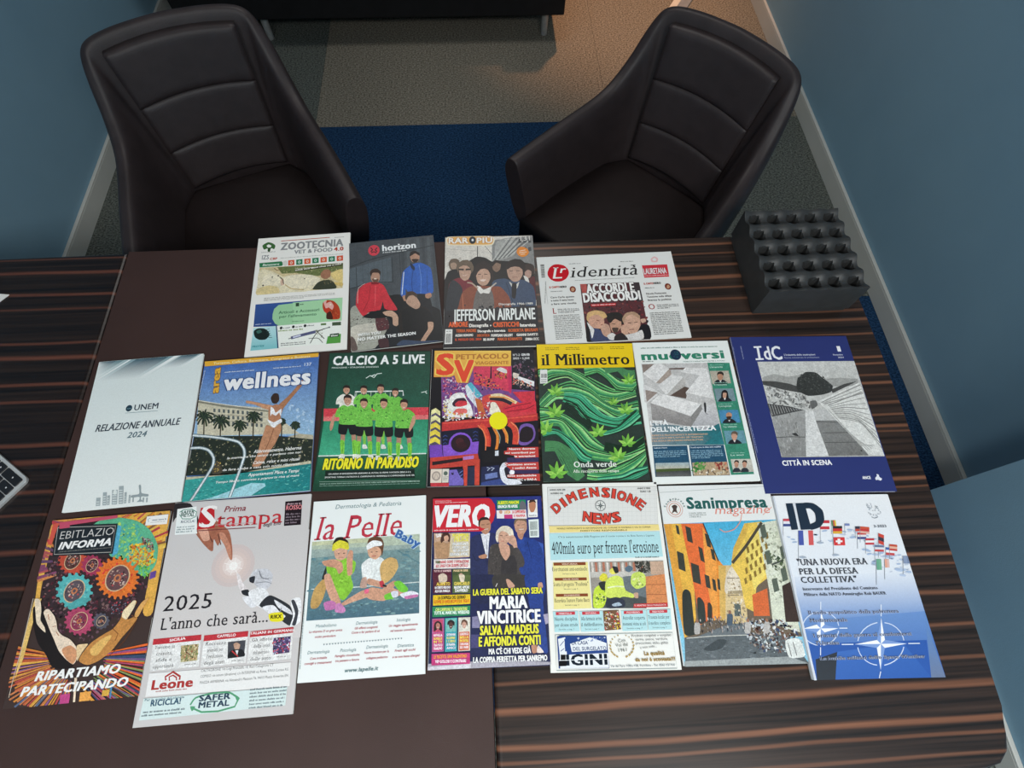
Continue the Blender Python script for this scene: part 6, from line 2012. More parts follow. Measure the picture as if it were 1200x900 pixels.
ART['idc'] = '''
*cover_photo
G d0d0cc b8b8b4 462 591 2500 601 2479 2661 482 2647
P a8a8a4 483 957 739 874 1000 943 1327 904 1778 998 2100 981 2446 1016 2436 1180 480 1151
P 4c4c4a 467 1031 740 1043 1002 1099 1253 1197 1223 1315 853 1233 468 1117
P 4c4c4a 1827 1248 2137 1124 2433 1059 2203 1168 1845 1324
Q 3a3c3a 1144 1161 1207 989 1327 904 1423 840 1618 856 1711 953 1833 1085 1888 1172 1813 1298 1601 1358 1324 1375 1157 1267
S 2a2c2a,4c4e4a,383a38,5c5e5a 90 25 76 1 37 1198 946 1423 840 1723 910 1888 1172 1679 1360 1185 1310
P c8c8c4 480 1151 1141 1331 1341 1459 1288 1665 487 1815
S 6a6a68,dcdcd8,8a8a88,a8a8a4 60 33 165 1 38 480 1151 1286 1375 1298 1624 504 1571
P 4a4a4a 455 1529 882 1597 1168 1683 487 1815
L b0b0ae 12 490 1546 506 1783
L b0b0ae 12 542 1557 557 1773
L b0b0ae 12 593 1567 609 1763
L b0b0ae 12 644 1578 661 1754
L b0b0ae 12 696 1589 713 1744
L b0b0ae 12 747 1599 765 1734
L b0b0ae 12 798 1610 817 1724
L b0b0ae 12 850 1620 869 1715
L b0b0ae 12 901 1631 921 1705
L b0b0ae 12 952 1642 973 1695
L b0b0ae 12 1003 1652 1026 1685
L b0b0ae 12 1054 1663 1078 1675
G a8a8a6 8a8a88 487 1815 1187 1684 961 2636 482 2647
S 7a7a78,b8b8b6,9a9a98 50 16 158 4 39 504 1823 1180 1712 959 2618 486 2629
L 5a5a58 15 471 2249 765 2238 1042 2250
Q 3a3a3a 798 2176 878 2158 917 2225 845 2216
P dcdcda 1187 1684 1340 1686 1402 2636 961 2636
G 8c8c8a 767674 1338 1908 1832 1908 2174 2637 1402 2636
L 5a5a58 16 1352 1928 1781 1955
L 5a5a58 16 1401 2166 1946 2167
L 5a5a58 15 1402 2367 2035 2366
E 3a3a38 2063 2541 18 16
P c4c4c2 1340 1686 1611 1678 1795 1907 1338 1908
Q 6a6a68 1330 1501 1452 1482 1463 1585 1326 1665
P e2e2de 1485 1503 2462 1094 2482 2653 2192 2638 1613 1670
L 9a9a96 20 1556 1525 2466 1146
L b0b0ac 20 1582 1542 2465 1240
L 9a9a96 20 1609 1559 2463 1333
L 8e8e8a 18 1674 1588 1953 1489 2444 1308
L a8a8a4 18 1689 1617 1981 1539 2448 1434
L a8a8a4 18 1704 1646 2009 1589 2451 1559
L 8e8e8a 18 1719 1675 2037 1639 2455 1682
L a8a8a4 18 1734 1704 2065 1689 2459 1805
L a8a8a4 18 1749 1733 2092 1738 2463 1925
L 8e8e8a 18 1764 1762 2120 1787 2466 2045
L a8a8a4 18 1778 1790 2147 1836 2470 2163
L a8a8a4 18 1793 1819 2174 1885 2474 2280
L 8e8e8a 18 1808 1847 2201 1933 2477 2396
L a8a8a4 18 1823 1875 2228 1982 2481 2510
L b4b4b0 16 1651 1670 1816 1963 2155 2581
L b4b4b0 16 1686 1736 1872 2059 2193 2551
L b4b4b0 16 1722 1801 1927 2155 2232 2521
L b4b4b0 16 1757 1866 1981 2249 2271 2492
L b4b4b0 16 1791 1931 2035 2343 2311 2462
L b4b4b0 16 1826 1995 2089 2436 2350 2432
*masthead
T eef0f6 b - 636 544 372 308.2 0 dC
L eef0f6 39 458 249 622 242
L eef0f6 39 438 536 608 530
L eef0f6 48 539 250 526 537
T d8dcec b - 1059 459 658 40.7 0 L'industria delle costruzioni
T a8b0d0 n - 1052 525 735 40.6 0 Rivista semestrale di architettura
*issue_number
T f4f4f8 x - 2219 371 73 119.9 0 1
T d0d4e8 b - 2094 468 203 36.2 0 Novembre
T d0d4e8 b - 2181 532 122 35.9 0 2024
*spine_text
W 7a84b4 16 1 38 9 234 4 553
*small_print
W 9aa2c8 16 1 38 178 222 173 532
W 8a94c0 15 1 35 11 1727 28 2547
*headline
T f4f4f8 x - 465 2810 955 95.4 0 CITTÀ IN SCENA
*publisher_mark
T f0f2f8 x - 1920 3096 160 53.2 0 ANCE
Q e8eaf4 2165 3077 2209 3042 2210 3006 2249 3017 2250 3061 2288 3097 2252 3132 2204 3114 2166 3120
'''
ART['ebi'] = '''
*cover_photo
P 3a2a2c 4 4 2037 4 2064 1774 125 1607
Q e8b050 18 16 935 4 2027 4 2039 381 2041 1000 2043 1695 1884 1682 1876 986 1824 469 1491 144 947 57 324 73 114 227 113 1135 183 1538 104 1532 4 832
P d87040 682 4 562 4 602 4 711 4
P d87040 751 4 650 4 688 4 779 4
P d87040 766 4 595 4 642 4 793 4
P f0c860 787 4 702 4 744 4 819 4
P 8a5a3a 833 4 705 4 752 4 861 4
P e8a83a 856 4 819 4 859 4 888 4
P d87040 900 4 816 4 863 4 926 4
P 8a5a3a 918 4 892 4 935 4 953 4
P f0c860 954 4 934 4 977 4 987 4
P c86a38 1004 4 998 4 1037 4 1033 4
P b8404a 1024 4 1027 4 1074 4 1056 4
P 8a5a3a 1065 4 1082 4 1126 4 1098 4
P e8a83a 1106 4 1138 4 1185 4 1141 4
P f0c860 1152 4 1198 4 1243 4 1187 4
P d88a30 1164 16 1236 4 1279 4 1195 31
P b8404a 1194 51 1302 4 1350 4 1222 64
P d87040 1210 85 1342 4 1388 4 1238 100
P f0c860 1273 4 1352 4 1393 4 1306 7
P d88a30 1285 63 1395 4 1437 4 1315 82
P e0b850 1331 57 1404 4 1441 4 1360 77
P c86a38 1394 45 1483 4 1520 4 1426 67
P e8a83a 1388 155 1509 4 1544 4 1415 177
P b8404a 1474 97 1577 4 1613 4 1501 121
P e0b850 1408 223 1679 4 1718 4 1431 245
P 8a5a3a 1446 237 1726 4 1765 4 1469 261
P d88a30 1512 221 1736 4 1773 16 1538 247
P 8a5a3a 1587 208 1757 47 1791 83 1614 236
P 8a5a3a 1591 262 1872 21 1906 61 1615 289
P e8a83a 1599 316 1844 131 1874 168 1621 341
P 8a5a3a 1679 303 1828 199 1856 236 1703 333
P e0b850 1656 359 1805 268 1832 302 1678 388
P b8404a 1683 384 1891 268 1917 307 1703 413
P e8a83a 1619 465 1863 347 1884 383 1636 490
P e0b850 1673 484 1978 357 2001 397 1688 511
P b8404a 1672 503 2059 355 2064 397 1687 530
P e8a83a 1720 526 2064 404 2064 448 1733 554
P c86a38 1788 559 1973 511 1990 550 1802 589
P 8a5a3a 1738 600 2035 535 2053 576 1749 628
P e0b850 1723 634 2064 569 2064 610 1735 662
P f0c860 1758 664 2064 610 2064 653 1767 691
P d88a50 318 963 30 1049 4 996 297 926
P 8a4a6a 310 923 4 1005 4 949 290 886
P b85a5a 160 881 4 907 4 856 141 840
P 8a4a6a 141 848 4 880 4 820 123 803
P 8a4a6a 97 805 4 820 4 761 81 759
P 6a4a6a 200 739 4 733 4 679 188 700
P 8a4a6a 51 684 4 661 4 601 41 637
P b85a5a 108 663 4 630 4 572 98 619
P b85a5a 161 620 4 576 4 522 155 581
P 6a4a6a 197 572 4 495 4 441 194 535
P e8a050 37 488 4 418 4 364 35 442
P d88a50 140 484 4 378 4 326 140 444
P c8404a 43 410 4 364 4 314 46 366
P 6a4a6a 12 345 4 251 4 197 17 301
P d88a50 138 351 4 131 4 72 145 313
P e8a050 38 267 4 131 4 79 49 228
P 8a4a6a 153 274 4 49 4 4 165 239
P c8404a 197 244 4 51 4 5 209 211
P d88a50 200 198 4 4 4 4 214 165
P c8404a 96 91 4 4 4 4 116 56
P 8a4a6a 157 85 4 4 4 4 177 53
P 8a4a6a 147 4 61 4 88 4 172 4
P b85a5a 297 90 4 4 4 4 320 66
P e8a050 339 68 4 4 22 4 365 46
P d88a50 334 22 21 4 58 4 362 4
P d88a50 400 36 183 4 221 4 427 16
P b85a5a 324 4 29 4 76 4 357 4
P d88a50 333 4 188 4 233 4 368 4
P b85a5a 485 4 179 4 229 4 517 4
P e8a050 525 4 372 4 417 4 557 4
P b85a5a 542 4 419 4 465 4 579 4
P d88a50 512 4 372 4 427 4 554 4
P c8404a 629 4 473 4 527 4 668 4
P e8a050 651 4 495 4 552 4 692 4
Q 62b890 721 169 864 62 1157 52 1491 144 1758 337 1934 624 1948 932 1775 1097 1307 779 1124 682 1082 198
S 78c880,4aa8a0,90d070,58b8b0,b8d868 70 44 131 1 40 1052 152 1517 168 1675 562 1431 789 1174 727
S e8a830,f0c840,d87838,e0d048 70 38 128 1 41 1444 543 1793 530 1937 871 1711 973 1473 792
S 6a4a4a,b8a0a0,8a6a5a,503a3a 30 26 86 1 42 1562 406 1786 487 1907 705 1749 630
S 8ad048,5ab060 16 33 104 1 43 1658 908 1848 944 1864 1144 1713 1092
P 5ab0d0 1163 183 1231 209 1265 673 1174 727
P 6a4a9a 1887 1047 1984 1025 1983 1134 1888 1166
S 2a1c20,5a2a34,3a2a30,8a3a44,6a4a54,8a6a68 220 34 126 1 44 182 646 1174 727 1708 1170 1886 1263 1495 1686 311 1586 139 1234
P c8503a 745 793 745 811 779 834 774 858 738 849 734 859 727 872 755 904 741 921 704 902 697 908 686 916 702 952 682 962 652 934 642 937 625 939 630 975 606 975 584 942 571 941 553 937 544 968 518 960 508 926 497 921 479 913 458 933 432 919 436 886 426 879 409 866 379 875 358 856 374 829 365 818 353 801 318 801 304 777 330 759 325 749 319 730 281 717 277 693 310 687 309 677 308 659 274 636 278 612 315 621 318 611 325 597 297 564 310 547 348 566 354 561 366 551 349 515 369 504 401 533 410 530 428 527 422 490 447 490 470 525 482 526 501 529 510 497 536 505 547 541 558 546 577 554 598 533 624 547 620 582 630 589 647 603 677 593 698 613 683 640 691 651 703 669 738 669 752 693 726 711 730 721 736 740 774 753 778 778 744 783
E d8b890 527 735 136 152
E 5a3a34 527 735 124 139
S b84a4a,c8a898,3a2a2c,8a6a70,d8c0b0 24 15 63 1 45 630 744 620 819 554 846 472 807 424 727 434 651 500 623 582 663
E c87a50 527 735 40 43
E 5a3a34 527 735 20 23
P a83a5a 1032 929 1025 944 1044 968 1032 985 1003 972 996 978 984 985 992 1013 970 1019 947 997 937 999 921 999 914 1022 889 1018 877 992 867 989 849 981 831 998 807 984 807 958 798 952 783 938 756 944 737 923 750 902 744 891 734 875 704 868 694 843 718 833 716 823 714 807 685 789 688 765 716 767 719 759 725 743 705 719 717 702 747 715 753 709 766 702 757 673 780 667 804 689 813 688 829 687 836 663 862 667 874 695 885 698 903 705 921 688 945 702 945 729 954 736 969 749 996 743 1016 765 1002 786 1008 797 1018 814 1048 820 1057 845 1033 855 1036 865 1037 882 1065 900 1063 924 1034 921
S b84a6a,8a2a44 26 22 56 1 46 1015 856 996 950 907 980 800 934 738 833 754 738 844 706 952 754
E d8b890 876 844 102 113
E 4a2a34 876 844 93 103
S b84a4a,c8a898,3a2a2c,8a6a70,d8c0b0 24 11 47 1 47 954 851 944 908 894 926 834 899 798 838 806 780 857 762 918 789
E c87a50 876 844 30 32
E 4a2a34 876 844 15 17
P e87830 1672 1148 1674 1169 1725 1197 1723 1224 1669 1218 1666 1229 1661 1248 1707 1287 1695 1309 1641 1289 1635 1299 1624 1315 1659 1360 1641 1378 1593 1345 1582 1352 1566 1362 1588 1412 1562 1421 1522 1379 1511 1384 1490 1388 1498 1437 1469 1440 1440 1392 1428 1393 1406 1391 1398 1436 1367 1429 1350 1380 1338 1376 1314 1368 1293 1406 1262 1392 1262 1344 1249 1338 1228 1324 1192 1352 1165 1332 1179 1289 1167 1279 1149 1262 1105 1278 1081 1251 1110 1218 1101 1206 1086 1185 1035 1187 1020 1156 1059 1134 1055 1122 1046 1100 991 1088 984 1056 1032 1048 1031 1036 1028 1014 976 986 978 958 1032 965 1035 953 1039 934 992 894 1003 871 1057 891 1063 882 1074 864 1037 817 1055 799 1105 833 1116 826 1132 815 1108 762 1135 752 1177 796 1188 791 1209 787 1200 735 1230 732 1261 783 1273 782 1296 784 1304 736 1336 742 1353 795 1366 800 1390 808 1413 767 1444 782 1444 832 1458 839 1479 853 1516 824 1544 845 1529 890 1541 901 1559 918 1604 902 1628 930 1598 963 1606 976 1621 997 1673 996 1687 1027 1647 1049 1651 1061 1659 1084 1714 1096 1720 1128 1672 1136
S f09030,e04a34,e86a2c,d83a3a 26 44 110 1 48 1627 1115 1583 1296 1407 1358 1199 1264 1077 1069 1116 884 1295 818 1507 916
E d8b890 1352 1092 203 218
E 6a4a4c 1352 1092 184 200
S b84a4a,c8a898,3a2a2c,8a6a70,d8c0b0 24 22 92 1 49 1507 1105 1483 1214 1385 1253 1268 1196 1197 1079 1219 968 1318 928 1437 986
E c87a50 1352 1092 59 62
E 6a4a4c 1352 1092 29 33
P 5cb8b8 953 1338 950 1360 990 1394 979 1423 930 1408 925 1419 911 1437 937 1478 914 1497 870 1469 858 1476 836 1483 847 1527 813 1534 780 1493 765 1494 740 1494 732 1532 695 1524 676 1481 662 1476 633 1464 609 1492 573 1472 573 1431 559 1422 534 1403 497 1415 466 1386 485 1354 473 1340 458 1315 410 1311 391 1278 425 1257 419 1242 413 1216 364 1195 361 1160 406 1158 406 1142 408 1119 367 1085 377 1054 427 1070 432 1059 445 1041 418 997 441 977 486 1007 498 1000 520 992 509 946 543 938 577 981 593 980 619 980 627 939 665 949 684 994 699 999 728 1011 753 981 790 1002 790 1046 804 1055 829 1074 867 1062 898 1092 878 1125 890 1140 905 1164 954 1168 971 1203 936 1223 942 1239 948 1265 996 1286 998 1320 953 1322
S 78d0c8,4aa0a8,8ac8c8 26 37 94 1 50 913 1260 882 1414 735 1465 555 1386 447 1221 475 1065 624 1010 807 1092
E d8b890 680 1240 172 186
E 5a5058 680 1240 156 171
S b84a4a,c8a898,3a2a2c,8a6a70,d8c0b0 24 19 78 1 51 811 1251 795 1344 713 1377 611 1328 550 1229 564 1136 647 1102 750 1151
E c87a50 680 1240 50 53
E 5a5058 680 1240 25 28
P b84a6a 1048 1735 1046 1749 1068 1771 1061 1789 1032 1781 1028 1788 1017 1798 1030 1823 1013 1832 988 1815 979 1818 965 1821 965 1846 942 1846 925 1823 915 1822 899 1819 886 1836 863 1828 857 1802 846 1798 830 1787 809 1797 788 1780 795 1759 787 1751 775 1735 748 1735 736 1714 751 1699 747 1689 743 1674 715 1661 711 1638 738 1637 737 1628 740 1613 717 1591 724 1573 753 1581 757 1574 768 1563 754 1538 771 1528 797 1545 806 1542 821 1540 820 1514 844 1514 861 1538 871 1538 887 1542 901 1524 924 1532 930 1558 941 1563 957 1574 978 1564 999 1581 993 1603 1000 1611 1012 1627 1039 1627 1052 1648 1036 1664 1040 1673 1043 1688 1072 1702 1075 1724 1048 1726
E d8b890 893 1681 98 104
E 7a2a44 893 1681 89 95
S b84a4a,c8a898,3a2a2c,8a6a70,d8c0b0 24 11 44 1 52 968 1688 959 1740 911 1756 853 1731 818 1675 827 1622 875 1606 933 1631
E c87a50 893 1681 28 29
E 7a2a44 893 1681 14 16
S 2a1c20,4a2a34,3a2a30,6a4a54 110 33 107 1 53 218 1451 684 1491 1602 1479 1572 1783 1051 2078 604 1893
P b8486a 1090 1762 1092 1779 1126 1802 1123 1827 1085 1822 1083 1832 1075 1846 1103 1876 1089 1894 1051 1878 1044 1886 1031 1896 1045 1929 1022 1937 992 1912 981 1915 962 1917 962 1949 935 1949 914 1915 903 1915 881 1911 868 1937 840 1926 832 1892 820 1886 801 1874 774 1891 749 1872 757 1843 746 1833 731 1817 696 1821 678 1796 698 1774 693 1765 681 1745 645 1735 636 1709 668 1698 665 1687 663 1670 628 1647 630 1622 668 1627 670 1616 678 1602 649 1571 663 1552 701 1569 708 1561 722 1551 707 1517 730 1508 761 1534 772 1531 792 1528 791 1495 818 1495 840 1530 852 1531 873 1535 887 1508 915 1519 924 1555 936 1560 955 1573 983 1555 1008 1575 999 1605 1011 1614 1026 1631 1061 1628 1079 1653 1059 1675 1063 1684 1075 1705 1111 1714 1119 1741 1087 1751
S c85a7a,9a3a5a 26 29 72 1 54 1060 1740 1035 1858 919 1897 778 1836 695 1709 718 1590 836 1549 978 1612
E d8b890 877 1725 134 141
E 8a3450 877 1725 122 130
S b84a4a,c8a898,3a2a2c,8a6a70,d8c0b0 24 14 60 1 55 979 1733 966 1803 902 1827 823 1791 776 1716 788 1646 853 1621 932 1658
E c87a50 877 1725 39 40
E 8a3450 877 1725 19 21
P 5a5864 1359 1787 1357 1800 1374 1816 1369 1835 1345 1829 1342 1835 1333 1845 1341 1865 1325 1874 1305 1862 1296 1863 1283 1866 1280 1883 1257 1883 1246 1863 1237 1862 1220 1857 1207 1868 1186 1858 1184 1836 1176 1832 1162 1820 1142 1822 1127 1804 1137 1790 1130 1781 1123 1767 1100 1759 1095 1737 1115 1732 1113 1723 1114 1710 1097 1694 1102 1674 1126 1681 1129 1675 1138 1664 1129 1644 1145 1635 1166 1647 1175 1646 1188 1643 1191 1625 1214 1625 1225 1646 1235 1646 1252 1652 1265 1640 1286 1651 1288 1673 1296 1678 1310 1690 1330 1687 1346 1706 1335 1720 1342 1729 1349 1743 1371 1751 1376 1773 1357 1778
E d8b890 1236 1755 77 81
E 3a3840 1236 1755 70 74
S b84a4a,c8a898,3a2a2c,8a6a70,d8c0b0 24 8 34 1 56 1294 1760 1287 1800 1249 1814 1203 1793 1178 1750 1185 1710 1223 1696 1268 1717
E c87a50 1236 1755 22 23
E 3a3840 1236 1755 11 12
S c84a54,3a3a4a,8a8a9a 20 23 70 1 57 1320 1455 1650 1483 1554 1695 1386 1659
Q 55a8a8 632 1464 792 1366 980 1382 907 1465 695 1535
P b84a4a 978 2652 1002 2909 975 2909 969 2649
P e0a040 973 2604 985 2909 958 2909 964 2602
P 8a5a8a 961 2592 950 2909 925 2909 952 2591
P e8b050 948 2616 915 2909 890 2909 939 2613
P b84a4a 939 2623 891 2909 864 2909 929 2618
P 5a6a8a 926 2622 869 2909 846 2909 916 2617
P b84a4a 921 2584 827 2909 800 2909 913 2581
P b84a4a 911 2579 815 2909 792 2909 901 2577
P e0a040 903 2575 769 2909 741 2909 896 2570
P d88a3a 879 2618 761 2909 738 2909 870 2615
P e0a040 878 2576 721 2909 695 2909 870 2572
P 8a5a8a 872 2562 669 2909 640 2909 862 2557
P 8a5a8a 852 2594 680 2909 659 2909 844 2589
P d88a3a 850 2560 631 2909 604 2909 842 2556
P b84a4a 844 2554 602 2909 576 2909 836 2549
P c87a4a 824 2568 601 2909 575 2909 814 2563
P 5a6a8a 819 2557 538 2909 513 2909 809 2551
P e8b050 807 2553 505 2909 479 2909 799 2546
P c87a4a 786 2555 453 2909 428 2909 776 2548
P 5a6a8a 787 2533 512 2909 491 2909 779 2526
P e8b050 766 2545 457 2909 434 2909 758 2538
P c8603a 760 2537 431 2909 408 2909 752 2530
P e0a040 757 2524 431 2909 410 2893 748 2518
P b84a4a 747 2514 395 2901 374 2884 739 2507
P c87a4a 715 2523 346 2884 327 2867 706 2514
P c8603a 730 2496 326 2880 304 2861 724 2490
P c87a4a 719 2488 272 2873 252 2855 711 2481
P 5a6a8a 704 2488 206 2898 181 2877 696 2482
P c87a4a 715 2463 222 2831 201 2810 707 2457
P d88a3a 712 2451 171 2828 147 2806 706 2445
P e8b050 661 2473 254 2737 236 2718 652 2464
P c87a4a 686 2443 96 2795 74 2773 680 2437
P b84a4a 696 2424 207 2690 191 2672 690 2418
P c87a4a 667 2427 86 2726 67 2703 661 2421
P c8603a 675 2416 147 2674 128 2653 669 2410
P d88a3a 665 2405 130 2637 113 2617 659 2399
P c87a4a 669 2394 152 2597 136 2578 663 2387
P c8603a 611 2405 34 2616 16 2591 604 2396
P b84a4a 602 2396 106 2556 92 2535 595 2385
P d88a3a 594 2383 29 2545 11 2522 590 2373
P c87a4a 640 2359 4 2548 4 2523 636 2351
P c87a4a 616 2357 4 2505 4 2482 612 2349
P e0a040 636 2341 4 2485 4 2461 632 2334
P b84a4a 569 2345 50 2437 38 2416 565 2337
P e0a040 563 2336 4 2425 4 2402 558 2326
P 8a5a8a 624 2320 4 2413 4 2388 619 2311
P e0a040 623 2307 4 2362 4 2340 618 2299
P 8a5a8a 548 2305 4 2354 4 2329 546 2297
P e8b050 589 2288 4 2310 4 2288 587 2280
P e8b050 603 2281 4 2292 4 2265 601 2273
P c8603a 583 2274 4 2266 4 2239 581 2265
P c8603a 596 2263 4 2235 4 2213 594 2254
P 8a5a8a 535 2249 4 2201 4 2177 533 2241
P c8603a 544 2240 4 2185 4 2162 541 2229
P d88a3a 518 2225 4 2146 4 2121 518 2217
P e0a040 552 2220 4 2132 4 2108 549 2210
P c8603a 554 2210 4 2112 4 2089 551 2202
P e0a040 542 2199 4 2051 4 2026 540 2191
P c8603a 579 2200 4 2064 4 2043 577 2192
P d88a3a 588 2193 4 2043 4 2022 586 2184
P e86a2c 1383 2239 2064 2159 2064 2194 1388 2252
P 7a5a8a 1384 2255 2064 2210 2064 2242 1389 2268
P b84a6a 1388 2264 2064 2234 2064 2266 1390 2274
P e86a2c 1419 2275 2064 2266 2064 2300 1424 2287
P 3a4a6a 1444 2295 2064 2322 2064 2355 1446 2308
P 3a4a6a 1426 2306 2064 2356 2064 2391 1428 2316
P 7a5a8a 1406 2316 2064 2381 2064 2414 1408 2327
P 8a9a5a 1424 2326 2064 2418 2064 2453 1424 2338
P e86a2c 1447 2342 2064 2433 2064 2462 1450 2355
P b84a6a 1405 2351 2047 2467 2047 2495 1408 2363
P c84a3a 1447 2373 2064 2536 2064 2568 1447 2383
P 8a9a5a 1441 2384 2064 2545 2064 2573 1441 2394
P 7a5a8a 1423 2393 2064 2597 2064 2629 1423 2403
P e86a2c 1432 2406 2064 2618 2064 2647 1430 2416
P 8a9a5a 1437 2416 2064 2668 2064 2697 1437 2428
P e86a2c 1436 2434 2064 2735 2064 2766 1434 2446
P e8a040 1447 2451 2064 2758 2064 2789 1444 2461
P c84a3a 1427 2452 2064 2745 2064 2772 1425 2461
P e86a2c 1403 2451 2064 2746 2064 2770 1401 2461
P c84a3a 1450 2486 2064 2815 2064 2844 1448 2497
P 3a4a6a 1419 2487 2064 2852 2064 2880 1417 2497
P c84a3a 1411 2500 2064 2886 2064 2909 1407 2510
P b84a6a 1442 2523 1996 2835 1985 2857 1438 2534
P 8a9a5a 1447 2543 2064 2909 2051 2909 1443 2555
P 2a3448 1413 2536 2064 2909 2064 2909 1408 2546
P e8a040 1384 2536 2009 2909 1994 2909 1379 2543
P e86a2c 1387 2548 1954 2909 1939 2909 1380 2557
P c84a3a 1371 2546 1942 2909 1927 2909 1364 2554
P 8a9a5a 1358 2555 1926 2909 1908 2909 1351 2563
P 8a9a5a 1364 2572 1968 2909 1949 2909 1357 2579
P 3a4a6a 1366 2590 1954 2909 1932 2909 1359 2597
P 7a5a8a 1383 2619 1996 2909 1972 2909 1374 2626
P 2a3448 1341 2597 1812 2909 1792 2909 1334 2603
P 8a9a5a 1314 2581 1815 2909 1792 2909 1304 2586
P 8a9a5a 1338 2623 1769 2909 1748 2909 1329 2628
P e86a2c 1346 2655 1827 2909 1802 2909 1336 2660
P 5a6aa0 1314 2638 1717 2909 1694 2909 1302 2643
P e86a2c 1300 2643 1741 2909 1714 2909 1290 2648
P c84a3a 1312 2677 1712 2909 1686 2909 1300 2680
P 5a6aa0 1258 2619 1734 2909 1704 2909 1247 2623
P b84a6a 1274 2662 1665 2909 1638 2909 1262 2667
P 7a5a8a 1251 2656 1578 2909 1552 2909 1239 2659
P e86a2c 1249 2676 1567 2909 1539 2909 1237 2678
P 8a9a5a 1215 2641 1549 2909 1520 2909 1205 2644
P 7a5a8a 1204 2640 1543 2909 1513 2909 1194 2643
P b84a6a 1192 2643 1538 2909 1505 2909 1181 2644
P b84a6a 1196 2690 1486 2909 1453 2909 1184 2691
P 3a4a6a 1177 2665 1461 2909 1428 2909 1165 2666
P e8a040 1158 2666 1368 2909 1339 2909 1145 2666
P e8a040 1160 2701 1401 2909 1368 2909 1147 2702
P e8c070 65 1306 182 1316 139 1576 137 2205 67 2634 59 2748 86 2480 58 1847
P c84a8a 852 2780 1001 2778 1012 2909 875 2909
P f0a850 1150 2777 1321 2773 1318 2902 1163 2903
P f4dcc0 1012 2561 1052 2564 1105 2902 1074 2903
P e0b048 1490 2778 1597 2776 1598 2861 1495 2860
P 4a8ab8 1596 2690 1627 2693 1641 2899 1619 2898
Q 1c1210 79 1440 242 1453 312 1547 610 1915 945 2376 782 2422 616 2367 484 2194 297 1993 152 1706
Q f0dcc0 71 1329 112 1310 171 1359 227 1518 249 1650 343 1765 382 1853 285 1781 197 1688 132 1510
Q f2dcc4 270 1543 287 1497 344 1497 451 1602 516 1705 565 1826 654 1914 808 1995 941 2131 983 2278 943 2365 813 2283 669 2149 547 1972 439 1816 324 1635
Q d89a70 709 2131 829 2080 954 2173 970 2297 930 2358 811 2273
L b87850 12 353 1572 387 1662
L b87850 11 550 1857 611 1919
L b87850 9 474 1776 526 1764
Q f0d0a0 934 2099 1029 2080 1108 2087 1053 2182 1010 2280 993 2319
Q c88a48 1020 2322 1058 2203 1159 2067 1336 1956 1458 1892 1544 1760 1564 1630 1647 1527 1718 1477 1760 1514 1704 1642 1660 1769 1747 1744 1819 1761 1751 1885 1625 2044 1505 2221 1334 2349 1169 2395
Q f4e0b8 1563 1718 1564 1630 1630 1559 1696 1482 1745 1495 1738 1579 1682 1706 1637 1767
Q e8b868 1161 2170 1269 2055 1411 1987 1460 2009 1378 2148 1293 2264 1203 2256
L 8a5428 14 1458 1892 1554 1974 1531 2078
Q e0a860 1768 1735 1774 1648 1843 1521 1925 1461 1948 1463 1883 1613 1826 1740
L 8a5428 11 1717 1709 1796 1759
L 6a3c1c 11 1460 2319 1679 2090 1816 1804
*title_panel
P 20262c 101 109 1163 164 1186 680 172 630
L c8c0b8 9 138 141 1137 196 1156 650 196 604 138 141
T d8d4d0 l - 218 352 908 133.8 0 EBITLAZIO
T f8f6f4 xi - 236 527 886 118.7 0 INFORMA
W 8a8680 11 1 26 261 575 1142 577
P d85a4a 43 72 142 54 107 435 39 426
P c8506a 142 54 1126 6 1138 62 335 117 345 160 171 168
*logo_panel
P f4f2ee 1652 78 2025 69 2026 243 1650 238
W 6a7a8a 20 1 46 1759 165 1998 162
W a8a8a8 10 1 23 1733 198 1987 201
L 7aa8b8 9 1699 182 1678 128 1717 110
*headline
T f8f6f2 xi - 398 2552 1308 126.8 0 RIPARTIAMO
T f8f6f2 xi - 234 2749 1631 124.2 0 PARTECIPANDO
*spine_crease
L d8c8b8 9 41 1304 67 2035 64 2478 72 2749
'''
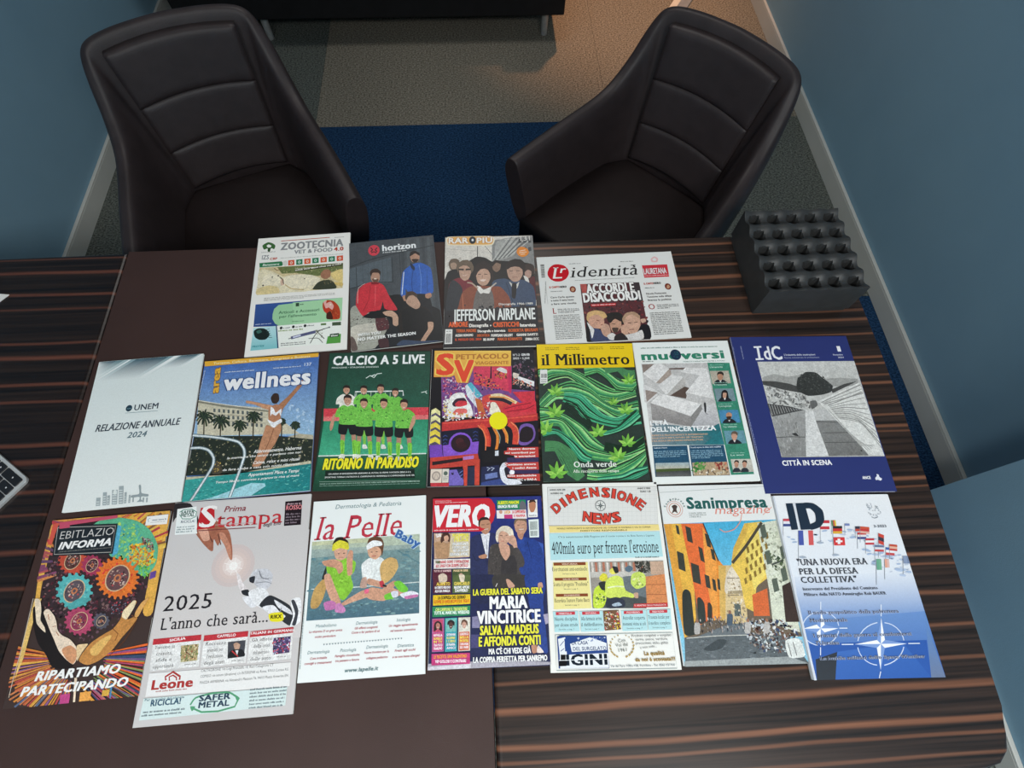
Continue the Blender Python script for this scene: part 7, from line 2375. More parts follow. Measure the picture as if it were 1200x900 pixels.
ART['sta'] = '''
*cover_background
G cfcbca d8d2d0 9 862 2453 637 2453 2384 35 2271
E d3c4c1 1197 1159 367 355
E d8c6c1 1197 1159 301 292
E ddc9c2 1197 1159 235 229
E e6d5cf 1197 1159 179 174
E f0e4df 1202 1164 127 124
E fdfaf6 1204 1173 71 69
L f8f0ec 12 1204 1173 1360 1230
L f8f0ec 12 1204 1173 1298 1315
L f8f0ec 12 1204 1173 1178 1314
L f8f0ec 12 1204 1173 1074 1235
L f8f0ec 12 1204 1173 1047 1116
L f8f0ec 12 1204 1173 1108 1030
L f8f0ec 12 1204 1173 1229 1030
L f8f0ec 12 1204 1173 1334 1111
*cover_photo
Q 2c2628 4 10 284 31 480 337 474 526 312 467 85 259 30 350 4 106
Q a86850 441 524 504 339 770 359 1040 570 1139 858 1167 1052 1131 1059 1041 827 935 656 889 815 799 692 816 888 748 874 592 723
Q c88a70 876 581 975 612 1102 832 1158 1052 1120 1049 1007 825 918 701
L 6a3c30 19 656 541 782 738
L 6a3c30 19 856 603 933 796
Q e0a890 458 431 648 493 727 687 612 701
Q e8e0e0 1279 1313 1326 1317 1402 1465 1499 1569 1467 1667 1387 1617 1319 1458
Q 23262c 1396 1587 1509 1578 1547 1686 1428 1650
Q e8e8ec 1433 1686 1617 1700 1681 1843 1594 1870 1482 1776
Q d0d0d6 1523 1341 1605 1258 1791 1263 1896 1370 1871 1545 1744 1623 1588 1479
Q 2a2c34 1506 1384 1596 1369 1588 1479 1515 1451
L 8a8c94 18 1654 1284 1715 1400 1835 1432
Q f0f0f2 1516 1627 1689 1553 1836 1630 1903 1809 1777 1884 1631 1809
L 9a9ca4 14 1625 1482 1794 1473 1890 1511
Q 2a2c32 1804 1736 1913 1701 2229 1877 2316 2054 2438 2148 2264 2197 2070 2069 1874 1935 1727 1846
Q ececf0 1777 1884 1954 1855 2081 1972 2180 2043 2072 2086
Q e4e4e8 1967 1770 2236 1942 2282 2030 2051 1906
Q f4f4f6 2244 1800 2401 1782 2453 2107 2375 2185 2265 2210 2302 2053
Q 3a3c44 2250 1814 2303 1805 2384 1974 2361 2184 2298 2179 2334 2013
L 8a8c94 18 2097 1909 2066 2034
*masthead
P eef2f0 68 112 400 89 492 575 104 569
T 4a6a60 x - 142 205 239 54.2 0 SAFER
T 4a6a60 x - 153 263 238 53.9 0 METAL
L 6a9a88 15 117 174 181 131 326 132 417 188 412 274 332 306 187 295 124 213
T 4a5a70 b - 172 370 242 43.7 0 RICICLA!
W 8a9a9c 18 3 42 120 452 429 457
P c02830 482 120 721 114 781 493 471 507
T f4f0ee sb - 495 475 293 384.3 0 S
T c4303a s - 793 489 1165 254.5 0 tampa
T 8a3a44 bi - 904 225 382 99.8 0 Prima
P 241a20 1979 112 2280 106 2295 548 1999 549
T e88a90 b - 2006 267 280 79.3 0 ROSSO
W c8a8b0 22 1 52 2015 174 2262 168
W 8a7a84 22 4 51 2016 359 2265 349
L 7a3a40 14 474 526 1501 539
L c8a0a0 10 784 446 1451 450
T 4a3a44 bi - 1634 535 313 63.5 -3 degli Enti
*headline
T 26242a s - 138 1822 789 236.6 0 2025
T 26242a s - 149 2108 1745 179.5 0 L'anno che sarà...
Q ece030 1903 1988 2114 1979 2153 2092 2076 2120 1939 2100
T 403a10 x - 1935 2065 180 55.8 0 RIKX
*news_boxes
P ecebe9 77 2237 843 2227 876 2687 108 2699
P c4303a 76 2233 842 2223 847 2306 80 2319
T f4e8e8 x - 342 2291 253 38.3 -4 SICILIA
T 4a4a4c s - 124 2386 323 49.8 0 Turismo in
T 4a4a4c s - 169 2480 251 49.8 0 crescita,
T 4a4a4c s - 179 2573 250 49.4 0 sfide e
T 4a4a4c s - 153 2665 320 48.7 0 opportunità
P b0a070 540 2364 820 2357 835 2597 576 2608
S 7a8a50,d8c090,a86a50,e0d8b0,5a6a48 60 30 69 1 58 542 2372 821 2361 835 2597 574 2600
W 9a9a9a 13 1 30 645 2653 827 2652
P ecebe9 890 2243 1598 2228 1617 2690 905 2706
P c4303a 889 2239 1597 2224 1600 2307 890 2326
T f4e8e8 x - 1101 2286 299 38.1 0 CAPPELLO
T 4a4a4c s - 932 2393 325 49.9 0 Roccuzzo
T 4a4a4c s - 974 2487 253 49.9 0 premiato per
T 4a4a4c s - 981 2580 252 49.5 0 l'evoluzione
T 4a4a4c s - 952 2672 322 48.8 0 degli aiuti
P 4a4a50 1289 2365 1571 2358 1578 2599 1317 2610
Q c8a088 1383 2405 1433 2384 1492 2422 1475 2494 1422 2489
Q 17181c 1323 2595 1361 2493 1528 2490 1586 2591
P e8e8e8 1423 2498 1476 2498 1465 2574
L c83a3a 17 1371 2502 1480 2591
W 9a9a9a 13 1 30 1385 2656 1568 2654
P ecebe9 1635 2240 2329 2223 2335 2686 1636 2703
P c4303a 1634 2235 2329 2219 2329 2302 1633 2322
T f4e8e8 x - 1612 2282 751 37.6 0 ITALIANI IN GERMANIA
T 4a4a4c s - 1673 2389 327 50.1 0 Gli effetti
T 4a4a4c s - 1712 2484 255 50.0 0 della crisi
T 4a4a4c s - 1716 2577 254 49.6 0 del mercato
T 4a4a4c s - 1684 2670 324 48.9 0 delle auto
P 4a3a60 2015 2360 2299 2353 2298 2594 2035 2606
S 8a6ab0,e0e0f0,5a5a8a,c84a5a,2a2a48 60 30 69 1 59 2016 2368 2299 2358 2298 2594 2034 2598
W 9a9a9a 13 1 30 2102 2652 2287 2650
*advert_panel
P eeedeb 114 2731 2336 2738 2351 3078 120 3057
L b03a38 29 395 2847 377 2798 486 2736 607 2809 607 2856
L b03a38 21 453 2859 438 2803 495 2784 554 2820 561 2860
T b03a38 x - 188 2964 640 127.5 0 Leone
W b87a78 16 1 36 267 3003 737 3006
T 4a4a4c n - 925 2772 1139 36.2 0 CALTAGIRONE: Via Luigi Pirandello 10, Rieti Caltagirone CT
T 4a4a4c n - 929 2852 1380 36.0 0 COMISO: via tenute (direzione) c/o INTERSPAR via Roma, 97013 Comiso RG
T 4a4a4c n - 935 2939 1375 35.7 0 PIAZZA ARMERINA: via Alessandro Manzoni 76, 94015 Piazza Armerina EN
P d8e8e6 99 3078 2317 3083 2311 3336 92 3372
T 5a7a88 b - 124 3115 602 31.3 0 Per la qualità del pianeta
T 3a5a70 x - 224 3190 460 78.0 0 RICICLA!
W 5a6a70 21 1 50 131 3278 759 3252
W 5a6a70 18 1 43 115 3322 726 3302
L 5aa078 25 839 3220 908 3127 1157 3085 1415 3094 1565 3182
L 5aa078 25 1568 3202 1530 3294 1282 3338 1027 3330 867 3260
Q 5aa078 1506 3128 1591 3184 1553 3220
Q 5aa078 879 3307 842 3240 920 3250
T 33485a x - 960 3180 485 78.2 0 SAFER
T 33485a x - 967 3272 474 77.6 0 METAL
W 6a7a80 19 1 44 1737 3092 2310 3098
W 6a7a80 19 1 43 1739 3142 2303 3148
W 6a7a80 19 1 43 1742 3192 2295 3197
W 6a7a80 18 1 43 1744 3242 2288 3247
W 6a7a80 18 1 43 1747 3292 2281 3296
W 6a7a80 18 1 43 1749 3341 2273 3345
'''
ART['pel'] = '''
*cover_photo
G a8b8b0 4a6e7c 44 712 1928 688 1932 1989 62 1989
P b8c4b0 44 712 1928 688 1930 863 49 842
P c8cca8 44 712 1225 700 1228 778 42 777
G 7c9898 4c7080 56 986 1930 920 1932 1989 62 1989
L d8e0dc 15 93 1499 807 1511 1927 1496
L 5c8088 19 1547 952 1932 1185
S 6a9098,5a8490,84a4a4 60 77 230 0.3 60 56 986 1930 958 1932 1972 74 1966
Q c8a060 260 1367 322 1342 358 1445 313 1655 233 1796 131 1803 107 1711 149 1503
Q 2a2a28 265 1338 307 1170 340 1116 341 1172 311 1341
Q 8cc83c 329 1116 486 1033 698 1028 826 1104 809 1258 757 1328 807 1511 677 1697 593 1674 426 1450 353 1264
S a4dc50,78b030 20 38 99 1 61 395 1083 742 1106 733 1542 485 1490
Q d8a488 299 1297 391 1267 482 1454 618 1745 549 1810 468 1735 356 1517
Q d8a488 636 1747 924 1590 1054 1563 1071 1671 822 1742 669 1790
Q d49c80 246 1054 448 1030 587 1096 616 1227 544 1277 487 1181 303 1132
Q d49c80 667 1026 708 897 768 920 772 1108 777 1292 698 1305
Q dcaa90 434 868 548 837 668 883 658 1007 565 1057 473 1013
Q 2a1c18 400 781 457 670 574 662 670 741 685 838 622 777 447 784
Q e0d83c 408 782 519 712 660 760 692 831 680 884 530 847 409 889
L 4a3028 12 506 940 537 942
L 4a3028 12 595 939 630 941
L b06a60 11 534 1002 604 1007
Q c878b0 330 1726 447 1699 532 1740 514 1835 378 1850 344 1796
Q d088bc 544 1758 618 1756 703 1855 666 1904 528 1878
Q e8ecea 936 1137 1047 1051 1240 1045 1319 1107 1290 1327 1275 1435 1106 1459 971 1414 933 1230
Q c4a090 950 1377 1025 1364 1034 1526 920 1519
Q f0f2f0 1054 1052 1100 1350 985 1335 939 1193
Q d09c80 1019 1596 1109 1531 1338 1582 1454 1661 1345 1759 1119 1727 1023 1667
Q d09c80 1300 1580 1485 1449 1562 1490 1488 1557 1565 1597 1717 1643 1530 1701
Q cc9a80 1064 1384 1334 1475 1299 1544 1050 1474
Q dcaa8c 1018 879 1134 849 1253 895 1257 1009 1164 1078 1053 1022
Q 6a4630 1005 859 1030 726 1126 686 1245 713 1301 821 1278 1029 1250 921 1193 864 1045 870
Q f4f6f6 1003 821 1109 751 1248 779 1270 846 1134 860 1016 906
L 4a3028 12 1080 948 1111 950
L 4a3028 12 1165 946 1197 948
L c06a60 15 1099 1017 1176 1019
Q d8b070 1248 1250 1282 1123 1414 1057 1532 1102 1563 1234 1483 1376 1390 1460 1296 1472
Q c03a48 1249 1451 1313 1437 1336 1529 1280 1543
L 2a2a28 33 1305 1509 1374 1528
Q 78cc40 1494 1485 1599 1456 1735 1580 1717 1643 1604 1629
Q 78cc40 1341 1671 1453 1633 1522 1673 1494 1734 1363 1743
Q e8e8f0 1605 1671 1792 1631 1914 1674 1888 1725 1681 1740
Q c878a8 1681 1712 1888 1690 1907 1727 1719 1756
Q dcdce8 1453 1626 1565 1615 1568 1704 1486 1716
Q e86a8a 1005 1560 1073 1557 1069 1618 1009 1624
*masthead
T c43448 si - 73 691 1539 405.8 0 la Pelle
T 6a8a90 i - 405 155 1186 74.3 0 Dermatologia & Pediatria
T 3a68a8 x c8e0f0 1485 706 476 135.6 28 Baby
*cover_lines
T 5a8088 i - 226 2103 342 47.3 0 Metabolismo
T 5a8088 i - 889 2101 352 47.5 0 Dermatologia
T 5a8088 i - 1560 2095 225 47.9 0 Istologia
T 5a8088 i - 130 2490 355 45.7 0 Dermatologia
T 5a8088 i - 656 2491 257 45.6 0 Psicologia
T 5a8088 i - 1078 2471 349 46.0 0 Dermatologia
T 5a8088 i - 1582 2483 267 45.9 0 Dietetica
T b85a64 bi - 126 2179 543 33.6 0 La vitamina D un gran amica
T b85a64 bi - 228 2259 339 33.3 0 molto particolare
T b85a64 bi - 872 2171 379 33.7 0 Gli effetti congiunti
T b85a64 bi - 825 2234 458 33.5 0 Come e far parlare di sé
T b85a64 bi - 1434 2169 477 33.8 0 Un viaggio appassionante
T b85a64 bi - 1459 2246 417 33.5 0 nel tessuto connettivo
T b85a64 bi - 181 2574 269 32.2 0 Cute irritabile
T b85a64 bi - 97 2643 436 32.1 0 consigli e trattamenti
T b85a64 bi - 577 2564 399 32.3 0 Famiglie ricostituite
T b85a64 bi - 589 2634 383 32.0 0 tra passato e futuro
T b85a64 bi - 1046 2545 401 32.4 0 Nuove frontiere per la
T b85a64 bi - 1086 2626 346 32.3 0 collagene pediatrico
T b85a64 bi - 1541 2547 338 32.6 0 Fresh agli occhi
T b85a64 bi - 1508 2636 444 32.3 0 e se non bene allergia?
E 6a8088 388 2363 11 10
E 6a8088 434 2363 11 10
E 6a8088 481 2362 11 10
E 6a8088 527 2362 11 10
E 6a8088 573 2361 11 10
E 6a8088 619 2361 11 10
E 6a8088 666 2361 11 10
E 6a8088 712 2360 11 10
E 6a8088 759 2360 11 10
E 6a8088 805 2360 11 10
E 6a8088 851 2359 11 10
E 6a8088 898 2359 11 10
E 6a8088 944 2359 11 10
E 6a8088 991 2358 11 10
E 6a8088 1037 2358 11 10
E 6a8088 1084 2357 11 10
E 6a8088 1131 2357 11 10
E 6a8088 1177 2357 11 10
E 6a8088 1224 2356 11 10
E 6a8088 1271 2356 11 10
E 6a8088 1317 2356 11 10
E 6a8088 1364 2355 11 10
E 6a8088 1411 2355 11 10
E 6a8088 1458 2355 11 10
E 6a8088 1504 2354 11 10
E 6a8088 1551 2354 11 10
E 6a8088 1598 2353 11 10
E 6a8088 1645 2353 11 10
T 4a7478 bi - 750 2791 536 53.8 0 www.lapelle.it
*small_print
W a8b4b4 13 1 29 39 2697 4 907
'''
ART['ver'] = '''
*cover_photo
P 222c78 4 4 1983 4 1982 1452 684 1412
G 2a3484 1c2450 1069 4 1954 18 1982 1452 684 1412
P 3a5ab0 1882 814 1973 853 1973 1452 1909 1450
Q 20264a 683 756 872 653 1099 642 1134 771 1125 1426 684 1412
P e8e8ee 872 653 1033 640 1000 1071 966 1070
L 30385c 7 975 747 982 1035
Q 2a3058 683 774 853 670 966 1070 978 1421 684 1412
Q 2c3260 1032 658 1153 789 1088 1424 978 1421
Q c08a6a 833 1030 945 998 982 1035 944 1078 851 1067
L 141a34 9 981 1071 777 1100 721 991
Q c08c70 835 448 874 385 988 383 1044 456 1047 567 1004 639 948 664 891 626 844 541
Q 2c2420 831 504 835 411 893 361 988 364 1045 428 988 407 873 422 846 523
L 20180e 9 882 496 939 493
L 20180e 9 977 487 1029 481
L f0e8e0 9 929 577 1009 569
Q 24408c 1509 801 1586 713 1735 755 1882 814 1965 1032 1982 1452 1563 1439 1519 1088
L 14285c 11 1616 949 1695 808 1759 1096
Q 2a4898 1545 821 1622 751 1653 950 1614 1020
Q c89880 1470 489 1520 417 1615 398 1689 460 1694 589 1634 679 1568 685 1495 619
Q 7a6450 1470 508 1485 425 1578 382 1681 413 1702 497 1661 450 1538 436
L f0e4dc 11 1552 593 1637 591
L 3a2820 7 1526 519 1564 520
L 3a2820 7 1611 516 1653 514
Q c08a70 1522 656 1634 669 1603 768 1548 748
Q 484240 1030 894 1171 826 1245 865 1432 871 1542 946 1620 1091 1626 1197 1532 1264 1563 1439 1015 1422
Q 383436 1240 1115 1483 1051 1472 1436 1234 1429
Q d0a088 1190 827 1358 851 1382 1013 1305 1117 1224 1007
S 5a5450,3c3836 20 22 92 1 62 1039 894 1208 864 1234 1429 1033 1423
Q d2a48c 1174 645 1250 611 1362 651 1378 761 1311 849 1227 855 1176 772
Q e8dcc8 1135 716 1156 607 1252 528 1365 532 1439 599 1455 709 1398 725 1343 650 1250 611 1193 663 1171 808 1144 771
L 3a2820 9 1211 691 1258 693
L 3a2820 9 1314 690 1346 691
L b05a50 9 1228 788 1284 790
Q d2a48c 1351 724 1437 690 1491 746 1515 910 1476 953 1432 871 1358 814
Q 4a4442 1430 943 1524 910 1620 1091 1607 1232 1516 1194
P 1c2450 700 1343 1989 1383 1989 2752 701 2663
Q 20264a 700 1343 1114 1356 1149 1551 1071 1792 775 1783 701 1520
Q 3c3836 1095 1355 1639 1372 1595 1565 1111 1567
Q 24408c 1639 1372 1975 1383 1985 1559 1918 1816 1955 2567 1816 2482 1724 2065 1633 1548
Q d0a088 1300 1433 1356 1434 1447 1534 1409 1576 1335 1557
Q c89880 1848 1511 1914 1495 1929 1575 1853 1598
L e8e0e0 11 1150 1490 1121 1541
P a8a0b8 1909 2003 1989 1989 1989 2141 1939 2155
P 8a86a8 719 2003 848 1990 847 2175 719 2172
P 4a4878 701 2271 846 2275 845 2472 701 2469
P b0acb8 4 2678 1238 2661 1989 2712 1982 2752 4 2771
P d8d4dc 4 2726 701 2695 701 2760 4 2771
Q c08a70 1691 2462 1781 2464 1777 2562 1705 2576
Q e8d8d0 1799 2465 1867 2532 1883 2573 1777 2570
*masthead
P d02434 4 4 1020 18 1068 42 1129 140 1142 272 1102 421 1024 529 872 609 15 598
T f8f6f6 xi - 40 507 995 368.2 0 VERO
T f0d0d0 b - 44 58 295 17.2 0 SETTIMANALE DI ATTUALITÀ
W f4e0e0 10 1 24 49 85 634 95
T f8f0f0 b - 41 581 790 27.7 0 solo storie di cronaca, amore e spettacolo
Q c08c70 835 458 874 390 988 387 1044 456 1047 548 986 565 873 542
Q 2c2420 831 504 835 411 893 361 988 364 1045 428 988 407 873 422 846 523
L 20180e 9 882 496 939 493
L 20180e 9 977 487 1029 481
*top_boxes
P 1c8a5a 1164 61 1693 65 1696 236 1171 221
T f0ec30 x - 1186 134 383 53.2 0 ALBERTO MANCINI
T f4f4f4 x - 1185 205 360 52.9 0 RINUNCIA PER AMORE
Q 6a6a70 1585 137 1625 82 1681 122 1706 236 1582 232
P f0e8e8 1158 245 1696 245 1706 408 1163 389
P c83a7a 1294 325 1446 325 1448 399 1296 394
Q d09a84 1203 265 1238 238 1266 268 1256 305 1218 303
T e8a030 x - 1298 305 111 52.6 0 LUCIA
T d84a50 x - 1443 306 242 52.5 0 LA CAMPIONESSA
T e06a70 x - 1473 375 203 44.8 0 E MAMMA
P f0e8e0 1731 82 1904 69 1900 386 1725 387
Q c08060 1753 144 1807 89 1869 110 1873 205 1827 297 1780 295 1754 219
Q 3a2820 1748 124 1779 72 1856 71 1882 129 1835 105 1777 122
Q f4f4f4 1742 303 1884 299 1891 365 1739 365
W 3a3a3a 14 1 33 1749 362 1882 359
*barcode
P e8f0ec 1731 428 1913 421 1907 739 1739 740
B 4a5a58 0 1755 462 1887 458 1883 605 1755 610
B 4a5a58 0 1754 628 1886 625 1882 714 1755 715
*side_boxes
P c8a48a 38 620 683 631 669 1043 60 1055
Q b8906c 43 789 155 756 269 796 335 780 310 1013 273 1057 105 1042 73 898
Q 4a2c24 159 738 191 629 276 610 328 671 316 780 268 742 212 758 175 793
Q d8a88c 220 685 276 660 306 706 284 760 231 749
P d8c8a8 346 625 683 631 674 1034 310 1035
T f4f4f4 x - 82 692 88 55.6 -10 ELODIE
T e8e038 x - 372 700 289 62.2 0 MAMMA
T e8e038 x - 401 769 254 61.9 0 FELICE
T f4f4f4 x 3a3a3a 373 836 282 43.5 0 FINALMENTE AMATA
T f4f4f4 x 3a3a3a 374 895 281 43.3 0 È PRONTO ANCHE
T f4f4f4 x 3a3a3a 384 949 277 43.1 0 PER UN NUOVO
T f4f4f4 x 3a3a3a 332 1010 323 46.5 0 GRANDE AMORE
P ece4e0 53 1062 684 1070 684 1229 57 1221
T c83a40 x - 79 1134 583 42.6 0 TORNANO DOPO L'OPERAZIONE
T c8404c x - 90 1198 557 45.9 0 SUL LUNGO CON GIUSEPPE CASTELLO
T 2a7a50 x - 79 1133 84 42.6 0 TORNA
P 5a1c30 35 1231 360 1236 356 1402 39 1392
P 4a5a34 373 1238 684 1241 684 1412 380 1403
T f0c8c8 x - 58 1275 297 31.6 0 TUTTE LE SORPRESE
T f0d0a0 x - 397 1278 250 31.6 0 MAGIE IN SERIE
Q d0bca8 148 1326 212 1296 274 1330 270 1399 153 1396
Q c8a48c 481 1336 527 1303 573 1339 570 1408 482 1406
P 5a2434 49 1323 361 1332 365 1629 56 1619
P 5a6a3c 383 1333 691 1343 691 1633 383 1624
Q d8c4b0 143 1326 276 1330 287 1419 212 1470 155 1433
Q e8d8c0 493 1337 587 1340 578 1446 522 1444
T e8c850 x - 109 1495 231 49.5 0 ALBERTO
T f4f4f4 x - 82 1547 263 38.7 0 HA CHIESTO PERDONO
T f4f4f4 x - 87 1603 255 38.5 0 ALLA SUA FAMIGLIA
T e8d060 x - 410 1497 263 49.4 0 GIANCARLO
T f4f4f4 x - 411 1554 262 42.1 0 NUOVO AMORE
T f4f4f4 x - 430 1607 215 45.5 0 DAVVERO
P f0c824 57 1647 686 1650 686 1801 61 1810
T 3a3010 x - 142 1714 465 48.6 0 LA SORPRESA DEL GIORNO
T d8641c x - 77 1775 596 48.4 0 SCOPRE DI AVER RICEVUTO IL FIGLIO
P 2a8a5c 52 1827 686 1828 682 1977 56 1988
T d8e87c x - 106 1898 531 48.0 0 CHE CAMPIONE IL TRIONFATORE
T e8f8ec x - 83 1951 590 47.8 0 TUTTI AL MARE NEL WEEKEND
P b06aa0 53 2012 252 2010 257 2506 65 2511
P c04a6a 68 2026 234 2023 237 2217 73 2221
Q 2a1c20 87 2204 95 2084 149 2048 209 2090 222 2205 152 2169
Q b8786a 118 2101 150 2075 186 2103 181 2153 152 2179 126 2152
L f4e8e0 7 139 2145 166 2145
P c8387a 69 2229 241 2225 242 2493 76 2498
T f4e8ec x - 85 2279 142 35.0 0 RAFFAELLA
T f0e060 x - 86 2329 142 34.9 0 SORELLE
T f0e060 x - 88 2379 142 34.7 0 IN TV
T f4e8ec x - 89 2428 142 34.6 0 TRA POCO
T f4e8ec x - 90 2477 141 34.5 0 SANREMO
P 48b0b0 268 2009 467 2008 468 2507 277 2511
P 78b8b0 283 2023 449 2021 451 2216 287 2220
Q 241c1c 311 2115 313 2065 365 2036 424 2071 421 2128 365 2093
Q 5a3a34 332 2099 365 2073 400 2101 395 2151 366 2177 340 2149
L f4e8e0 7 353 2143 381 2142
P 2aa0b4 283 2228 455 2224 454 2493 288 2499
T f4e8ec x - 299 2277 142 35.0 0 GIOVANNI
T f0e060 x - 299 2327 142 34.8 0 SCOPRE
T f0e060 x - 300 2376 142 34.7 0 I LIBRI
T f4e8ec x - 301 2426 141 34.6 0 LE MAMMA
T f4e8ec x - 302 2475 141 34.4 0 AMICI
P d8d0c4 489 2007 688 2006 685 2507 494 2512
P e0dcd0 504 2021 670 2019 670 2215 506 2219
Q 6a4a3c 531 2129 549 2053 593 2037 640 2072 641 2139 585 2074
Q d0a08c 552 2096 585 2070 620 2098 615 2149 586 2175 560 2147
L f4e8e0 7 573 2141 600 2140
P d86a48 502 2227 674 2224 670 2494 504 2499
T f4e8ec x - 517 2275 142 34.9 0 LUDOVICA
T f0e060 x - 518 2324 142 34.8 0 BELLA
T f0e060 x - 518 2374 141 34.7 0 IN FIORE
T f4e8ec x - 518 2423 141 34.5 0 CON AMORE
T f4e8ec x - 519 2472 141 34.4 0 SUL MARE
P c8387a 61 2537 683 2537 683 2698 65 2703
T f0a030 x - 98 2604 535 45.5 0 LE RICETTE SAN VALENTINO
T f8e8f0 x - 123 2671 497 42.0 0 VIP GOLOSI E CONTRARI
*headline
T ece83c x 14183c 734 1670 1183 94.0 0 LA GUERRA DEL SABATO SERA
T f8f8f8 x 14183c 1014 1888 636 185.5 0 MARIA
T f8f8f8 x 14183c 803 2112 1058 189.2 0 VINCITRICE
T ece83c x 14183c 850 2282 971 133.1 0 SALVA AMADEUS
T ece83c x 14183c 828 2449 1015 134.7 0 E AFFONDA CONTI
T f4f4f4 x 14183c 989 2570 688 81.2 0 MA C'È CHI VEDE GIÀ
T f4f4f4 x 14183c 737 2688 1202 80.5 0 LA COPPIA PERFETTA PER SANREMO
'''
